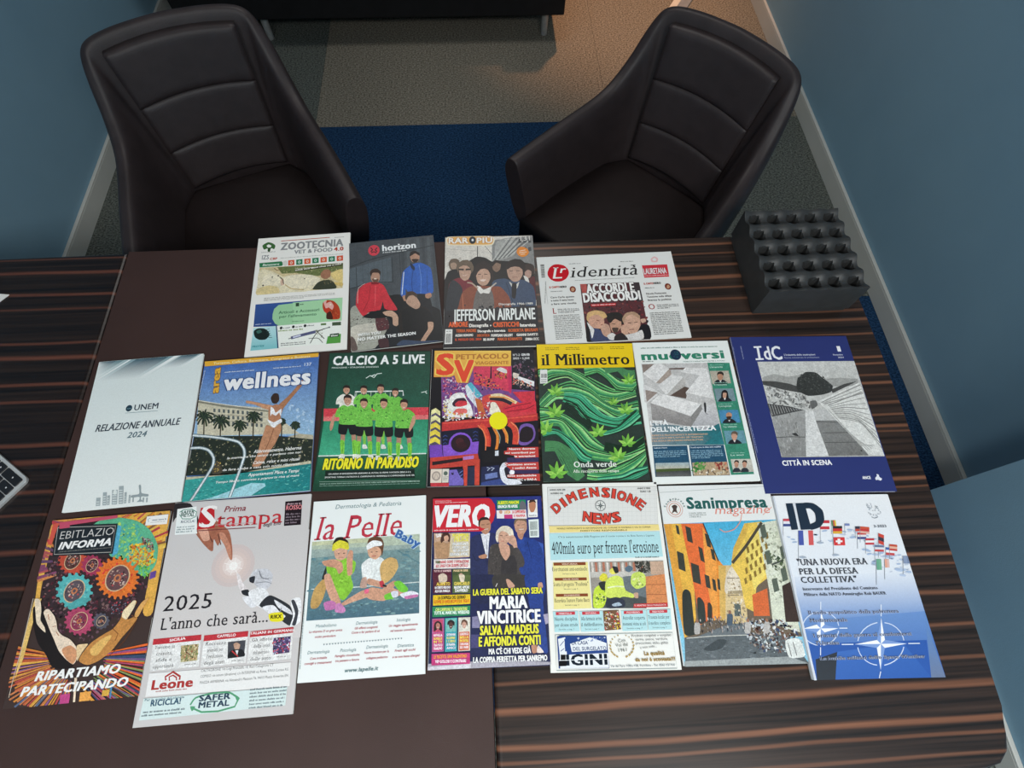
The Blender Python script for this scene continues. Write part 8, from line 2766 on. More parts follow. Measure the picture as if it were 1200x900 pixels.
ART['dim'] = '''
*masthead
P e4e4e0 96 65 2123 80 2064 775 80 761
L d4d4d0 4 129 74 113 738
L d4d4d0 4 214 76 195 740
L d4d4d0 4 299 77 278 742
L d4d4d0 4 383 79 360 744
L d4d4d0 4 468 81 443 745
L d4d4d0 4 553 82 525 747
L d4d4d0 4 638 84 608 749
L d4d4d0 4 723 86 690 750
L d4d4d0 4 808 87 773 752
L d4d4d0 4 892 89 855 754
L d4d4d0 4 977 91 938 755
L d4d4d0 4 1062 92 1020 757
L d4d4d0 4 1147 94 1103 759
L d4d4d0 4 1232 96 1186 761
L d4d4d0 4 1317 97 1268 762
L d4d4d0 4 1402 99 1351 764
L d4d4d0 4 1487 101 1434 766
L d4d4d0 4 1573 102 1516 767
L d4d4d0 4 1658 104 1599 769
L d4d4d0 4 1743 106 1682 771
L d4d4d0 4 1828 107 1765 773
L d4d4d0 4 1913 109 1848 774
L d4d4d0 4 1998 111 1930 776
L d4d4d0 4 2084 112 2013 778
L d4d4d0 4 101 140 2130 155
L d4d4d0 4 97 218 2120 234
L d4d4d0 4 94 296 2109 312
L d4d4d0 4 90 374 2099 390
L d4d4d0 4 86 451 2089 467
L d4d4d0 4 83 527 2079 543
L d4d4d0 4 79 603 2069 620
L d4d4d0 4 76 678 2059 695
L a8a8a4 8 96 65 2123 80 2064 775 80 761 96 65
T d8483a x 3a2a2a 236 554 143 159.5 -39 D
T d8483a x 3a2a2a 397 433 56 160.2 -34 I
T d8483a x 3a2a2a 491 370 164 161.3 -25 M
T d8483a x 3a2a2a 697 292 139 163.0 -14 E
T d8483a x 3a2a2a 885 259 162 164.7 -5 N
T d8483a x 3a2a2a 1095 259 140 166.8 6 S
T d8483a x 3a2a2a 1271 279 58 168.2 13 I
T d8483a x 3a2a2a 1355 297 162 169.6 22 O
T d8483a x 3a2a2a 1527 349 155 171.1 33 N
T d8483a x 3a2a2a 1686 434 130 171.5 42 E
T d8483a x 3a2a2a 705 687 162 169.0 10 N
T d8483a x 3a2a2a 887 731 137 176.2 6 E
T d8483a x 3a2a2a 1031 749 212 174.3 -3 W
T d8483a x 3a2a2a 1259 730 151 165.0 -11 S
E 8a8e8c 1052 421 98 101
E e4e4e0 1052 421 82 85
Q 5a6260 1060 332 1070 406 1142 423 1067 438 1044 514 1034 437 962 420 1037 405
L 8a8e8c 8 992 355 1112 487
L 8a8e8c 8 1123 358 981 485
T 5a5a58 b - 135 131 289 29.1 0 ANNO XXIII 208
T 5a5a58 b - 148 197 231 28.9 0 NUMERO 506
T 5a5a58 b - 1767 129 242 29.1 0 ANNO E MESE
T 5a5a58 b - 1818 188 192 29.0 0 EURO 1,00
P f0dc90 87 773 2072 775 2078 881 98 887
T 6a5a30 b - 232 833 1691 27.4 0 MENSILE INDIPENDENTE DI INFORMAZIONE DEL COMUNE DI PIOMBINO E VAL DI CORNIA
T 6a5a30 b - 650 880 844 27.3 0 DIRETTORE RESPONSABILE
*headline
P b8e0e4 89 902 2076 897 2077 1335 90 1359
T 3a4a50 s - 244 982 1722 30.9 0 C'è la manutenzione della Regione per il tratto costiero da Baia Sacra a Lagone
T 26282e s - 119 1260 1897 213.3 0 400mila euro per frenare l'erosione
W 4a5a5c 17 1 40 1585 1347 1997 1341
*side_articles
P f0e49c 127 1398 738 1403 748 2147 104 2153
P 8a4a2c 135 1401 699 1402 699 1451 140 1450
T f0d8c0 b - 281 1441 274 26.0 0 VENTURINA
T 4a4a40 s - 112 1541 608 62.6 0 Esercitazioni anti-sentinelle
T 5a5a50 n - 288 1599 245 22.0 0 Servizio a pag. 5
P 8a4a2c 141 1652 699 1653 699 1701 147 1699
T f0d8c0 b - 286 1691 271 25.4 0 SALVE MARE
T 4a4a40 s - 119 1788 601 61.3 0 Scatta il progetto "Posidonia"
T 5a5a50 n - 292 1846 242 21.5 0 Servizio a pag. 5
P 8a4a2c 147 1911 698 1913 698 1959 152 1957
T f0d8c0 b - 290 1949 268 24.8 0 PIOMBINESE
T 4a4a40 s - 124 2045 594 59.9 0 Ricordata l'autore Flavio Bacci
T 5a5a50 n - 296 2101 239 21.0 0 Servizio a pag. 5
*cover_photo
P a09a90 769 1404 2068 1402 2049 2155 763 2147
P d8d0c8 793 1405 832 1405 834 1568 795 1568
P b8745c 859 1406 898 1407 900 1570 861 1569
P d8d0c8 926 1407 965 1408 966 1571 927 1570
P b8745c 992 1409 1032 1410 1032 1573 993 1572
P d8d0c8 1059 1410 1098 1411 1098 1574 1059 1573
P b8745c 1126 1412 1165 1413 1165 1576 1126 1575
P d8d0c8 1192 1413 1231 1414 1231 1577 1192 1576
P b8745c 1259 1415 1298 1415 1297 1579 1258 1578
P d8d0c8 1326 1416 1365 1417 1363 1580 1324 1579
P b8745c 1392 1418 1431 1418 1429 1581 1390 1581
P d8d0c8 1459 1419 1498 1420 1496 1583 1457 1582
P b8745c 1526 1420 1565 1421 1562 1584 1523 1583
P d8d0c8 1592 1422 1632 1423 1628 1586 1589 1585
P b8745c 1659 1423 1698 1424 1694 1587 1655 1586
P c8c4bc 772 1567 1732 1570 1720 1661 780 1659
S 2a2a28,3a3a34,4a4a40 60 31 92 1 63 1555 1406 1830 1412 1827 1590 1610 1604
P c8a890 1830 1412 2067 1410 2060 1632 1826 1627
P 6a7478 1332 1653 1725 1625 1690 2091 1321 2118
P 4a5050 781 1929 1008 1791 1753 2022 1673 2168 763 2147
P d88a54 1720 1661 2061 1625 2051 2085 1690 2098
L a8603a 11 1720 1792 2053 1792
L a8603a 11 1708 1950 2046 1957
Q c8e040 810 1858 933 1771 1008 1791 1008 2005 939 2137 779 2133
Q e0d840 925 1644 988 1590 1055 1617 1055 1701 976 1725 924 1698
Q 28302c 896 1752 1014 1726 1040 1863 944 1861
S e8f088,4a6a3a 10 30 89 1 64 829 1859 1005 1827 982 2075 808 2106
Q d4e464 1057 1683 1217 1632 1320 1689 1348 1870 1493 1945 1468 1998 1298 1976 1180 2009 1011 1970 1008 1791
Q e8e060 1100 1556 1172 1502 1248 1522 1244 1596 1142 1612
Q 23262a 1162 1483 1251 1496 1262 1578 1202 1595
L e8f0c0 22 1044 1828 1200 1809 1334 1820
Q 2a3040 1006 2023 1182 1981 1311 2030 1300 2138 1013 2153
Q a8b8c8 1095 2095 1212 2063 1265 2110 1130 2127
Q cce068 1491 1620 1613 1578 1716 1632 1703 1806 1542 1857 1456 1765
Q 5a7080 1387 1507 1469 1471 1521 1528 1457 1582 1388 1562
Q c8a088 1488 1927 1558 1918 1556 2000 1495 1998
S e8e8b0,8a9a50 8 30 91 1 65 1487 1656 1686 1624 1664 1805 1508 1820
P c83434 1469 2093 2043 2085 2042 2148 1454 2156
T f0d8d8 b - 1479 2131 536 24.5 0 IL DISASTRO DELLA MAREGGIATA
*short_articles
P b8e0e4 87 2187 510 2187 518 2498 100 2502
P c8404a 132 2195 457 2192 457 2241 133 2244
T f4e0e0 b - 182 2232 219 24.2 0 ORBETELLO
T 303c44 s - 109 2330 376 54.9 0 Nuova disciplina
T 303c44 s - 108 2419 385 51.0 0 per alcune strade
T 4a5a5c n - 169 2473 261 20.3 0 Servizio a pag. 7
P b8e0e4 532 2191 926 2189 928 2501 540 2506
P c8404a 577 2198 873 2195 872 2243 577 2247
T f4e0e0 b - 627 2235 190 24.2 0 VENTURINA
T 303c44 s - 552 2333 347 54.9 0 Alla farmacia arriva
T 303c44 s - 549 2422 356 51.0 0 il defibrillatore
T 4a5a5c n - 609 2476 232 20.3 0 Servizio a pag. 7
P b8e0e4 1237 2193 1663 2192 1654 2505 1234 2508
P c8404a 1282 2201 1609 2198 1607 2246 1280 2249
T f4e0e0 b - 1331 2237 221 24.2 0 PIOMBINO
T 303c44 s - 1252 2336 378 55.0 0 Astroliit scoperta
T 303c44 s - 1246 2425 388 51.1 0 momenti vicina ai soli
T 4a5a5c n - 1305 2479 263 20.3 0 Servizio a pag. 7
P b8e0e4 1675 2189 2079 2188 2064 2501 1665 2505
P c8404a 1719 2197 2024 2193 2021 2242 1717 2246
T f4e0e0 b - 1767 2233 199 24.2 0 MASSA VECCHIA
T 303c44 s - 1687 2332 357 55.0 0 Trovata locale per
T 303c44 s - 1679 2421 366 51.2 0 il medico completo
T 4a5a5c n - 1737 2476 241 20.4 0 Servizio a pag. 7
P 7a5a44 934 2193 1200 2185 1207 2481 936 2495
S e8e0c8,c84a4a,e0c040,5a3a2c,d8d0c8 40 25 80 1 66 939 2214 1198 2206 1194 2467 945 2481
*advert_panel
L 8a9a98 7 106 2543 2061 2548 2058 3076 100 3067 106 2543
P 2c4888 134 2577 187 2555 955 2573 959 3049 138 3036
P e8ecf0 147 2604 267 2580 281 2838 163 2842
P 2c4888 251 2606 326 2588 336 2781 254 2792
E e8ecf0 210 2672 52 53
E e8ecf0 212 2765 44 46
L 2c4888 10 178 2704 241 2639
L 2c4888 10 181 2787 242 2745
Q 2c4888 256 2640 317 2615 322 2761 263 2772
P e8ecf0 342 2682 675 2590 747 2611 945 2683 940 2782 364 2801
S 8a9ac0,c8d0e0 10 21 71 1 67 452 2584 935 2596 930 2649 485 2645
T 2a4474 b - 370 2695 267 53.0 0 LA CASA
T 2a4474 b - 387 2782 546 52.6 0 DEL SURGELATO
P e8ecf0 163 2842 957 2828 952 3043 159 3036
P 1a1a1c 178 2836 259 2838 252 3000 169 3004
T 1a2430 x - 263 2992 672 149.1 0 IGINI
P 17181a 139 3004 263 3003 275 2929 144 2926
L e8ecf0 10 144 2920 949 2913
L b89a58 21 1116 2894 1085 2874
L b89a58 21 1071 2870 1041 2843
L b89a58 21 1038 2834 1008 2803
L b89a58 21 1017 2787 994 2757
L b89a58 21 1010 2737 995 2707
L b89a58 21 1022 2688 1014 2661
L b89a58 21 1050 2639 1047 2622
L b89a58 21 1087 2603 1095 2593
L b89a58 21 1138 2574 1153 2574
L b89a58 21 1241 2897 1276 2879
L b89a58 21 1291 2876 1327 2850
L b89a58 21 1332 2841 1368 2812
L b89a58 21 1363 2795 1392 2766
L b89a58 21 1380 2746 1401 2717
L b89a58 21 1378 2696 1392 2670
L b89a58 21 1361 2646 1367 2629
L b89a58 21 1332 2608 1325 2598
L b89a58 21 1287 2577 1272 2577
T 7a7a70 n - 1142 2681 120 49.7 -5 Con
T 7a7a70 n - 1091 2746 202 49.4 -4 Voi dal
T 7a7a70 n - 1135 2819 134 49.1 -4 1961
T 5a5a58 n - 1373 2600 659 33.5 0 Prodotti congelati e surgelati
T 5a5a58 n - 1433 2657 538 33.3 0 carne, pesce, verdure,
T 5a5a58 n - 1427 2714 537 33.1 0 precucinati, dolci, gelati
T 5a5a58 n - 1494 2779 277 32.8 -4 e non solo...
T a08040 x - 1548 2876 341 55.5 0 La qualità
T a08040 x - 1391 2961 656 51.8 0 da noi è scontata!!!
T 4a5a68 n - 981 3037 1048 32.2 0 Via del Faro 108/a-108, Piombino - Tel. 0565 031960
'''
ART['san'] = '''
*cover_photo
G 48b0d8 8cc8e0 4 683 2069 657 2069 2981 16 2975
P 6e6050 112 1420 2000 1437 2061 2581 82 2556
P c8b488 826 1426 1506 1432 1400 2054 744 2047
P e8b448 4 694 337 696 384 1704 309 2464 82 2556
P e0a040 4 694 142 695 179 2173 82 2556 55 2039
P e87038 318 696 729 699 854 1282 963 1499 791 2180 379 2369 371 1669
P f0a048 699 757 819 1061 925 1498 916 1639 778 2245 622 2308 612 1566
P e89038 854 1282 970 1463 814 2245 694 2309
P d8b060 864 1426 996 1428 837 2311 730 2309
P d8c090 996 1428 1320 1502 1181 2379 813 2343
Q e0d4c0 953 1640 1038 1499 1136 1429 1207 1501 1252 1642 1244 1850 905 1880
L 8a7a60 15 972 1640 1271 1643
L 8a7a60 14 935 1915 1211 1918
P 5a6460 1017 2050 1126 2051 1102 2249 987 2248
P a89878 949 1847 1245 1843 1246 1891 938 1901
S c8b898,a08c6c,e8dcc8 40 29 88 1 68 1000 1499 1286 1572 1188 2184 863 2181
P e8c458 1352 914 1473 715 1796 686 1812 1577 1463 1783 1333 2186 1203 2119 1196 1642 1090 1428
P f0d870 1381 1139 1787 725 1754 1506 1410 1852
P d8b050 1098 1393 1469 915 1552 716 1472 723 1189 1138
P d86a38 1358 1919 1640 1820 1589 2255 1318 2251
P d8dcc8 1710 717 2069 669 2069 1686 2043 2518 1611 2385 1669 1854 1689 1142
P c8ccb8 2034 688 2069 669 2060 2325 1952 2324
S b8c0a8,e0e4d4,989c88 50 39 141 1 69 1760 841 2069 766 2059 2062 1693 2058
P 3a3c34 169 1167 283 1217 273 1519 160 1470
P 3a3c34 383 1368 518 1421 507 1737 375 1686
P 3a3c34 390 735 484 779 479 1044 386 1001
P 3a3c34 217 715 268 740 268 893 218 868
P 3a3c34 562 1096 632 1136 635 1376 566 1337
P 3a3c34 594 1566 670 1600 661 1808 586 1775
P 3a3c34 718 872 789 909 794 1133 724 1097
P 3a3c34 774 1135 830 1165 834 1347 778 1318
P 3a3c34 711 1637 765 1668 759 1854 706 1824
P 3a3c34 804 1638 844 1666 825 1839 786 1811
P 8a7030 1419 1140 1463 1114 1464 1214 1420 1239
P 8a7030 1369 1315 1413 1290 1414 1388 1370 1413
P 8a7030 1320 1488 1363 1463 1364 1559 1321 1583
P 8a7030 1271 1657 1314 1633 1316 1727 1273 1750
P 8a7030 1517 1081 1562 1055 1562 1156 1518 1181
P 8a7030 1466 1258 1510 1233 1510 1331 1467 1356
P 8a7030 1415 1431 1459 1407 1460 1503 1416 1528
P 8a7030 1366 1601 1409 1577 1410 1672 1367 1696
P 8a7030 1616 1022 1661 996 1661 1097 1616 1123
P 8a7030 1563 1200 1608 1175 1608 1274 1564 1299
P 8a7030 1512 1375 1556 1350 1556 1447 1512 1472
P 8a7030 1461 1546 1505 1521 1505 1617 1462 1641
P 8a7030 1716 962 1761 936 1760 1038 1715 1064
P 8a7030 1662 1142 1706 1116 1706 1216 1661 1241
P 8a7030 1609 1317 1653 1292 1653 1390 1609 1415
P 8a7030 1557 1490 1601 1465 1601 1561 1558 1586
P 8a7030 1816 902 1861 876 1860 978 1815 1005
P 8a7030 1761 1083 1806 1057 1805 1158 1760 1183
P 8a7030 1707 1260 1751 1235 1751 1333 1706 1358
P 8a7030 1654 1434 1698 1409 1698 1505 1654 1530
P 5a6458 1739 764 1840 733 1842 956 1740 993
P 5a6458 1729 1216 1828 1187 1830 1399 1730 1434
P 5a6458 1749 1682 1845 1655 1847 1856 1749 1889
P 5a6458 1943 1508 2042 1480 2041 1685 1942 1719
P 5a6458 2017 1145 2069 1116 2069 1329 2014 1365
L 4a4438 48 1792 706 1427 1103 1117 1393
L 3a342c 20 721 699 878 1355
L 4a5048 30 1810 1435 2018 1365 2069 1347
S 3a4a34,5a6a4a 20 30 106 1 70 1816 1254 2069 1257 2069 1509 1821 1542
Q 2a302c 148 1906 219 1805 300 1874 283 2304 286 2495 92 2493
Q 303834 393 1976 453 1943 508 2044 479 2306 366 2337
Q 3a342c 563 2045 609 2032 630 2112 586 2308 522 2307
P 3a2a24 1909 1788 2069 1722 2069 2358 1835 2355
P 5c6468 82 2556 798 2502 1153 2506 1848 2578 2069 2981 32 2981
P 6c7478 824 2375 1188 2347 1180 2545 295 2543
L c8c8c0 13 116 2562 650 2538 1146 2538
S 4c5458,747c80,5a6064 110 47 166 0.25 71 112 2587 1840 2610 2054 2981 51 2967
P 9aa0a0 28 2898 1770 2871 2069 2981 16 2975
Q 3c4448 368 2730 639 2594 776 2611 685 2719 502 2762
S 2c3034,5a4a44,b8a8a0,3a4a5a,8a8a90,d8d0c8,28282c 70 20 102 3 72 265 2304 1152 2184 1124 2474 268 2495
S 2a2c34,6a4a3c,e0e0dc,3a4a6a,9a8a80,c8ccd0,48302a,b8c4c8 170 28 124 1 73 1167 2282 1771 2322 2069 2518 2054 2860 1370 2789 1125 2632
Q b8b4b0 261 2495 285 2352 334 2321 378 2353 346 2496
E 9a7058 336 2305 25 29
Q 4a5a6a 835 2375 864 2230 914 2198 958 2231 920 2376
E 9a7058 917 2181 25 30
Q b8b4b0 1430 2510 1464 2367 1515 2335 1558 2368 1515 2511
E 9a7058 1519 2319 25 30
Q b8b4b0 1110 2506 1142 2363 1192 2331 1235 2364 1196 2507
E 9a7058 1196 2315 25 30
Q e0e4e0 1760 2640 1981 2612 2054 2860 1766 2886
L 6a6a6a 13 1795 2672 1805 2872
L 6a6a6a 13 1880 2657 1896 2858
*masthead
P e8eae8 4 4 2069 4 2069 657 4 698
L a8b0ae 8 8 124 2030 42
T 1f5c58 x - 475 430 1491 200.8 0 Sanimpresa
T e08878 i - 970 539 1023 150.8 0 magazine
L e09a8c 16 1467 527 1401 684 1263 818 1090 859 1003 805
L e09a8c 12 1844 569 2012 451 2069 411
*round_logo
E d8b8b0 244 433 151 152
E e8eae8 244 433 135 136
E c87858 244 433 111 112
E ecebe6 244 433 99 100
Q 4a3a34 196 381 256 353 299 385 274 441 287 512 237 480 177 512 211 441
T 4a6a66 b - 83 404 33 38.1 -68 S
T 4a6a66 b - 104 358 34 37.5 -53 a
T 4a6a66 b - 137 318 35 37.5 -39 n
T 4a6a66 b - 179 287 34 38.3 -24 i
T 4a6a66 b - 226 268 33 39.7 -8 m
T 4a6a66 b - 275 263 31 41.4 8 p
T 4a6a66 b - 321 273 30 42.9 26 r
T 4a6a66 b - 361 295 30 43.4 45 e
T 4a6a66 b - 391 329 30 42.7 64 s
T 4a6a66 b - 409 371 31 41.1 82 a
*small_print
W 8a9492 15 3 35 491 521 801 515
'''
ART['id'] = '''
*cover_art
G f0f2f4 e2e8f0 24 4 2170 5 2170 1355 62 1414
G e2e8f0 6a90c8 62 1414 2170 1355 2169 1998 20 2123
G 6a90c8 2c5cac 20 2123 2169 1998 2170 2985 21 2981
P 2a58a8 66 2460 2049 2437 1932 2984 21 2981
G 5c88c4 6a7a98 2169 1998 2128 2271 2170 2985 1932 2984
P 2a3038 110 2689 497 2587 359 2983 56 2986
G 3a6ab8 2c5cac 497 2587 1629 2468 1932 2984 359 2983
L d0dcf0 14 1629 2534 1596 2586
L d0dcf0 14 1598 2583 1555 2631
L d0dcf0 14 1560 2628 1509 2670
L d0dcf0 14 1513 2670 1459 2708
L d0dcf0 14 1460 2705 1401 2740
L d0dcf0 14 1406 2737 1342 2762
L d0dcf0 14 1346 2762 1281 2781
L d0dcf0 14 1281 2781 1218 2794
L d0dcf0 14 1102 2790 1043 2780
L d0dcf0 14 1047 2780 994 2761
L d0dcf0 14 994 2761 951 2735
L d0dcf0 14 951 2735 913 2702
L d0dcf0 14 917 2702 888 2664
L d0dcf0 14 887 2667 868 2621
L d0dcf0 14 867 2624 859 2576
L d0dcf0 14 858 2579 859 2526
L d0dcf0 14 888 2431 919 2378
L d0dcf0 14 918 2381 960 2331
L d0dcf0 14 955 2335 1006 2291
L d0dcf0 15 1002 2291 1055 2251
L d0dcf0 15 1054 2254 1115 2218
L d0dcf0 15 1110 2221 1175 2194
L d0dcf0 15 1171 2194 1238 2174
L d0dcf0 15 1238 2174 1302 2161
L d0dcf0 15 1422 2165 1483 2176
L d0dcf0 15 1479 2176 1533 2196
L d0dcf0 15 1533 2196 1576 2224
L d0dcf0 15 1576 2224 1614 2258
L d0dcf0 15 1610 2258 1638 2298
L d0dcf0 15 1639 2295 1657 2342
L d0dcf0 15 1658 2338 1663 2389
L d0dcf0 14 1665 2385 1661 2438
P f4f6fa 1260 2482 1698 2485 1307 2542
P 7c9cd4 1260 2482 1698 2485 1346 2423
L e0e8f4 14 1720 2485 1916 2486
P f4f6fa 1260 2482 1138 2863 1174 2541
P 7c9cd4 1260 2482 1138 2863 1307 2542
L e0e8f4 14 1131 2882 1078 2986
P f4f6fa 1260 2482 821 2480 1212 2423
P 7c9cd4 1260 2482 821 2480 1174 2541
L e0e8f4 14 799 2480 602 2479
P f4f6fa 1260 2482 1387 2086 1346 2423
P 7c9cd4 1260 2482 1387 2086 1212 2423
L e0e8f4 15 1394 2066 1452 1882
L d0dcf0 15 608 2275 585 2316
L d0dcf0 14 586 2312 556 2352
L d0dcf0 14 557 2349 520 2386
L d0dcf0 14 521 2382 482 2415
L d0dcf0 14 483 2412 438 2438
L d0dcf0 14 438 2438 391 2458
L d0dcf0 14 391 2458 342 2474
L d0dcf0 14 342 2474 291 2484
L d0dcf0 14 198 2483 152 2473
L d0dcf0 14 156 2473 112 2456
L d0dcf0 14 115 2457 76 2436
L d0dcf0 14 79 2436 49 2410
L d0dcf0 14 49 2410 23 2380
L d0dcf0 14 27 2380 9 2346
L d0dcf0 14 9 2346 4 2309
L d0dcf0 14 4 2309 4 2269
L d0dcf0 15 18 2191 40 2150
L d0dcf0 15 39 2154 69 2113
L d0dcf0 15 68 2116 104 2078
L d0dcf0 15 103 2082 143 2048
L d0dcf0 15 142 2051 187 2024
L d0dcf0 15 187 2024 234 2003
L d0dcf0 15 234 2003 285 1986
L d0dcf0 15 285 1986 337 1976
L d0dcf0 15 433 1977 479 1988
L d0dcf0 15 476 1987 520 2005
L d0dcf0 15 517 2005 557 2026
L d0dcf0 15 553 2026 583 2054
L d0dcf0 15 583 2054 609 2085
L d0dcf0 15 605 2085 622 2119
L d0dcf0 15 622 2119 630 2157
L d0dcf0 15 630 2157 630 2198
P f4f6fa 314 2233 615 2235 365 2294
P 7c9cd4 314 2233 615 2235 398 2173
L e0e8f4 15 630 2235 766 2236
P f4f6fa 314 2233 242 2500 230 2294
P 7c9cd4 314 2233 242 2500 365 2294
L e0e8f4 14 238 2513 206 2631
P f4f6fa 314 2233 12 2232 262 2172
P 7c9cd4 314 2233 12 2232 230 2294
L e0e8f4 15 4 2231 4 2231
P f4f6fa 314 2233 388 1959 398 2173
P 7c9cd4 314 2233 388 1959 262 2172
L e0e8f4 15 391 1945 425 1819
S b8c8e0,c4cede,a8bcd8 40 65 243 0.3 74 82 672 964 581 1591 665 2170 1170 2170 1502 1481 1276 1382 820 162 849
P c84a5a 101 421 299 423 292 467 95 465
P e8e8f0 91 465 288 467 280 515 84 513
P 3a4a8a 79 513 276 515 270 559 73 557
L 8a8e96 8 101 421 32 746
P 4a5aa8 328 635 418 635 370 889 281 888
P e8ecf0 418 635 508 636 458 890 370 889
P d85a5a 508 636 597 637 547 890 458 890
L 8a8e96 8 328 635 187 1233
P c83a44 772 459 944 461 934 513 762 511
P f0f0f0 758 511 929 513 918 568 747 567
P c83a44 743 567 914 568 904 620 733 618
L 8a8e96 8 772 459 678 837
P 5a8a5a 977 461 1005 461 993 565 964 565
P c84a4a 1005 461 1030 461 1017 565 993 565
P e0c040 1030 461 1059 462 1046 565 1017 565
L 8a8e96 8 977 461 916 707
P 2a2a2c 976 565 1148 566 1139 610 968 608
P c83434 964 608 1135 610 1126 657 955 656
P e0b040 951 656 1122 657 1113 700 943 699
L 8a8e96 8 976 565 895 885
P d83a3c 934 761 1136 763 1111 903 911 901
L 8a8e96 8 934 761 849 1091
P f4f0f0 1004 785 1052 786 1030 879 981 878
P f4f0f0 963 816 1084 817 1075 848 954 847
P 7a8aba 1205 523 1295 524 1288 564 1198 563
P e8e8f0 1194 563 1283 564 1276 603 1186 602
L 8a8e96 8 1205 523 1158 712
P 3a3a4a 1382 576 1480 577 1470 621 1373 620
P c84a3a 1369 620 1466 621 1457 664 1360 663
L 8a8e96 8 1382 576 1328 784
P c83a3a 1391 683 1553 684 1545 724 1383 722
P e8e4e4 1379 722 1541 724 1533 763 1371 761
P 3a4a8a 1367 761 1529 763 1521 801 1359 800
L 8a8e96 8 1391 683 1315 962
P d05a40 1471 577 1637 594 1629 634 1464 617
P c83a3a 1459 617 1625 634 1617 673 1452 656
P e0b0a0 1448 656 1613 673 1605 712 1440 695
L 8a8e96 8 1471 577 1394 859
P c83a44 1504 790 1665 791 1658 826 1497 824
P f0f0f0 1493 824 1654 826 1646 864 1486 863
P c83a44 1482 863 1642 864 1635 899 1475 898
L 8a8e96 8 1504 790 1433 1047
P d0483a 1768 698 1860 738 1845 796 1753 757
P 3a3a4a 1749 757 1841 796 1825 858 1733 819
P d0483a 1729 819 1821 858 1807 916 1715 877
L 8a8e96 8 1768 698 1641 1120
P 6a7a9a 1637 907 1803 916 1796 950 1630 941
P e0e0e8 1626 941 1792 950 1783 988 1618 979
P c84a4a 1614 979 1779 988 1772 1023 1607 1014
L 8a8e96 8 1637 907 1565 1161
P 4a6ab0 1825 947 1980 963 1970 1005 1815 989
P f0f0f4 1811 989 1966 1005 1955 1051 1800 1034
P c84a4a 1796 1034 1951 1051 1941 1092 1787 1076
L 8a8e96 8 1825 947 1732 1256
P c8503c 1906 894 2045 910 2038 945 1899 928
P e8b8a0 1895 928 2034 945 2025 983 1887 966
P c84a44 1883 966 2021 983 2014 1017 1875 1001
L 8a8e96 8 1906 894 1831 1148
P 6aa88a 1593 1146 1637 1146 1596 1325 1553 1325
P 78b090 1637 1146 1681 1147 1639 1326 1596 1325
L 8a8e96 8 1593 1146 1467 1569
P e8a890 1740 1147 1780 1148 1749 1289 1710 1289
P e0b8b0 1780 1148 1819 1148 1789 1290 1749 1289
L 8a8e96 8 1740 1147 1639 1483
P 8a9ab8 2085 1101 2152 1101 2125 1229 2058 1228
P 7a8aa8 2152 1101 2170 1102 2170 1229 2125 1229
L 8a8e96 8 2085 1101 1990 1405
Q a8b4c4 229 1094 299 1072 365 1095 288 1114
Q a8b4c4 605 852 676 829 742 853 665 872
Q a8b4c4 825 1065 895 1042 960 1066 883 1084
*masthead
P 1c2e40 216 148 342 145 342 615 209 622
P 1c2e40 396 146 564 143 578 617 380 623
Q 1c2e40 543 143 729 153 862 278 849 460 739 579 564 625 558 537 684 478 709 337 642 247 544 238
P dfe4ea 351 146 392 146 366 615 333 615
L 8a929a 8 1796 245 1788 163
S 9aa2aa,b8bec4 16 21 67 1 75 1699 183 1989 186 1924 389 1677 387
L 8a929a 12 1735 411 1785 436 1854 412
T 5a6068 b - 1724 600 230 43.2 0 3-2023
*headline
T 3a3e46 sb - 170 1230 1257 104.6 0 "UNA NUOVA ERA
T 3a3e46 sb - 168 1380 1046 99.4 0 PER LA DIFESA
T 3a3e46 sb - 168 1518 989 98.1 0 COLLETTIVA"
T 4a4e58 sb - 162 1639 1308 46.6 0 Intervento del Presidente del Comitato
T 4a4e58 sb - 163 1727 1429 46.2 0 Militare della NATO Ammiraglio Rob BAUER
*cover_lines
T 16264c sb c8d4ec 159 2015 1555 51.9 0 Il nodo geopolitico della polveriera
T 16264c sb c8d4ec 157 2136 638 54.7 0 Mediorientale
T 16264c sb c8d4ec 158 2365 1657 50.1 0 I principi della guerra al combattersi
T 16264c sb c8d4ec 180 2478 382 52.7 0 l'Ucraina
T 16264c sb c8d4ec 179 2701 1747 48.4 0 Le insidie militari dello Space Weather
*spine_crease
P d4dae4 4 17 31 9 45 2986 7 2986
'''

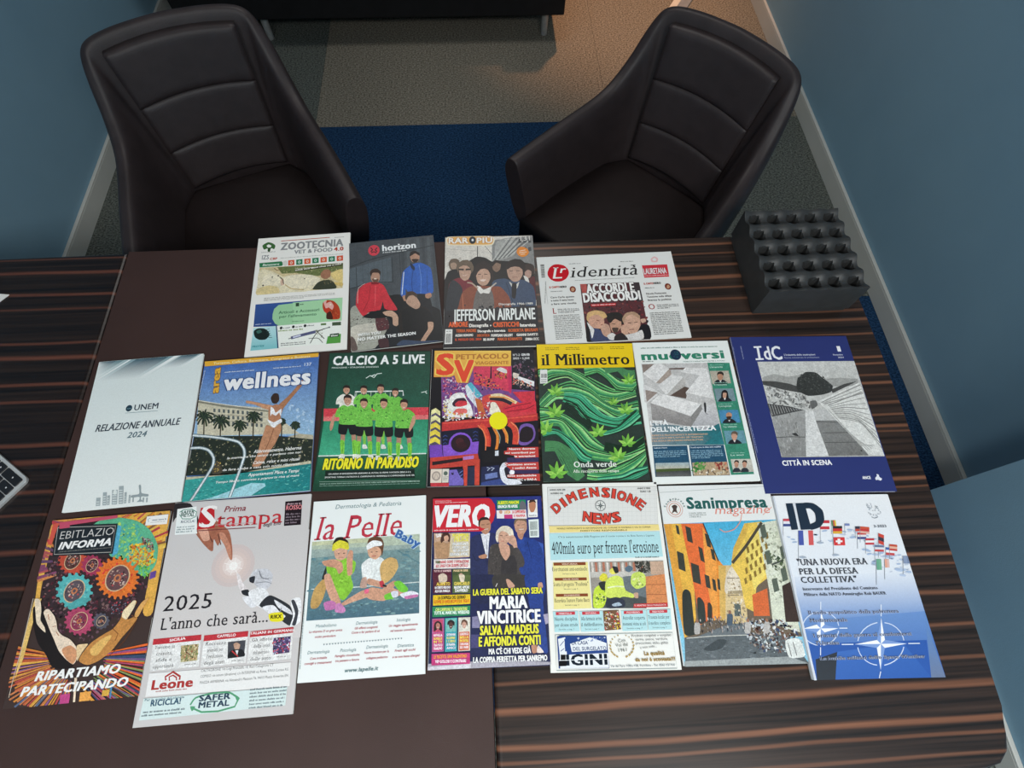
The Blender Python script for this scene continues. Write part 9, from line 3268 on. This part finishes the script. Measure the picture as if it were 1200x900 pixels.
# ------------------------------------------------------------------ the publications, row by row
PUBS = [
    ('zoo', 'newspaper', 'white farming newspaper with pale pigs and a green advert with a red hen', 'newspaper', (-0.40798, 0.69774, 0.04836, 0.20935, 0.30803, 0.004), 'f2f0ea', 'paper'),
    ('hor', 'magazine', 'dark grey catalogue with three models in red, blue and black clothes', 'magazine', (-0.20413, 0.69062, 0.08702, 0.19301, 0.28417, 0.005), '4c5358', 'gloss'),
    ('rar', 'magazine', 'music magazine with a group of young musicians above the words JEFFERSON AIRPLANE', 'magazine', (0.00542, 0.68488, -0.0166, 0.20238, 0.29285, 0.007), '2a2624', 'gloss'),
    ('ide', 'newspaper', 'wide folded newspaper with a red round L and the headline ACCORDI E DISACCORDI', 'newspaper', (0.27039, 0.65606, 0.01456, 0.31206, 0.22757, 0.004), 'e6e6e2', 'paper'),
    ('une', 'report', 'plain white annual report titled RELAZIONE ANNUALE 2024 with teal sweeps across the top', 'report', (-0.68239, 0.39342, 0.0491, 0.20687, 0.30508, 0.005), 'e6ece8', 'gloss'),
    ('wel', 'magazine', 'wellness magazine with a woman in a white bikini diving over a turquoise pool', 'magazine', (-0.46004, 0.392, 0.04174, 0.22788, 0.28667, 0.008), '5078b8', 'gloss'),
    ('cal', 'magazine', 'dark green football magazine with a team in lime shirts and yellow headline', 'magazine', (-0.23088, 0.39475, -0.02204, 0.20757, 0.28775, 0.004), '1c4434', 'gloss'),
    ('svv', 'magazine', 'black framed show magazine with red letters SV and a round yellow sticker', 'magazine', (-0.01913, 0.39176, -0.02664, 0.21197, 0.29026, 0.006), '15131a', 'gloss'),
    ('mil', 'magazine', 'magazine with a yellow title band over green hemp waves, titled Onda verde', 'magazine', (0.19169, 0.39136, -0.03096, 0.20015, 0.29129, 0.007), '20402c', 'gloss'),
    ('muo', 'magazine', 'white transport magazine with a concrete maze photo and a green column of portraits', 'magazine', (0.39779, 0.38386, -0.01775, 0.20458, 0.30259, 0.004), 'eef2ee', 'gloss'),
    ('idc', 'magazine', 'large navy blue magazine with a black and white photo of tree and steps', 'magazine', (0.62748, 0.36886, -0.03204, 0.25129, 0.33489, 0.006), '2c3672', 'gloss'),
    ('ebi', 'magazine', 'colourful painted magazine with two hands cupping gears', 'magazine', (-0.68269, 0.08213, 0.03505, 0.2058, 0.29134, 0.004), '40302c', 'gloss'),
    ('sta', 'newspaper', 'tall grey tabloid with a hand touching a robot hand and the headline 2025', 'newspaper', (-0.45632, 0.07293, 0.01999, 0.24449, 0.34723, 0.004), 'cfcbca', 'paper'),
    ('pel', 'magazine', 'white magazine titled la Pelle with two children in sun visors holding bats', 'magazine', (-0.22943, 0.08965, 0.00922, 0.20476, 0.29052, 0.004), 'f0f4f2', 'gloss'),
    ('ver', 'magazine', 'gossip magazine with red VERO title, two men and a blonde woman', 'magazine', (-0.02045, 0.08723, -0.02338, 0.19868, 0.27753, 0.006), '1c2450', 'gloss'),
    ('dim', 'newspaper', 'cream local newspaper with curved red letters DIMENSIONE NEWS and rescue workers in yellow', 'newspaper', (0.18747, 0.08725, -0.0339, 0.21489, 0.31058, 0.004), 'f0f0ea', 'paper'),
    ('san', 'magazine', 'business magazine with a street of orange and yellow houses under a blue sky', 'magazine', (0.39899, 0.07922, -0.03103, 0.20533, 0.29769, 0.005), 'e8eae8', 'gloss'),
    ('id', 'magazine', 'thick defence magazine with flags on ice fading into blue with white compass stars', 'magazine', (0.6105, 0.04819, -0.03625, 0.21637, 0.299, 0.009), 'e8ecf2', 'gloss'),
]
for key, name, label, cat, pose, base, kind in PUBS:
    publication(key, name, label, cat, pose, base, kind)


# ------------------------------------------------------------------ desk organiser
def organiser():
    root = tag(empty('desk_organiser', (0.570, 0.596, ZT)), 'square matt black desk organiser with a wavy top and grid of square holes', 'organiser')
    W_, D_, H_ = 0.210, 0.212, 0.083
    n, per = 110, 5.0
    b = bmesh.new()

    def zf(x, y):
        u, v = x / W_ * per, y / D_ * per      # cells; a hole sits at every cell centre
        cu, cv = math.cos(2 * PI * u), math.cos(2 * PI * v)
        hgt = H_ + 0.0018 * cu + 0.0048 * cv
        du, dv = abs(u % 1 - .5), abs(v % 1 - .5)
        d = max(du, dv) * .7 + math.hypot(du, dv) * .3
        k = min(1, max(0, (0.285 - d) / 0.05))
        return hgt - k * k * (3 - 2 * k) * 0.055
    g = [[b.verts.new((W_ * i / n, D_ * j / n, zf(W_ * i / n, D_ * j / n))) for i in range(n + 1)] for j in range(n + 1)]
    for j in range(n):
        for i in range(n):
            b.faces.new((g[j][i], g[j][i + 1], g[j + 1][i + 1], g[j + 1][i]))
    ring = [g[0][i] for i in range(n + 1)] + [g[j][n] for j in range(1, n + 1)] + [g[n][i] for i in range(n - 1, -1, -1)] + [g[j][0] for j in range(n - 1, 0, -1)]
    low = [b.verts.new((v.co.x, v.co.y, 0.014)) for v in ring]
    for i in range(len(ring)):
        k = (i + 1) % len(ring)
        b.faces.new((low[i], low[k], ring[k], ring[i]))
    b.faces.new(low[::-1])
    from_bm('honeycomb_block', b, M_BLACKBOX, root)
    from_bm('base_plinth', box_bm(0.003, W_ - .003, 0.003, D_ - .003, 0.0, 0.014, .001, 1), M_BLACKBOX, root)


organiser()


# ------------------------------------------------------------------ leather tub chairs
def loft_shell(b, stations, thick_bottom=True):
    rows = []
    for R, nrm, t, ob, ib in stations:
        R, N_, ob, ib = Vector(R), Vector((nrm[0], nrm[1], 0)).normalized(), Vector(ob), Vector(ib)
        o_top, i_top = R + N_ * t / 2, R - N_ * t / 2
        top = R + Vector((0, 0, 0.014))
        prof = [ob, ob.lerp(o_top, .35) + N_ * .012, ob.lerp(o_top, .75) + N_ * .010, o_top - Vector((0, 0, .02)), o_top.lerp(top, .5) + Vector((0, 0, .009)), top, i_top.lerp(top, .5) + Vector((0, 0, .009)), i_top - Vector((0, 0, .02)), ib.lerp(i_top, .6), ib.lerp(i_top, .25), ib]
        rows.append([b.verts.new(p) for p in prof])
    for a, c in zip(rows, rows[1:]):
        for i in range(len(a) - 1):
            b.faces.new((a[i], c[i], c[i + 1], a[i + 1]))
    for r in (rows[0], rows[-1]):
        b.faces.new(r)
    # underside
    for a, c in zip(rows, rows[1:]):
        b.faces.new((a[0], a[-1], c[-1], c[0]))
    bmesh.ops.recalc_face_normals(b, faces=b.faces)
    return rows


def cr(p, n=3):
    out = []
    for i in range(len(p) - 1):
        a, b, c, d = p[max(0, i - 1)], p[i], p[i + 1], p[min(len(p) - 1, i + 2)]
        for k in range(n):
            t = k / n
            out.append([0.5 * (2 * b[j] + (c[j] - a[j]) * t + (2 * a[j] - 5 * b[j] + 4 * c[j] - d[j]) * t * t + (3 * b[j] - a[j] - 3 * c[j] + d[j]) * t ** 3) for j in range(len(b))])
    out.append(list(p[-1]))
    return out


def make_chair(name, loc, rz, label):
    root = tag(empty(name, loc, rz), label, 'chair', 'leather tub chairs on the far side of the table')
    half = [  # rim xyz, outward normal, rim thickness, outer foot, inner foot
        ((.281, -.378, .640), (1, 0), .056, (.262, -.36, .41), (.228, -.36, .45)),
        ((.278, -.355, .645), (1, 0), .060, (.262, -.34, .37), (.226, -.34, .43)),
        ((.262, -.190, .655), (1, .08), .060, (.25, -.18, .35), (.212, -.18, .42)),
        ((.240, -.020, .672), (1, .12), .058, (.225, -.01, .35), (.186, -.02, .42)),
        ((.226, .070, .735), (.96, .28), .054, (.210, .05, .35), (.165, .02, .42)),
        ((.214, .118, .808), (.92, .4), .050, (.195, .075, .35), (.150, .034, .42)),
        ((.195, .152, .852), (.6, .8), .046, (.17, .095, .35), (.13, .046, .42)),
        ((.115, .170, .866), (.14, 1), .046, (.11, .115, .35), (.09, .055, .42)),
        ((.0, .178, .870), (0, 1), .046, (.0, .12, .35), (.0, .058, .42)),
    ]
    flat = [[*a, *n, t, *o, *i] for a, n, t, o, i in half]
    right_ = cr(flat, 3)
    left_ = [[-r[0], r[1], r[2], -r[3], r[4], r[5], -r[6], r[7], r[8], -r[9], r[10], r[11]] for r in right_]
    allr = left_[:-1] + right_[::-1]
    st = [(r[0:3], r[3:5], r[5], r[6:9], r[9:12]) for r in allr]
    b = bmesh.new()
    loft_shell(b, st)
    sh = from_bm('shell', b, M_LEATHER, root, True)
    m = sh.modifiers.new('smooth', 'SUBSURF')
    m.levels = m.render_levels = 2
    # seat cushion
    prof = [(-.238, -.385), (.238, -.385), (.226, -.20), (.200, -.02), (.150, .055), (-.150, .055), (-.200, -.02), (-.226, -.20)]
    b = prism_bm(prof, .385, .462, bevel=.016, seg=3)
    from_bm('seat_cushion', b, M_LEATHER_SEAT, root, True)
    # back rest: three upholstered fields separated by sewn grooves
    zs = [0.475, 0.590, 0.716, 0.850]
    for k in range(3):
        b = bmesh.new()
        nx, nz = 26, 22
        grid = []
        for j in range(nz + 1):
            row = []
            v = j / nz
            for i in range(nx + 1):
                u = i / nx * 2 - 1
                zz = zs[k] + (zs[k + 1] - zs[k]) * v
                arch = 0.008 * (1 - u * u)
                z = zz + arch + (-.0015 if v == 0 else 0)
                f = (zz - .475) / (.832 - .475)
                hw = .144 + .018 * f
                x = u * hw
                y = .052 + (.142 - .052) * ((z - .44) / .42) - .020 * (x / .17) ** 2
                puff = .0055 * (1 - abs(u) ** 14) * (1 - abs(2 * v - 1) ** 12)
                row.append(b.verts.new((x, y - .006 - puff, z)))
            grid.append(row)
        for j in range(nz):
            for i in range(nx):
                b.faces.new((grid[j][i], grid[j][i + 1], grid[j + 1][i + 1], grid[j + 1][i]))
        edge = grid[0] + [grid[j][nx] for j in range(1, nz + 1)] + grid[nz][-2::-1] + [grid[j][0] for j in range(nz - 1, 0, -1)]
        back = [b.verts.new((v.co.x, v.co.y + .022, v.co.z)) for v in edge]
        for i in range(len(edge)):
            q = (i + 1) % len(edge)
            b.faces.new((edge[i], back[i], back[q], edge[q]))
        b.faces.new(back)
        bmesh.ops.recalc_face_normals(b, faces=b.faces)
        from_bm('back_cushion', b, M_LEATHER, root, True)
    # piping round the back field
    # pedestal
    b = cyl_bm((0, -.12, .05), (0, -.12, .37), .028, .03)
    cyl_bm((0, -.12, .33), (0, -.12, .375), .11, .13, bm=b)
    from_bm('pedestal_column', b, M_DARKMETAL, root)
    for k in range(4):
        a = PI / 4 + k * PI / 2
        b = bmesh.new()
        cyl_bm((math.cos(a) * .02, -.12 + math.sin(a) * .02, .060), (math.cos(a) * .29, -.12 + math.sin(a) * .29, .030), .022, .014, 12, b)
        lg = from_bm('foot', b, M_CHROME, root)
        from_bm('glide', cyl_bm((math.cos(a) * .28, -.12 + math.sin(a) * .28, .0), (math.cos(a) * .28, -.12 + math.sin(a) * .28, .024), .022, .018, 14), M_DARKMETAL, lg)
    return root


make_chair('tub_chair', (-0.742, 1.308, 0), math.radians(21.0), 'dark brown leather tub chair on the left, its back nearest the left wall')
make_chair('tub_chair', (0.548, 1.247, 0), math.radians(-45.2), 'dark brown leather tub chair on the right, turned half sideways behind the black organiser')

# ------------------------------------------------------------------ sofa behind
sofa = tag(empty('sofa', (-0.5, 3.1, 0)), 'low black leather sofa on short metal legs at the back of the room', 'sofa')


def sp(name, args, mat, bev=.02):
    x0, x1, y0, y1, z0, z1 = args
    return from_bm(name, box_bm(x0 + .5, x1 + .5, y0 - 3.1, y1 - 3.1, z0, z1, bev, 3), mat, sofa, False)


sp('base_frame', (-1.40, 0.425, 2.68, 3.42, .15, .30), M_BLACK_FABRIC, .008)
sp('seat_cushion', (-1.24, -0.492, 2.67, 3.22, .30, .44), M_BLACK_FABRIC, .03)
sp('seat_cushion', (-0.488, 0.262, 2.67, 3.22, .30, .44), M_BLACK_FABRIC, .03)
sp('backrest', (-1.24, 0.262, 3.22, 3.42, .30, .78), M_BLACK_FABRIC, .03)
sp('armrest', (-1.40, -1.242, 2.68, 3.42, .30, .62), M_BLACK_FABRIC, .03)
sp('armrest', (0.266, 0.425, 2.68, 3.42, .30, .62), M_BLACK_FABRIC, .03)
for x, y in ((-1.04, 2.785), (0.345, 2.785), (-1.04, 3.34), (0.345, 3.34)):
    from_bm('leg', cyl_bm((x + .5, y - 3.1, 0), (x + .5, y - 3.1, .15), .016, .018, 16), M_CHROME, sofa, False)

# ------------------------------------------------------------------ keyboard
kb = tag(empty('keyboard', (-0.860, 0.300, ZT), math.radians(143.5)), 'silver computer keyboard with black keys left of the magazines, mostly out of view', 'keyboard')
KL, KW = 0.28, 0.115


def rr(x0, x1, y0, y1, r, n=5):
    out = []
    for cx, cy, a0 in ((x1 - r, y1 - r, 0), (x0 + r, y1 - r, 90), (x0 + r, y0 + r, 180), (x1 - r, y0 + r, 270)):
        out += [(cx + r * math.cos(math.radians(a0 + 90 * k / n)), cy + r * math.sin(math.radians(a0 + 90 * k / n))) for k in range(n + 1)]
    return out


from_bm('case', prism_bm(rr(-.004, KL, -.004, KW, .009), .0005, .006, bevel=.0012), M_ALU, kb)
ROWS = [[2.1, 1, 1, 1, 1, 1, 1, 1, 1, 1, 1.9], [1.5, 1, 1, 1, 1, 1, 1, 1, 1, 1, 1, 1.5], [1.8, 1, 1, 1, 1, 1, 1, 1, 1, 1, 1, 1.2], [1.5, 1, 1, 1, 1, 1, 1, 1, 1, 1, 1, 1, .5], [1, 1, 1, 1, 1, 1, 1, 1, 1, 1, 1, 1, 1], [1.2] * 11]
kr = random.Random(3)
for j, row in enumerate(ROWS):
    tot = sum(row)
    unit = (KL - .010) / tot
    x = .002
    for wk in row:
        x1 = x + unit * wk
        y0 = .002 + j * .0182
        k = from_bm('key', prism_bm(rr(x + .001, x1 - .001, y0, y0 + .0164, .002, 2), .006, .0078, bevel=.0005, seg=1), M_KEY, kb)
        cxk, cyk = (x + x1) / 2 - .003 * (wk > 1.4), y0 + .0075
        from_bm('key_legend', prism_bm([(cxk - .0012, cyk - .0014), (cxk + .0012, cyk - .0014), (cxk + .0012, cyk + .0004), (cxk, cyk + .0018), (cxk - .0012, cyk + .0004)], .00778, .00784), M_KEYMARK, k)
        x = x1
tag(from_bm('paper_sheet', prism_bm([(p[0] * .8 - .6, p[1]) for p in [(0, 0)]] and [(-1.030, .7165), (-1.22, .740), (-1.24, .62), (-1.06, .678)], ZT + .0001, ZT + .0025, bevel=.0005, seg=1), M_WHITE), 'white corner of a thin pad at the left edge of the table, above the keyboard', 'pad')

# ------------------------------------------------------------------ ceiling light fittings (outside the view); the rear one is made up for the added fill lamp
for x, yy, lb in ((0.75, -1.15, 'white framed ceiling light over the right half of the table'), (-0.75, -1.15, 'white framed ceiling light over the left half of the table'), (0.0, 2.0, 'white framed fill light added on the ceiling between the sofa and the chairs')):
    f = tag(empty('ceiling_light', (x, yy, ZC)), lb, 'light')
    b = bmesh.new()
    for a in ((-.48, -.455, -.33, .33), (.455, .48, -.33, .33), (-.455, .455, -.33, -.305), (-.455, .455, .305, .33)):
        box_bm(*a, -.03, 0, bm=b)
    from_bm('frame', b, M_SKIRT, f)
    from_bm('reflector', box_bm(-.455, .455, -.305, .305, -.008, -.001), M_CEIL, f)
